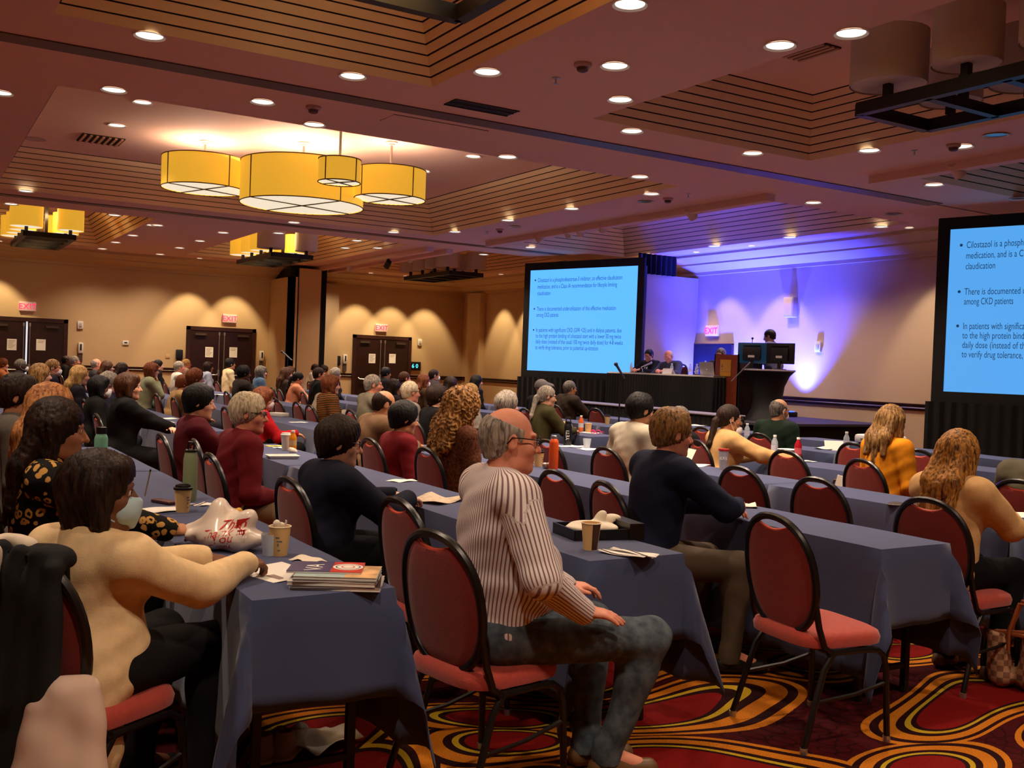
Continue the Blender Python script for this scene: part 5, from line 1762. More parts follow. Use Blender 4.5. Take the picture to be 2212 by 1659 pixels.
# ------------------------------------------------------------------ the audience
M_STRIPE = mat_pattern('striped_shirt', 'stripe', (224, 214, 210), (128, 92, 98), 84.0)
M_LEOP = mat_pattern('leopard_print', 'leopard', (16, 12, 12), (206, 156, 82), 26.0)
M_JEANS = mat_pattern('worn_denim', 'fleck', (52, 62, 74), (92, 102, 110), 26.0)
M_TIGER = mat_pattern('striped_knit', 'hstripe', (34, 22, 12), (150, 96, 40), 14.0)
M_FUZZ = mat_pattern('fuzzy_brown_knit', 'fleck', (44, 22, 14), (120, 66, 40), 70.0)
NEAR, MID, FAR = 0.0065, 0.0085, 0.0125

# nearest row
seated('woman in a cream sweater and blue face mask at the near table end', -3.38, 0.56, 1.215, 34, sex='f', skin='brown', hair=('bob', 'dark'), top=((232, 200, 152), 'sweater'), legs=(26, 24, 26), lean=-1, head=(-2, 0, -50), h=NEAR, mask=(178, 206, 216),
       hands=(((0.09, 0.43, 0.81), (-0.6, -0.2, -0.6), (0.35, 0.75, -0.05), (0, 0, -1), 0.55), ((0.22, 0.41, 0.815), (0.7, -0.3, -1.0), (0.1, 1, -0.05), (-0.2, 0, -1), 0.6)), hem=0.2, fold=0.010, chair_label='red oval-back chair draped with coats under the cream sweater woman', collar='low', girth=1.05, cx=0.03, cy=-0.06)
seated('woman in a leopard print blouse with long dark hair, writing', -4.47, 0.50, 1.33, -4, sex='f', skin='tan', hair=('verylong', 'dark'), top=((30, 22, 18), 'shirt'), top_mat=M_LEOP, legs=(22, 20, 22), lean=7, head=(-3, 0, -6), h=NEAR, collar='low',
       hands=(((0.02, 0.46, 0.79), None, (0.2, 1, 0)), ((0.30, 0.50, 0.80), (0.8, -0.3, -0.6), (-0.35, 1, 0), (-0.5, 0, -1), 0.7)))
seated('woman with strawberry blonde hair behind the leopard print woman', -5.37, 0.59, 1.36, 0, sex='f', skin='fair', hair=('long', 'strawberry'), top=((120, 112, 104), 'sweater'), head=(0, 0, -12), h=MID)
seated('man in a grey jacket with dark hair at the left edge', -6.54, 0.55, 1.37, 0, skin='tan', hair=('full', 'dark'), top=((96, 90, 84), 'jacket'), head=(-5, 0, -14), h=MID)
# second row
BALD = seated('man in a striped shirt and jeans with a bald crown in the foreground', -3.19, 1.90, 1.385, -10, skin='pink', hair=('fringe', 'grey'), top=((224, 214, 210), 'shirt'), top_mat=M_STRIPE, legs=(90, 98, 104), leg_mat=M_JEANS, lean=4, belly=1.0, girth=1.12, head=(-2, 0, -8), h=NEAR, glasses=True,
              hands=(((-0.06, 0.30, 0.69), None, (0.1, 1, 0)), ((0.245, 0.235, 0.672), (0.75, -0.6, -0.35), (0.25, 1, -0.12), (-0.1, 0, -1), 0.14)),
              knees=((-0.12, 0.46, 0.53), (0.17, 0.56, 0.535)), ankles=((-0.02, 0.40, 0.09), (0.12, 0.42, 0.09)), shoes=(104, 74, 44), fold=0.007, crz=10, cy=-0.06, chair_label='red oval-back chair seen from behind under the striped shirt man')
seated('woman in a navy blazer with short dark brown hair and a red belt', -4.86, 1.87, 1.235, 4, sex='f', skin='fair', hair=('crop', 'dark'), top=((22, 24, 40), 'jacket'), legs=(18, 18, 24), head=(-4, 0, -24), h=NEAR, girth=1.12, lean=9, glasses=True, hands=('table', 'table'), cx=0.06)
seated('man in a burgundy shirt with swept white hair', -6.27, 1.80, 1.295, 0, skin='pink', hair=('full', 'white'), top=((104, 22, 30), 'shirt'), legs=(116, 92, 66), head=(0, 0, -26), h=MID, glasses=True, girth=1.08, lean=10, hands=('lap', 'lap'), cx=0.22, cy=0.02, hairamp=2.0)
seated('woman in a maroon dress with short black hair', -7.66, 1.86, 1.30, 0, sex='f', skin='fair', hair=('crop', 'black'), top=((84, 22, 32), 'shirt'), legs=(60, 20, 26), head=(-3, 0, -20), h=MID, lean=8, hands=('table', 'table'), collar=False, cx=0.1)
seated('woman in a black suit with a brown bowl haircut', -10.0, 1.80, 1.33, 0, sex='f', skin='fair', hair=('bob', 'brown'), top=((16, 15, 17), 'jacket'), legs=(16, 15, 17), head=(0, 0, -12), h=MID, girth=1.1, hands=('fold', 'fold'))
seated('woman in a black leather jacket with black hair and white mask', -11.93, 1.86, 1.25, 0, sex='f', skin='brown', hair=('bob', 'black'), top=((20, 18, 18), 'jacket'), head=(0, 0, -6), mask=(224, 220, 222))
seated('grey-haired woman just behind the leather jacket woman', -12.95, 2.12, 1.27, 0, sex='f', skin='fair', hair=('crop', 'grey'), top=((44, 44, 60), 'shirt'))
seated('woman with long blonde hair and sunglasses on her head', -12.4, 1.30, 1.36, 0, sex='f', skin='fair', hair=('long', 'darkblonde'), top=((24, 24, 34), 'jacket'), head=(0, 0, 10))
seated('blonde woman to the left of the one with sunglasses', -13.75, 1.90, 1.33, 0, sex='f', skin='fair', hair=('long', 'blonde'), top=((30, 28, 34), 'shirt'))
seated('man in a navy suit with white face mask at the left', -16.39, 1.90, 1.38, 0, skin='pink', hair=('short', 'darkblonde'), top=((24, 26, 38), 'jacket'), head=(-6, 0, -8), mask=(230, 226, 226), glasses=True)
seated('dark-skinned man with grey cropped hair and face mask', -21.0, 1.90, 1.32, 0, skin='dark', hair=('short', 'salt'), top=((30, 28, 30), 'jacket'), mask=(214, 214, 220), glasses=True, girth=1.1)
seated('woman in an orange top at the far left edge', -24.88, 1.90, 1.27, 0, sex='f', skin='fair', hair=('crop', 'auburn'), top=((206, 130, 82), 'sweater'), hands=('lap', 'chin'))
# third row
seated('man in a navy pullover with sandy grey hair leaning on the table', -4.12, 3.38, 1.335, -10, skin='pink', hair=('full', 'darkblonde'), top=((26, 30, 54), 'sweater'), legs=(82, 68, 54), lean=12, girth=1.1, head=(-2, 0, -6), h=NEAR,
       hands=(((0.0, 0.43, 0.82), (-0.9, -0.1, -0.7), (0.8, 0.6, 0)), ((0.10, 0.46, 0.83), (1.0, 0.1, -0.6), (-0.9, 0.6, 0.1), (-0.2, 0.3, -1), 0.6)), cx=-0.1, cy=0.02, chair_label='red chair close behind the black napkin tray under the navy pullover man', knees=((-0.08, 0.40, 0.53), (0.24, 0.40, 0.54)), ankles=((-0.1, 0.3, 0.09), (0.26, 0.34, 0.09)), collar='low')
seated('woman with voluminous curly blonde-brown hair and a fuzzy brown sweater', -6.28, 3.36, 1.34, 0, sex='f', skin='fair', hair=('curly', 'curlblonde'), top=((80, 44, 28), 'sweater'), top_mat=M_FUZZ, h=MID, lean=6, head=(0, 0, -5), girth=1.05)
seated('woman in a dark red top with short black hair', -7.12, 3.30, 1.22, 0, sex='f', skin='tan', hair=('crop', 'black'), top=((110, 20, 28), 'shirt'), h=MID, head=(-6, 0, -10), collar=False, lean=8, hairamp=2.5)
seated('man in a brown suit with a bald brown crown', -8.0, 3.42, 1.29, 0, skin='tan', hair=('fringe', 'dark'), top=((112, 84, 60), 'jacket'), h=MID, lean=18, girth=1.18, head=(-12, 0, -6), hands=('table', 'table'))
seated('woman in a red sweater with face mask hooked round her ear', -10.81, 3.36, 1.20, -4, sex='f', skin='tan', hair=('bob', 'auburn'), top=((164, 20, 30), 'sweater'), legs=(20, 18, 20), h=MID, mask=(214, 206, 206), head=(-8, 0, -8), hands=('lap', ((0.12, 0.36, 0.70), None, (0, 1, -0.2))))
seated('woman in a tan jacket with short red hair bending forward', -15.1, 3.40, 1.225, 0, sex='f', skin='fair', hair=('crop', 'auburn'), top=((168, 136, 92), 'jacket'), lean=20, head=(-18, 0, 0), hands=('table', 'table'))
seated('woman with chestnut hair and glasses behind the red-haired woman', -13.85, 3.36, 1.33, 0, sex='f', skin='fair', hair=('crop', 'auburn'), top=((96, 60, 40), 'shirt'), glasses=True)
seated('woman in a sage cardigan with auburn curls and hand on chin', -16.95, 3.36, 1.37, 0, sex='f', skin='fair', hair=('bob', 'auburn'), top=((142, 146, 116), 'sweater'), hands=('lap', 'chin'), glasses=True, lean=12, hairamp=2)
seated('woman with dark shoulder-length hair facing the back wall side', -19.08, 3.36, 1.33, 0, sex='f', skin='tan', hair=('long', 'dark'), top=((60, 50, 90), 'shirt'))
seated('brown-haired woman with glasses left of the thermostat', -20.64, 3.36, 1.34, 0, sex='f', skin='fair', hair=('long', 'brown'), top=((60, 58, 62), 'shirt'), glasses=True)
seated('man with a pale bald head in the far rows', -21.9, 3.36, 1.37, 0, skin='pink', hair=('fringe', 'grey'), top=((60, 58, 60), 'shirt'))
seated('grey-haired man in a charcoal jacket under the sanitizer dispenser', -24.93, 3.36, 1.39, 0, skin='pink', hair=('short', 'grey'), top=((46, 42, 42), 'jacket'))
seated('bald dark-skinned man by the left-hand double door', -26.3, 3.36, 1.39, 0, skin='dark', hair=('fringe', 'black'), top=((40, 36, 36), 'jacket'), glasses=True)
# fourth row
seated('woman in a beige blazer with long highlighted hair seen from behind', -3.30, 4.68, 1.285, 0, sex='f', skin='fair', hair=('verylong', 'ombre'), top=((206, 164, 112), 'jacket'), legs=(14, 13, 14), h=NEAR, lean=10, girth=1.02, head=(-14, 0, 4), hands=('table', 'table'), shoes=(92, 60, 42), chair_label='red oval-back chair pulled sideways under the beige blazer woman', collar='low', ankles=((-0.1, 0.16, 0.09), (0.16, 0.2, 0.09)), cx=0.05)
seated('young man in a pale grey jacket with thick black hair', -6.14, 4.80, 1.355, 0, skin='tan', hair=('full', 'black'), top=((182, 172, 154), 'jacket'), h=MID, head=(-4, 0, -6), lean=10, hairamp=2)
seated('woman with fluffy grey hair behind the bald man', -8.06, 4.80, 1.29, 0, sex='f', skin='fair', hair=('crop', 'grey'), top=((60, 56, 66), 'shirt'))
seated('woman in black with short dark hair and glasses', -9.5, 4.80, 1.30, 0, sex='f', skin='fair', hair=('crop', 'dark'), top=((20, 19, 22), 'sweater'), glasses=True, head=(0, 0, -8))
seated('white-haired man with glasses and ruddy skin', -10.4, 4.88, 1.32, 0, skin='pink', hair=('short', 'white'), top=((130, 120, 110), 'shirt'), glasses=True, lean=10)
seated('man in an olive grey shirt with cropped hair and hand on chin', -11.2, 4.80, 1.37, -2, skin='pink', hair=('short', 'grey'), top=((126, 118, 100), 'shirt'), hands=('lap', 'chin'), girth=1.1, head=(0, 0, -14))
seated('woman in a tiger-striped jacket with auburn hair', -12.21, 4.66, 1.33, 0, sex='f', skin='fair', hair=('bob', 'auburn'), top=((110, 70, 34), 'jacket'), top_mat=M_TIGER, head=(0, 0, -10), hairamp=2)
seated('woman in a light grey sweater with black hair stooping over the table', -13.05, 4.78, 1.29, 0, sex='f', skin='tan', hair=('bob', 'black'), top=((176, 164, 144), 'sweater'), lean=26, head=(-20, 0, 0), hands=('table', 'table'))
seated('man in a charcoal suit with dark hair and hand at his mouth', -16.53, 4.80, 1.37, 0, skin='brown', hair=('full', 'black'), top=((52, 46, 42), 'jacket'), hands=('lap', 'chin'), glasses=True, girth=1.08)
seated('grey-haired man in a white shirt left of the middle double door', -21.05, 4.80, 1.38, 0, skin='pink', hair=('short', 'grey'), top=((206, 204, 190), 'shirt'))
seated('woman with black hair in a bun and a white badge', -22.99, 4.80, 1.38, 0, sex='f', skin='fair', hair=('bun', 'black'), top=((24, 22, 26), 'jacket'))
# fifth row
seated('woman in a mustard yellow sweater with brown blonde-streaked hair', -4.98, 6.30, 1.345, -8, sex='f', skin='fair', hair=('long', 'darkblonde'), top=((222, 140, 26), 'sweater'), h=MID, head=(0, 0, 4), cx=0.02, cy=-0.02, collar='low', hairamp=1.6)
seated('woman in a tan jacket and orange scarf with a dark ponytail', -6.66, 6.22, 1.265, -14, sex='f', skin='tan', hair=('pony', 'dark'), top=((196, 156, 104), 'jacket'), h=MID, glasses=True, head=(-2, 0, -10), mask=((226, 220, 220), 0.05), lean=10, hands=('table', ((0.42, 0.44, 0.80), (0.7, -0.3, -0.7), (0.5, 1, 0))))
seated('person in black largely hidden behind the navy pullover man', -7.3, 6.26, 1.215, 0, skin='tan', hair=('short', 'salt'), top=((18, 17, 19), 'jacket'), girth=1.1)
seated('woman in an olive sweater with a long grey ponytail and glasses', -9.72, 6.26, 1.325, -4, sex='f', skin='fair', hair=('pony', 'grey'), top=((66, 62, 36), 'sweater'), glasses=True, head=(-4, 0, -14), hands=('table', 'table'), lean=12, hairamp=1.6)
seated('blonde woman with hair pinned up behind the curly-haired woman', -11.4, 6.26, 1.29, 0, sex='f', skin='fair', hair=('bun', 'blonde'), top=((160, 150, 140), 'shirt'), head=(0, 0, -10))
seated('woman with straight dark hair in front of the right-hand double door', -13.78, 6.26, 1.27, 0, sex='f', skin='tan', hair=('long', 'dark'), top=((40, 36, 36), 'shirt'))
seated('man in a black shirt with glasses and dark hair in profile', -16.97, 6.26, 1.38, -6, skin='pink', hair=('short', 'dark'), top=((24, 22, 24), 'shirt'), glasses=True, head=(0, 0, -8))
seated('woman in a salmon pink jacket with a black ponytail', -18.07, 6.20, 1.28, -6, sex='f', skin='tan', hair=('pony', 'black'), top=((222, 148, 112), 'jacket'), lean=14, head=(-16, 0, -6), hands=('lap', 'table'))
seated('woman with long wavy brown hair near the back microphone', -18.95, 6.34, 1.34, 0, sex='f', skin='fair', hair=('long', 'brown'), top=((60, 48, 42), 'shirt'), hairamp=2)
seated('woman with curly grey hair and a blue scarf', -20.3, 6.26, 1.34, 0, sex='f', skin='fair', hair=('bob', 'salt'), top=((70, 96, 124), 'shirt'), hairamp=3)
seated('woman in a light blue blouse with wavy dark hair', -24.43, 6.26, 1.36, 0, sex='f', skin='tan', hair=('bob', 'dark'), top=((170, 178, 204), 'shirt'), hairamp=3)
seated('man in a cream sweater with bushy black hair and bald front', -22.62, 6.26, 1.46, 0, skin='tan', hair=('full', 'black'), top=((226, 204, 160), 'sweater'), hairamp=3, head=(6, 0, 6))
seated('fair-haired person behind the grey-haired man in white', -26.6, 6.26, 1.40, 0, skin='pink', hair=('short', 'blonde'), top=((150, 130, 110), 'shirt'), glasses=True)
seated('person in an olive sleeve cut off by the right edge', -3.72, 6.18, 1.28, 4, skin='tan', hair=('short', 'dark'), top=((86, 80, 64), 'jacket'), hands=(((-0.3, 0.45, 0.80), (-0.8, -0.2, -0.6), (-0.3, 1, 0)), 'table'))
# sixth and seventh rows
seated('man in a dark green sweater with mask loops tied behind his bald head', -7.45, 7.70, 1.305, 0, skin='tan', hair=('fringe', 'salt'), top=((22, 38, 28), 'sweater'), h=0.0095, girth=1.15, head=(-8, 0, -4), mask=(226, 222, 216), collar='low')
seated('man in a grey flat cap behind the grey ponytail woman', -11.96, 7.70, 1.36, 0, skin='pink', hair=('cap', 'grey'), top=((22, 24, 34), 'jacket'))
seated('woman with long straight dark hair right of the countdown display', -14.7, 7.70, 1.32, 0, sex='f', skin='tan', hair=('long', 'dark'), top=((64, 54, 60), 'shirt'), head=(0, 0, -6))
seated('woman with brown hair and white mask beside the dark-suited man', -15.72, 7.70, 1.335, 0, sex='f', skin='fair', hair=('long', 'auburn'), top=((80, 60, 40), 'shirt'), mask=(226, 222, 224))
seated('man with thinning brown hair below the countdown display', -16.5, 7.70, 1.36, 0, skin='pink', hair=('short', 'brown'), top=((60, 50, 50), 'shirt'))
seated('person with grey hair left of the auburn-haired woman', -19.86, 7.70, 1.35, 0, skin='fair', hair=('crop', 'grey'), top=((40, 36, 36), 'shirt'), sex='f')
seated('woman with reddish-brown hair beside the microphone stand', -22.71, 7.70, 1.33, 0, sex='f', skin='fair', hair=('bob', 'brown'), top=((70, 60, 56), 'shirt'))
seated('man in a dark brown suit with cropped grey hair before the stage', -13.33, 9.12, 1.335, 0, skin='tan', hair=('short', 'salt'), top=((50, 40, 32), 'jacket'), girth=1.12, head=(0, 0, -6), glasses=True, h=0.0105, hands=('table', 'table'))
seated('woman with long black hair at the end of the left wall', -16.39, 9.12, 1.34, 0, sex='f', skin='fair', hair=('long', 'black'), top=((24, 22, 26), 'shirt'), head=(0, 0, -8))
seated('man in a grey suit with white mask and dark hair', -18.16, 9.12, 1.41, 0, skin='tan', hair=('short', 'dark'), top=((64, 58, 64), 'jacket'), mask=(230, 226, 228), head=(0, 0, -10))
seated('man with black hair and beard in front of the dark doors', -20.51, 9.12, 1.39, 0, skin='tan', hair=('full', 'black'), top=((26, 24, 28), 'jacket'))
seated('man in a white jacket bending down by the folding partition', -25.5, 9.12, 1.40, -20, skin='tan', hair=('short', 'dark'), top=((226, 216, 200), 'jacket'), lean=22, head=(-20, 0, 0), hands=('table', 'table'))
seated('person in a pale grey top with dark hair by the partition', -24.6, 9.12, 1.37, 0, skin='tan', hair=('full', 'dark'), top=((160, 148, 136), 'sweater'), lean=16, head=(-12, 0, 0))

# ------------------------------------------------------------------ on the stage
def suit_front(shirt, tie):
    """shirt triangle, tie and lapels on a suit seen from the front"""
    def fn(e, tp, hp, P, tl, g, sw):
        ms, mt = mat('shirt_front_%d_%d_%d' % shirt, shirt, 0.8), mat('tie_%d_%d_%d' % tie, tie, 0.6)
        yb = 0.13 * g
        m = MB()
        def pts(w0, w1, off):
            out = []
            for k in range(7):
                t = k / 6
                z = tl - 0.03 - 0.25 * t; w = w0 + (w1 - w0) * t; yy = 0.075 + 0.085 * min(1, t * 1.6) + off
                out.append((tp(-w, yy, z), tp(w, yy, z)))
            return out
        q = pts(0.05, 0.008, 0.012)
        m.loft([[a, b] for a, b in q], 0, False, False, closed=False); m.build('shirt_front', ms, e)
        m = MB(); q = pts(0.014, 0.022, 0.02); m.loft([[a, b] for a, b in q], 0, False, False, closed=False); m.build('tie', mt, e)
    return fn


PAN = [('man with glasses and dark hair in a black suit at the head table', -16.17, 13.1, 1.235, dict(skin='tan', hair=('short', 'black'), top=((16, 15, 18), 'jacket'), glasses=True, head=(-10, 0, 6), extra=suit_front((226, 222, 226), (26, 24, 32)))),
       ('white-haired man in a grey suit leaning at the head table', -15.5, 13.1, 1.225, dict(skin='pink', hair=('fringe', 'white'), top=((58, 60, 80), 'jacket'), head=(-14, 10, -6), side=6, extra=suit_front((222, 222, 232), (84, 84, 110)))),
       ('man with greying hair showing only his head behind the lectern', -14.18, 13.2, 1.27, dict(skin='pink', hair=('short', 'salt'), top=((50, 46, 50), 'jacket'), head=(-6, 0, 0), extra=suit_front((222, 222, 228), (60, 40, 60))))]
for lb, x_, y_, zt, kw in PAN:
    c_ = copy_tree(CHAIR0[0]); c_.location = (x_, y_ + 0.02, ZS); c_.rotation_euler = (0, 0, PI); c_['label'] = 'red oval-back chair on the stage under the ' + lb.split(' at ')[0].split(' showing')[0]
    person(lb, x_, y_, zt, 180 + (12 if x_ < -15.9 else 20), h=0.0095, z0=ZS, hands=('table', 'table'), lean=12, **kw)
person('dark-haired speaker in a grey suit standing at the lectern', -13.12, 13.42, 1.62, 118, skin='tan', hair=('short', 'dark'), top=((112, 104, 116), 'jacket'), legs=(50, 48, 56), h=0.0095, z0=ZS, standing=True, lean=8, head=(-14, 0, 0), glasses=False,
       hands=(((-0.16, 0.36, 1.16), (-0.6, -0.4, -0.8), (0, 1, 0)), ((0.16, 0.34, 1.14), (0.6, -0.4, -0.8), (0, 1, 0))), extra=suit_front((232, 230, 236), (60, 60, 90)))
# ------------------------------------------------------------------ things on the tables
ZT = TOPZ + 0.006
M_CUP = mat('cup_tan_paper', (222, 182, 120), 0.6)
M_CUPB = mat('cup_brown_panel', (66, 36, 26), 0.55)
M_CUPRIM = mat('cup_rim', (238, 216, 178), 0.5)
M_LIDB = mat('cup_black_lid', (22, 18, 17), 0.35)
M_SKETCH = mat('cup_drawing', (120, 116, 112), 0.6)


def coffee_cup(px, py, label, lid=None, rz=0.0, h=0.115, r=0.042, body=None, z=ZT):
    x, y = at(px, py, z)
    e = empty('paper_cup', (x, y, z), label, 'cup', rz, 'paper coffee cups')
    rb = r * 0.72
    n = 28
    m = MB()
    prof = [(rb, 0.0), (rb, 0.002), (r, h), (r - 0.003, h), (rb - 0.002, 0.006), (0.001, 0.006)]
    m.lathe(prof, n, cap=True)
    # brown printed panel on one side
    for k in range(n):
        if 2 <= k <= 6:
            m.m[k + n * 1] = 1
    m.build('cup_body', [body or M_CUP, M_CUPB], e)
    m = MB(); m.tube([(r * math.cos(2 * PI * k / 24), r * math.sin(2 * PI * k / 24), h) for k in range(24)], 0.0028, 6, closed=True); m.build('rim', M_CUPRIM if not body else body, e)
    # little printed drawing
    m = MB()
    for a, z_, ww, hh in ((-1.75, 0.62, 0.2, 0.06), (-1.55, 0.5, 0.3, 0.05), (-1.7, 0.36, 0.09, 0.1), (-1.6, 0.2, 0.16, 0.04)):
        q = []
        for da in (-ww, 0, ww):
            rr = rb + (r - rb) * z_ + 0.0006
            q.append(((rr) * math.cos(a + da), rr * math.sin(a + da), z_ * h))
        q2 = [(p[0] * 1.01, p[1] * 1.01, p[2] + hh * h) for p in q]
        m.loft([q, q2], 0, False, False, closed=False)
    if not body: m.build('printed_drawing', M_SKETCH, e)
    if lid is not None:
        m = MB(); m.lathe([(r + 0.003, h - 0.004), (r + 0.004, h + 0.006), (r - 0.004, h + 0.009), (r - 0.007, h + 0.02), (r - 0.013, h + 0.02), (r - 0.016, h + 0.013), (0.001, h + 0.013)], n); m.build('lid', lid, e)
    return e


ROW_OF = {(1613, 950): 5, (1828, 962): 5, (1785, 955): 5, (1808, 960): 5, (1868, 955): 5, (1673, 968): 4, (1724, 972): 4, (1703, 968): 4, (1748, 980): 4, (1455, 955): 4, (1312, 903): 5, (1255, 918): 4, (1271, 917): 4, (1287, 921): 4, (1275, 924): 4, (1222, 905): 4, (1226, 956): 3, (1268, 958): 3, (1078, 890): 4, (1505, 880): 6}


def at(px, py, z=ZT):
    """table-top point; far things snap to the depth of their own row of tables"""
    x, y = px_z(px, py, z)
    if z == ZT:
        r = min(range(7), key=lambda i: abs(ROWS[i] + 0.24 - y) / (1 + 0.12 * i)) if (px, py) not in ROW_OF else ROW_OF[px, py]
        y2 = min(max(y, ROWS[r] + 0.09), ROWS[r] + 0.40)
        if y2 != y:
            d = px_dir(px, py); x, y = d.x * y2 / d.y, y2
    return x, y


def steel_bottle(px, py, label, body, lidm, h, r, loop=False, neck=0.55, shoulder=0.8):
    x, y = at(px, py)
    e = empty('drink_bottle', (x, y, ZT), label, 'bottle', 0.5, 'reusable bottles')
    m = MB(); m.lathe([(r * 0.96, 0), (r, 0.006), (r, h * shoulder), (r * 0.9, h * (shoulder + 0.06)), (r * neck, h * (shoulder + 0.13)), (r * neck, h * (shoulder + 0.16))], 26); m.build('bottle_body', body, e)
    m = MB(); zl = h * (shoulder + 0.13); m.lathe([(r * neck * 1.08, zl), (r * neck * 1.1, h * 0.985), (r * neck * 0.95, h)], 22)
    if loop:
        m.tube([(-r * 0.5, 0, h * 0.95), (-r * 0.62, 0, h * 1.06), (-r * 0.45, 0, h * 1.13), (r * 0.45, 0, h * 1.13), (r * 0.62, 0, h * 1.06), (r * 0.5, 0, h * 0.95)], 0.006, 7)
    m.build('lid', lidm, e)
    return e


def sheet(px, py, w, d, rz, label, m_=None, z=ZT, cat='paper', name='paper_sheet', curl=0.004, group='papers on the tables', lines=0):
    x, y = at(px, py, z)
    m = MB(); n = 8
    r = random.Random(int(px * 7 + py)); p1, p2 = r.uniform(0, 6), r.uniform(0, 6)
    P = [(-w / 2 + w * i / n, -d / 2 + d * j / n, 0.002 + curl * (1 + math.sin(3.1 * i / n * 2 + p1) * math.sin(2.7 * j / n * 2 + p2))) for j in range(n + 1) for i in range(n + 1)]
    m.poly(P, [(j * (n + 1) + i, j * (n + 1) + i + 1, (j + 1) * (n + 1) + i + 1, (j + 1) * (n + 1) + i) for j in range(n) for i in range(n)])
    if lines:
        for k in range(lines):
            i0 = (k * 2 + 1) % n
            for j in range(n):
                m.m[j * n + i0] = 1
    o = m.build(name, [m_ or M_PAPER, mat('print_band', (70, 56, 52), 0.8)])
    sol = o.modifiers.new('thickness', 'SOLIDIFY'); sol.thickness = 0.0015
    o.location = (x, y, z); o.rotation_euler = (0, 0, rz)
    return tag(o, label, cat, group)


def crumple(px, py, size, label, m_=None, z=ZT, cat='napkin', name='napkin', sq=0.7):
    x, y = at(px, py, z)
    r = random.Random(int(px + py * 3))
    c = Clay()
    for k in range(5):
        c.ell((r.uniform(-1, 1) * size * 0.5, r.uniform(-1, 1) * size * 0.4, size * 0.35 * r.uniform(0.6, 1.4)), (size * r.uniform(0.3, 0.6), size * r.uniform(0.25, 0.5), size * r.uniform(0.2, 0.45) * sq), rot(r.uniform(0, 90), r.uniform(0, 90), r.uniform(0, 90)), size * 0.2)
    c.cut((0, 0, 0.001), (0, 0, -1))
    o = c.mesh(name, m_ or M_NAPKIN, size / 14, None, folds(int(px), size * 0.10, 2.2))
    o.location = (x, y, z)
    return tag(o, label, cat, 'crumpled napkins')


M_NAPKIN = mat('white_napkin', (232, 220, 200), 0.9)
# --- nearest table
coffee_cup(394, 1106, 'tan paper coffee cup with a black lid near the green bottle', M_LIDB, 2.2)
coffee_cup(603, 1200, 'open tan paper cup stuffed with a napkin and a stirrer', None, 1.2)
x_, y_ = at(603, 1200)
o_ = crumple(603, 1200, 0.045, 'napkin stuffed into the open tan cup', z=ZT); o_.location = (x_ - 0.008, y_, ZT + 0.095)
m_ = MB(); m_.box((-0.004, -0.001, 0), (0.004, 0.001, 0.07)); o_ = m_.build('stirrer', M_PAPER, None, False); o_.location = (x_ + 0.012, y_ + 0.01, ZT + 0.075); o_.rotation_euler = (0.1, 0.25, 0.6); tag(o_, 'flat white stirrer standing in the open tan cup', 'stirrer')
M_SAGE = mat('sage_enamel', (136, 148, 112), 0.4)
M_MINT = mat('mint_enamel', (118, 178, 150), 0.35)
steel_bottle(409, 1083, 'tall sage green steel bottle with a black flip lid', M_SAGE, M_LIDB, 0.275, 0.037, True, 0.8, 0.82)
steel_bottle(217, 1000, 'mint green steel bottle with a wide black lid', M_MINT, M_LIDB, 0.25, 0.044, False, 0.72, 0.68)
# carrier bag
bx, by = at(492, 1186)
M_BAG = mat('thin_white_plastic', (232, 216, 200), 0.28, spec=0.6)
c_ = Clay()
c_.ell((0, 0, 0.05), (0.165, 0.1, 0.06), None, 0.04); c_.ell((-0.02, 0.02, 0.09), (0.11, 0.07, 0.06), rot(0, 20, 0), 0.04); c_.ell((-0.05, 0.02, 0.14), (0.06, 0.045, 0.045), rot(0, 40, 0), 0.03); c_.ell((0.06, 0.02, 0.11), (0.07, 0.05, 0.045), rot(0, -25, 0), 0.03)
c_.cone((-0.1, 0, 0.1), (-0.19, -0.02, 0.075), 0.028, 0.018, 0.02); c_.ell((-0.15, -0.02, 0.04), (0.05, 0.05, 0.035), None, 0.02); c_.cut((0, 0, 0.002), (0, 0, -1))
bag = c_.mesh('carrier_bag', M_BAG, 0.006, None, folds(99, 0.016, 1.9))
bag.location = (bx, by, ZT); bag.rotation_euler = (0, 0, math.radians(32)); tag(bag, 'crumpled white plastic carrier bag with red lettering', 'bag')
M_RED = mat('bag_red_print', (208, 40, 34), 0.5)
for k, (tx, s_) in enumerate((('Thank', 0.05), ('Thank You', 0.044), ('You', 0.048), ('Thank', 0.034))):
    o_ = text_mesh('bag_lettering', tx, s_, M_RED, None, Matrix.Identity(4), 'CENTER')
    # press each line of letters on to the bag's side
    me_ = o_.data
    dg_ = bpy.context.evaluated_depsgraph_get()
    for v in me_.vertices:
        lx = v.co.x * 1.05 + 0.075 - 0.012 * k; lz = 0.098 - k * 0.028 + v.co.y + v.co.x * 0.18
        ok, loc, nn, _ = bag.ray_cast(Vector((lx, -0.5, lz)), Vector((0, 1, 0)))
        v.co = (loc + Vector((0, -0.0012, 0))) if ok else Vector((lx, -0.09, lz))
    o_.parent = bag
# banana
c_ = MB(); bp_ = [(0.10 * math.cos(a) - 0.0, 0.10 * math.sin(a), 0.017) for a in np.linspace(0.5, 2.35, 13)]
c_.tube(bp_, [0.004, 0.008, 0.013, 0.016, 0.017, 0.0175, 0.018, 0.0175, 0.017, 0.015, 0.010, 0.006, 0.005], 10)
o_ = c_.build('banana', mat('banana_peel', (218, 164, 40), 0.5, var=0.2, vscale=30)); o_.location = (*at(470, 1112), ZT); o_.rotation_euler = (0, 0, math.radians(-20)); tag(o_, 'yellow banana behind the plastic carrier bag', 'banana')
sheet(440, 1091, 0.085, 0.12, 0.7, 'white name badge card beside the banana', lines=2, cat='badge', name='name_badge')
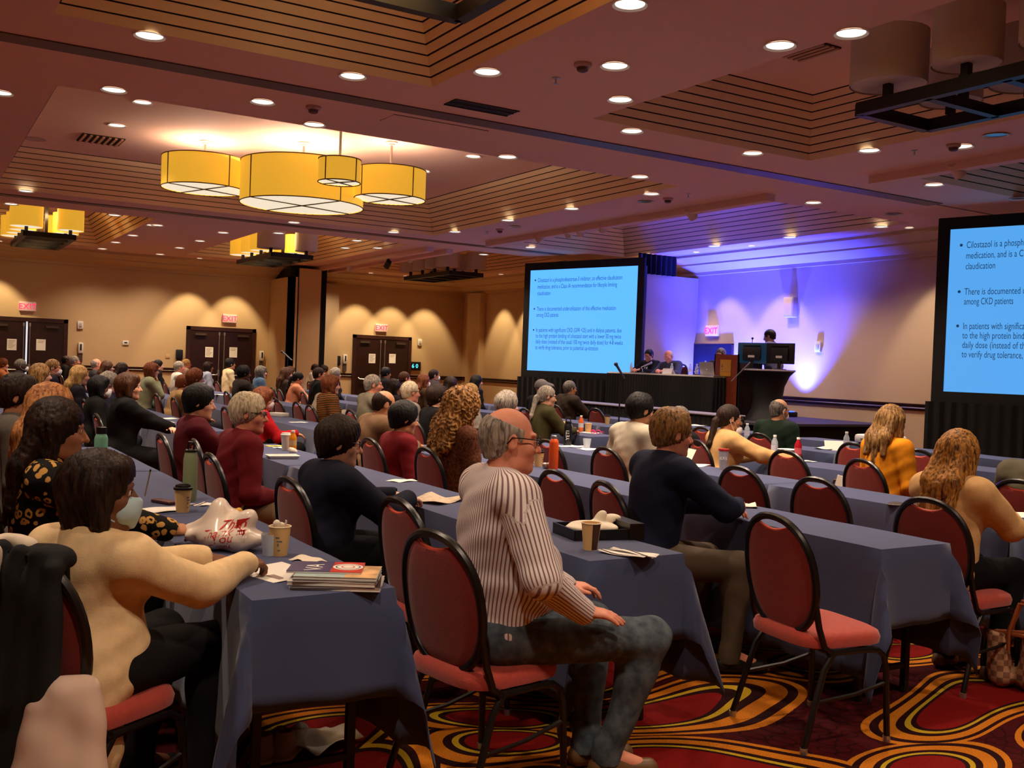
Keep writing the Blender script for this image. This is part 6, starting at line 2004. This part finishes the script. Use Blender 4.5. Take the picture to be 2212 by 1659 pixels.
# writing pad, pen, glasses case
sheet(350, 1103, 0.15, 0.21, 0.3, 'white writing pad under the writing hand of the leopard print woman', cat='notepad', name='notepad')
x_, y_ = at(312, 1100)
m_ = MB(); m_.cyl((0, 0, 0.02), (0.015, 0.02, 0.15), 0.004, n=8); m_.cyl((0.0145, 0.019, 0.146), (0.016, 0.021, 0.156), 0.0045, n=8, mi=1)
o_ = m_.build('pen', [mat('pen_steel', (170, 150, 130), 0.3, 0.5), M_LIDB]); o_.location = (x_, y_, ZT + 0.03); tag(o_, 'slim pen held by the leopard print woman', 'pen')
m_ = MB(); m_.rbox((-0.08, -0.03, 0), (0.08, 0.03, 0.02), 0.01); o_ = m_.build('glasses_case', mat('case_brown', (74, 40, 38), 0.4)); o_.location = (*at(355, 1088), ZT); o_.rotation_euler = (0, 0, 0.4); tag(o_, 'slim brown case lying behind the writing pad', 'case')
# clear cup, open booklet
x_, y_ = at(582, 1200)
e_ = empty('plastic_cup', (x_, y_, ZT), 'small clear plastic cup beside the open tan cup', 'cup', 0, 'clear plastic cups')
m_ = MB(); m_.lathe([(0.026, 0), (0.036, 0.085), (0.035, 0.085), (0.0255, 0.003), (0.001, 0.003)], 22); m_.build('cup_body', M_WATER, e_)
e_ = empty('open_booklet', (*at(600, 1240), ZT), 'open white booklet under the hands of the cream sweater woman', 'booklet', 0.25)
for s_ in (-1, 1):
    m_ = MB(); m_.poly([(0, -0.1, 0.002), (s_ * 0.13, -0.1, 0.004), (s_ * 0.13, 0.1, 0.012), (0, 0.1, 0.01)], [(0, 1, 2, 3)]); m_.build('page', M_PAPER, e_, False)
m_ = MB(); m_.box((0.02, -0.06, 0.0055), (0.1, -0.03, 0.006)); m_.build('picture', mat('booklet_photo', (150, 128, 120), 0.8), e_, False)
sheet(665, 1214, 0.14, 0.09, 0.2, 'folded white napkin behind the magazine stack', M_NAPKIN, curl=0.008, cat='napkin', name='napkin')
# magazine stack
mx, my = at(728, 1262)
mags = [(0.30, 0.215, 0.010, 0.00, 'bottom magazine of the stack with pale edges', (206, 200, 196)), (0.295, 0.21, 0.006, 0.05, 'second magazine from the bottom of the stack', (60, 50, 48)), (0.29, 0.21, 0.012, -0.04, 'third magazine from the bottom, edges showing white', (214, 208, 200)),
        (0.28, 0.205, 0.008, 0.03, 'dark-covered magazine in the middle of the stack', (72, 48, 40)), (0.275, 0.20, 0.010, -0.02, 'magazine with a pale blue and sand cover under the booklet with big letters', (164, 190, 190))]
zz = ZT
for i, (wd, dp, th, a_, lb, colr) in enumerate(mags):
    e_ = empty('magazine', (mx + 0.004 * math.sin(i * 2.1), my + 0.004 * math.cos(i * 1.7), zz), lb, 'magazine', math.radians(62) + a_, 'magazines in the stack')
    m_ = MB(); m_.box((-wd / 2, -dp / 2, 0.0006), (wd / 2, dp / 2, th - 0.0006)); m_.build('pages', M_PAPER, e_, False)
    m_ = MB(); m_.box((-wd / 2 - 0.002, -dp / 2 - 0.002, th - 0.0008), (wd / 2 + 0.002, dp / 2 + 0.002, th)); m_.box((-wd / 2 - 0.002, -dp / 2 - 0.002, 0), (wd / 2 + 0.002, dp / 2 + 0.002, 0.0008)); m_.build('cover', mat('mag_cover_%d' % i, colr, 0.35), e_, False)
    if i == 4:
        m_ = MB(); m_.box((0.03, -0.1, th), (0.138, 0.1, th + 0.0004)); m_.build('cover_picture', mat('sand_picture', (206, 164, 116), 0.5, var=0.5, vscale=14), e_, False)
    zz += th
e_ = empty('magazine', (mx - 0.05, my - 0.02, zz), 'blue and red booklet with large white letters on top of the stack', 'magazine', math.radians(62), 'magazines in the stack')
m_ = MB(); m_.box((-0.125, -0.085, 0.0006), (0.125, 0.085, 0.006)); m_.build('pages', M_PAPER, e_, False)
m_ = MB(); m_.box((-0.126, -0.086, 0.006), (0.02, 0.086, 0.007)); m_.box((-0.126, -0.086, 0), (0.126, 0.086, 0.0007)); m_.build('cover_blue', mat('cover_navy', (44, 46, 104), 0.35), e_, False)
m_ = MB(); m_.box((0.02, -0.086, 0.006), (0.126, 0.086, 0.007)); m_.build('cover_red', mat('cover_red', (196, 40, 42), 0.35), e_, False)
text_mesh('cover_letters', 'VA', 0.085, M_PAPER, e_, T(-0.012, -0.07, 0.0075, PI / 2))
for rr, mi in ((0.052, M_PAPER), (0.044, mat('seal_grey', (96, 92, 100), 0.5)), (0.038, M_PAPER), (0.024, mat('cover_red', (196, 40, 42), 0.35)), (0.019, M_PAPER)):
    m_ = MB(); m_.lathe([(rr, 0), (rr, 0.0004)], 28); o_ = m_.build('round_seal', mi, e_); o_.location = (0.074, 0, 0.0072 + (0.06 - rr) * 0.02)
# --- bald man's table end
coffee_cup(1275, 1187, 'open tan paper cup on the table end beside the man in the striped shirt', None, -0.9)
sheet(1357, 1199, 0.12, 0.23, 1.9, 'folded brochure with dark printed bands on the second-row table end', lines=3, cat='brochure', name='brochure', curl=0.008)
x_, y_ = at(1290, 1158)
e_ = empty('napkin_tray', (x_, y_, ZT), 'black plastic tray with a white napkin draped over it', 'tray', math.radians(80))
m_ = MB(); m_.rbox((-0.17, -0.12, 0), (0.17, 0.12, 0.008), 0.02)
for s_ in (-1, 1): m_.box((-0.17, s_ * 0.12 - 0.004, 0), (0.17, s_ * 0.12 + 0.004, 0.05)); m_.box((s_ * 0.17 - 0.004, -0.12, 0), (s_ * 0.17 + 0.004, 0.12, 0.05))
m_.box((0.10, -0.13, 0), (0.175, 0.13, 0.075)); m_.build('tray_body', M_LIDB, e_, False)
c_ = Clay(); c_.ell((-0.03, 0, 0.045), (0.13, 0.10, 0.025), None, 0.03); c_.ell((0.02, 0.02, 0.075), (0.03, 0.028, 0.045), rot(15, 25, 0), 0.02); c_.ell((0.10, 0.05, 0.075), (0.04, 0.035, 0.018), None, 0.02)
o_ = c_.mesh('napkin', M_NAPKIN, 0.006, None, folds(55, 0.008, 1.5)); o_.location = (x_, y_, ZT); o_.rotation_euler = (0, 0, math.radians(80)); tag(o_, 'crumpled white napkin lying in the black tray', 'napkin')
# --- second row left part
x_, y_ = at(610, 990)
e_ = empty('food_tray', (x_, y_, ZT), 'shallow white paper tray in front of the burgundy shirt man', 'tray', 1.45)
m_ = MB(); m_.loft([[(-0.1, -0.07, 0), (0.1, -0.07, 0), (0.1, 0.07, 0), (-0.1, 0.07, 0)], [(-0.12, -0.085, 0.025), (0.12, -0.085, 0.025), (0.12, 0.085, 0.025), (-0.12, 0.085, 0.025)], [(-0.117, -0.082, 0.025), (0.117, -0.082, 0.025), (0.117, 0.082, 0.025), (-0.117, 0.082, 0.025)], [(-0.098, -0.068, 0.003), (0.098, -0.068, 0.003), (0.098, 0.068, 0.003), (-0.098, 0.068, 0.003)]]); m_.build('tray_body', M_PAPER, e_, False)
m_ = MB(); m_.box((-0.06, -0.006, 0.028), (0.06, 0.004, 0.031)); m_.build('fork', M_WHITE, e_, False)
coffee_cup(617, 972, 'white-lidded paper cup beside the orange juice bottle', M_WHITE, 1.0, 0.125, 0.042, mat('cup_white', (214, 204, 194), 0.6))
M_OJ = mat('orange_juice', (224, 138, 30), 0.25)
water_bottle(*at(632, 972), ZT, 'orange juice bottle with a white cap beside the white-lidded cup', M_OJ, h=0.17, r=0.032, group='juice bottles', band=mat('juice_label', (206, 170, 120), 0.5))
sheet(595, 958, 0.1, 0.16, 0.4, 'yellow notepad behind the white paper tray', mat('yellow_pad', (222, 180, 70), 0.8), cat='notepad', name='notepad')
crumple(632, 978, 0.05, 'crumpled napkin in front of the orange juice bottle')
sheet(608, 968, 0.12, 0.12, 0.2, 'pale blue folded leaflet beside the yellow notepad', mat('pale_leaflet', (190, 204, 206), 0.8))
sheet(940, 1082, 0.26, 0.30, 0.5, 'open newspaper at the elbow of the navy blazer woman', mat('newsprint', (206, 184, 160), 0.9, var=0.2, vscale=40), cat='newspaper', name='newspaper', curl=0.014)
sheet(868, 1032, 0.12, 0.18, 0.4, 'small white paper on the second-row table before the navy blazer woman')
sheet(345, 920, 0.2, 0.28, 0.3, 'white handouts before the black suit woman', lines=1)
sheet(365, 905, 0.2, 0.22, 0.6, 'white papers with pens behind the black suit woman')
sheet(645, 913, 0.14, 0.2, 0.4, 'white leaflets on the third-row table beyond the aisle')
m_ = MB(); m_.rbox((-0.11, -0.08, 0), (0.11, 0.08, 0.05), 0.01); o_ = m_.build('book', mat('thick_book', (214, 206, 198), 0.6)); o_.location = (*at(602, 899), ZT); o_.rotation_euler = (0, 0, 0.6); tag(o_, 'thick white-paged book on the third-row table by the red sweater woman', 'book')
sheet(700, 868, 0.3, 0.3, 0.2, 'white sheets in front of the salmon jacket woman')
for px, py, lb in ((480, 855, 'white papers in front of the cream sweater man'), (800, 878, 'papers beside the man in the olive shirt'), (1080, 890, 'small stack of papers beside the water bottle in the fifth row'), (1505, 880, 'paper pad on the front table by the lectern')):
    sheet(px, py, 0.22, 0.28, 0.3, lb)
m_ = MB(); m_.rbox((-0.1, -0.13, 0), (0.1, 0.13, 0.006), 0.008); o_ = m_.build('tablet', mat('blue_tablet', (58, 92, 150), 0.3, emit=(50, 90, 160), estr=0.25)); o_.location = (-10.75, 5.42, ZT); o_.rotation_euler = (1.1, 0, -0.2); o_.location.z += 0.11; tag(o_, 'tablet with a blue glow propped before the man in the olive shirt', 'tablet')
# --- third row
M_ORANGE = mat('orange_bottle', (222, 84, 26), 0.4)
steel_bottle(1195, 1009, 'orange steel bottle with a silver cap on the third-row table', M_ORANGE, M_STEEL, 0.26, 0.036, False, 0.55, 0.78)
coffee_cup(1163, 1003, 'tan paper cup with a black lid beside the orange bottle', M_LIDB, 2.0)
crumple(1178, 1012, 0.07, 'crinkled clear snack wrapper beside the orange bottle', mat('snack_wrapper', (170, 150, 140), 0.25, spec=0.6), cat='wrapper', name='snack_wrapper', sq=0.4)
sheet(1606, 1094, 0.15, 0.16, 0.9, 'unfolded white napkin alone on the third-row table', M_NAPKIN, curl=0.010, cat='napkin', name='napkin')
sheet(1500, 1001, 0.2, 0.26, 0.5, 'open white programme leaflets in front of the navy pullover man', lines=1, cat='leaflet', name='leaflet')
m_ = MB(); m_.poly([(-0.1, 0, 0), (0.1, 0, 0), (0.1, 0.06, 0.13), (-0.1, 0.06, 0.13)], [(0, 1, 2, 3)]); o_ = m_.build('leaflet', M_NAPKIN, None, False); o_.location = (*at(1478, 998), ZT); o_.rotation_euler = (0, 0, -0.3); sol = o_.modifiers.new('thickness', 'SOLIDIFY'); sol.thickness = 0.002; tag(o_, 'cream leaflet standing half open behind the white programme', 'leaflet', 'papers on the tables')
# tumbler with red lid
x_, y_ = at(1562, 1012)
e_ = empty('tumbler', (x_, y_, ZT), 'clear tumbler with a red lid and white lettering', 'tumbler')
m_ = MB(); m_.lathe([(0.03, 0), (0.041, 0.16), (0.040, 0.16), (0.029, 0.004), (0.001, 0.004)], 24); m_.build('cup_body', mat('tumbler_plastic', (196, 190, 200), 0.1, alpha=0.6), e_)
m_ = MB(); m_.lathe([(0.026, 0.006), (0.035, 0.145), (0.001, 0.145)], 20); m_.build('inner_liner', mat('tumbler_liner', (70, 60, 64), 0.4), e_)
m_ = MB(); m_.lathe([(0.043, 0.155), (0.044, 0.17), (0.001, 0.172)], 24); m_.build('lid', mat('red_lid', (176, 26, 40), 0.35), e_)
text_mesh('lettering', 'KRS', 0.035, M_PAPER, e_, T(-0.002, -0.002, 0.085) @ Matrix.Rotation(math.radians(50), 4, 'Z') @ T(0, -0.041, 0) @ Matrix.Rotation(PI / 2, 4, 'X'), 'CENTER')
# --- fourth and fifth rows
M_BLKB = mat('black_steel', (16, 16, 18), 0.35)
e_ = steel_bottle(1226, 956, 'black steel bottle with a loop handle on the fourth-row table', M_BLKB, M_LIDB, 0.25, 0.04, True, 0.75, 0.78)
text_mesh('lettering', 'YETI', 0.05, M_WHITE, e_, Matrix.Rotation(math.radians(25), 4, 'Z') @ T(0.016, -0.0415, 0.06) @ Matrix.Rotation(PI / 2, 4, 'X') @ Matrix.Rotation(PI / 2, 4, 'Z'))
x_, y_ = at(1268, 958)
e_ = empty('plastic_cup', (x_, y_, ZT), 'ribbed clear plastic cup on the fourth-row table papers', 'cup', 0, 'clear plastic cups')
m_ = MB(); m_.lathe([(0.028, 0), (0.032, 0.04), (0.034, 0.045), (0.042, 0.1), (0.041, 0.1), (0.027, 0.003), (0.001, 0.003)], 24); m_.build('cup_body', M_WATER, e_)
sheet(1235, 963, 0.2, 0.26, 0.4, 'white papers under the clear plastic cup, left sheet'); sheet(1275, 961, 0.2, 0.26, 0.7, 'white papers under the clear plastic cup, right sheet')
water_bottle(*at(1255, 918), ZT, 'bottle of orange drink with a white cap on the fifth-row table', mat('orange_drink', (232, 110, 50), 0.25), h=0.2, r=0.032, group='juice bottles')
coffee_cup(1271, 917, 'tan paper cup with a brown panel beside the pink glasses', None, 0.5)
e_ = empty('glasses', (*at(1287, 921), ZT), 'hot pink plastic glasses at the table end', 'glasses', 0.5)
m_ = MB()
for s_ in (-1, 1):
    m_.tube([(s_ * 0.035 + 0.028 * math.cos(a), 0, 0.025 + 0.022 * math.sin(a)) for a in np.linspace(0, 2 * PI, 15)[:-1]], 0.005, 6, closed=True)
m_.tube([(-0.008, 0, 0.03), (0, 0.004, 0.034), (0.008, 0, 0.03)], 0.004, 6); m_.build('frame_front', mat('hot_pink', (236, 50, 130), 0.35), e_)
for s_ in (-1, 1):
    m_ = MB(); m_.tube([(s_ * 0.063, 0, 0.03), (s_ * 0.066, 0.08, 0.025), (s_ * 0.066, 0.12, 0.008)], 0.004, 6); m_.build('temple', mat('hot_pink', (236, 50, 130), 0.35), e_)
sheet(1275, 924, 0.26, 0.2, 0.2, 'white papers spread at the table end under the pink glasses')
c_ = Clay(); c_.ell((0, 0, 0.05), (0.1, 0.08, 0.06), None, 0.03); c_.ell((0, 0, 0.03), (0.15, 0.13, 0.012), None, 0.02); c_.cut((0, 0, 0.003), (0, 0, -1)); o_ = c_.mesh('straw_hat', mat('straw', (216, 182, 120), 0.9, bump=0.4), 0.008); o_.location = (*at(1222, 905), ZT); tag(o_, 'pale straw hat lying on the fifth-row table', 'hat')
coffee_cup(1312, 903, 'paper cup alone near the far end of the sixth-row table', M_LIDB, 0.3)
water_bottle(*at(1078, 890), ZT, 'small water bottle behind the curly-haired woman', group='water bottles in the audience')
water_bottle(*at(1613, 950), ZT, 'water bottle in front of the tan jacket woman', group='water bottles in the audience')
water_bottle(*at(1673, 968), ZT, 'clear bottle beside the hand of the tan jacket woman', h=0.21, group='water bottles in the audience')
water_bottle(*at(1724, 972), ZT, 'red drink bottle behind the empty chair in the fifth row', mat('red_drink', (176, 26, 44), 0.25), h=0.21, r=0.034, group='juice bottles', band=mat('red_label', (206, 90, 100), 0.5))
water_bottle(*at(1828, 962), ZT, 'water bottle right of the dark green sweater man', h=0.21, group='water bottles in the audience')
x_, y_ = at(1703, 968)
e_ = empty('paper_bowl', (x_, y_, ZT), 'tan paper bowl covered by a white plate beside the red drink', 'bowl')
m_ = MB(); m_.lathe([(0.035, 0), (0.05, 0.08), (0.049, 0.08), (0.034, 0.003), (0.001, 0.003)], 24); m_.build('bowl_body', M_CUP, e_)
m_ = MB(); m_.lathe([(0.001, 0.082), (0.06, 0.082), (0.1, 0.09), (0.1, 0.092), (0.06, 0.085), (0.001, 0.085)], 28); m_.build('plate', M_PAPER, e_)
sheet(1748, 980, 0.12, 0.1, 0.3, 'small folded paper on the fifth-row table edge')
sheet(1785, 955, 0.2, 0.24, 0.3, 'open notebook beside the dark green sweater man', cat='notebook', name='notebook', curl=0.012)
m_ = MB(); m_.poly([(-0.12, 0, 0), (0.12, 0, 0), (0.12, 0.08, 0.1), (-0.12, 0.08, 0.1)], [(0, 1, 2, 3)]); o_ = m_.build('clipboard', M_PAPER, None, False); o_.location = (*at(1808, 960), ZT); o_.rotation_euler = (0, 0, 0.9); sol = o_.modifiers.new('thickness', 'SOLIDIFY'); sol.thickness = 0.004; tag(o_, 'tilted white clipboard left of the water bottle in the sixth row', 'clipboard')
sheet(1868, 955, 0.26, 0.24, 0.3, 'white papers behind the empty chair beside the yellow sweater woman')
sheet(1455, 955, 0.22, 0.26, 0.4, 'white and lilac handouts beside the black-clad person')
sheet(2200, 1106, 0.2, 0.24, 0.8, 'white sheet on the fourth-row table at the right edge')
sheet(1958, 1096, 0.2, 0.2, 0.4, 'phone-sized dark leaflet in front of the beige blazer woman', mat('dark_leaflet', (60, 50, 50), 0.5))
x_, y_ = at(1508, 1052)
e_ = empty('paper_cup', (-4.55, 4.05, ZT), 'white cup in the hands of the navy pullover man', 'cup', 0, 'paper coffee cups')
m_ = MB(); m_.lathe([(0.03, 0), (0.04, 0.09), (0.039, 0.09), (0.029, 0.003), (0.001, 0.003)], 22); m_.build('cup_body', mat('cup_white', (214, 204, 194), 0.6), e_)
# projector
e_ = empty('projector', (-7.95, 9.95, ZT), 'white data projector on the front table before the right-hand screen', 'projector', math.radians(8))
m_ = MB(); m_.rbox((-0.25, -0.17, 0.02), (0.25, 0.17, 0.12), 0.03); m_.build('casing', mat('projector_white', (214, 208, 210), 0.5), e_)
m_ = MB(); m_.lathe([(0.055, 0), (0.055, 0.03), (0.04, 0.035)], 22, M=T(0.14, 0.165, 0.075) @ Matrix.Rotation(-PI / 2, 4, 'X')); m_.build('lens', M_LIDB, e_)
m_ = MB()
for k in range(9): m_.box((0.11 + k * 0.013, -0.174, 0.04), (0.117 + k * 0.013, -0.168, 0.1))
for k in range(4): m_.box((-0.16 + k * 0.05, -0.174, 0.05), (-0.13 + k * 0.05, -0.168, 0.075))
m_.build('rear_ports', mat('port_grey', (110, 104, 106), 0.5), e_, False)
m_ = MB(); m_.ball((0.16, 0.0, 0.11), (0.07, 0.08, 0.035), 8); m_.build('lens_dome', mat('projector_white', (214, 208, 210), 0.5), e_)
m_ = MB()
for sx in (-0.2, 0.2): m_.cyl((sx, -0.12, 0), (sx, -0.12, 0.025), 0.015); m_.cyl((sx, 0.12, 0), (sx, 0.12, 0.025), 0.015)
m_.build('foot', M_LIDB, e_)
# ------------------------------------------------------------------ coats, bags and things on the floor
CX, CY, CR = -3.35, 0.50, math.radians(34)


def coat(name, label, parts, m, h, amp, seed):
    c = Clay()
    for a, b, ra, rb in parts:
        c.cone(a, b, ra, rb, 0.035)
    o = c.mesh(name, m, h, None, folds(seed, amp, 0.8))
    o.location = (CX, CY, 0); o.rotation_euler = (0, 0, CR)
    return tag(o, label, 'coat')


coat('black_coat', 'black coat hung over the chair back behind the cream sweater woman',
     [((0.02, -0.25, 0.94), (0.03, -0.36, 0.05), 0.03, 0.05), ((0.09, -0.245, 0.935), (0.10, -0.34, 0.06), 0.03, 0.048), ((0.15, -0.24, 0.90), (0.17, -0.31, 0.10), 0.028, 0.045), ((-0.05, -0.25, 0.95), (-0.06, -0.34, 0.08), 0.03, 0.045),
      ((-0.16, -0.19, 0.93), (0.14, -0.19, 0.93), 0.03, 0.03), ((-0.1, -0.15, 0.93), (-0.1, -0.11, 0.66), 0.02, 0.02), ((0.08, -0.15, 0.92), (0.08, -0.11, 0.66), 0.02, 0.02)], mat('black_wool', (15, 14, 16), 0.9), 0.009, 0.012, 71)
coat('white_coat', 'off-white coat hanging at the far left over the black coat',
     [((-0.10, -0.30, 0.955), (-0.10, -0.43, 0.08), 0.028, 0.05), ((-0.02, -0.30, 0.955), (-0.045, -0.43, 0.12), 0.022, 0.035), ((-0.17, -0.27, 0.93), (-0.2, -0.42, 0.1), 0.03, 0.06), ((-0.18, -0.2, 0.95), (0.0, -0.2, 0.955), 0.022, 0.022), ((-0.1, -0.2, 0.95), (-0.1, -0.3, 0.95), 0.02, 0.02)], mat('offwhite_coat', (220, 202, 180), 0.85, sheen=0.2), 0.009, 0.012, 72)
coat('pink_white_coat', 'pinkish white coat with a hanging sleeve beside the cream sweater',
     [((0.20, -0.24, 0.56), (0.2, -0.30, 0.20), 0.05, 0.075), ((0.24, -0.20, 0.57), (0.28, -0.22, 0.24), 0.045, 0.07), ((0.16, -0.28, 0.52), (0.15, -0.33, 0.16), 0.045, 0.06)], mat('pinkish_coat', (214, 184, 166), 0.85), 0.008, 0.010, 73)
# handbag at the right edge
M_CHECK = mat_pattern('check_leather', 'check', (176, 134, 104), (128, 88, 70), 34.0, 0.5)
M_TANL = mat('tan_leather', (150, 78, 40), 0.45)
e_ = empty('handbag', (-2.92, 4.86, 0), 'checked tan handbag standing on the carpet at the right edge', 'bag', 0.4)
c_ = Clay()
for sx in (-0.14, 0, 0.14): c_.cone((sx, 0, 0.06), (sx * 1.15, 0, 0.26), 0.06, 0.05, 0.06)
c_.cut((0, 0, 0.005), (0, 0, -1)); c_.cut((0, 0, 0.28), (0, 0, 1)); c_.mesh('bag_body', M_CHECK, 0.01, e_, folds(5, 0.006))
m_ = MB(); m_.tube([(-0.19, 0, 0.275), (0, -0.055, 0.285), (0.19, 0, 0.275), (0, 0.055, 0.285)], 0.01, 8, closed=True); m_.build('top_trim', M_TANL, e_)
for sy in (-0.05, 0.05):
    m_ = MB(); m_.tube([(-0.1, sy, 0.2), (-0.1, sy * 1.2, 0.3), (-0.06, sy, 0.44), (0.06, sy, 0.44), (0.1, sy * 1.2, 0.3), (0.1, sy, 0.2)], 0.009, 8); m_.build('handle', M_TANL, e_)
# brown purse with papers hung on the fifth-row chair
e_ = empty('shoulder_purse', (-5.35, 6.26, 0.47), 'brown purse with papers sticking out on the seat right of the fifth-row chair', 'bag', 0.5)
c_ = Clay(); c_.ell((0, 0, 0.1), (0.13, 0.06, 0.1), None, 0.03); c_.cut((0, 0, 0.01), (0, 0, -1)); c_.cut((0, 0, 0.17), (0, 0, 1)); c_.mesh('bag_body', mat('brown_suede', (140, 98, 66), 0.8), 0.009, e_, folds(6, 0.006))
m_ = MB(); m_.tube([(-0.1, 0, 0.16), (-0.05, 0.0, 0.27), (0.05, 0, 0.27), (0.1, 0, 0.16)], 0.01, 7); m_.build('handle', mat('dark_strap', (60, 34, 22), 0.5), e_)
m_ = MB(); m_.box((-0.09, -0.01, 0.12), (0.0, 0.0, 0.3), M=Matrix.Rotation(0.2, 4, 'Y')); m_.box((-0.05, 0.01, 0.12), (0.04, 0.02, 0.27), M=Matrix.Rotation(0.1, 4, 'Y')); m_.build('papers', M_PAPER, e_, False)
# under the nearest table end
o_ = sheet(695, 1605, 0.2, 0.28, 0.5, 'pale folded bag lying on the carpet under the nearest table end', mat('pale_bag', (206, 196, 180), 0.8), z=0.012, cat='bag', name='folded_bag', curl=0.02)
for k, (px, py) in enumerate(((610, 1640), (655, 1632))):
    x_, y_ = px_z(px, py, 0.0)
    e_ = empty('sneaker', (x_ - 0.05, y_ - 0.04, 0.002), 'white-laced sneaker under the nearest table end, %s one' % ('left', 'right')[k], 'shoe', 0.9, 'sneakers under the table')
    c_ = Clay(); c_.cone((0, -0.08, 0.045), (0, 0.13, 0.035), 0.042, 0.036, 0.03); c_.cone((0, -0.07, 0.05), (0, -0.06, 0.09), 0.04, 0.038, 0.02); c_.cone((0, -0.06, 0.08), (0, -0.06, 0.2), 0.026, 0.03, 0.01, 'sub'); c_.cut((0, 0, 0.012), (0, 0, -1))
    c_.mesh('upper', mat('sneaker_upper', (196, 186, 170), 0.7), 0.006, e_)
    m_ = MB(); m_.rbox((-0.045, -0.125, 0), (0.045, 0.17, 0.02), 0.04); m_.build('sole', mat('sneaker_sole', (226, 220, 208), 0.6), e_)
    m_ = MB()
    for j in range(5): m_.cyl((-0.03, 0.0 + j * 0.025, 0.083 - j * 0.006), (0.03, 0.01 + j * 0.025, 0.083 - j * 0.006), 0.004, n=6)
    m_.build('laces', M_WHITE, e_)
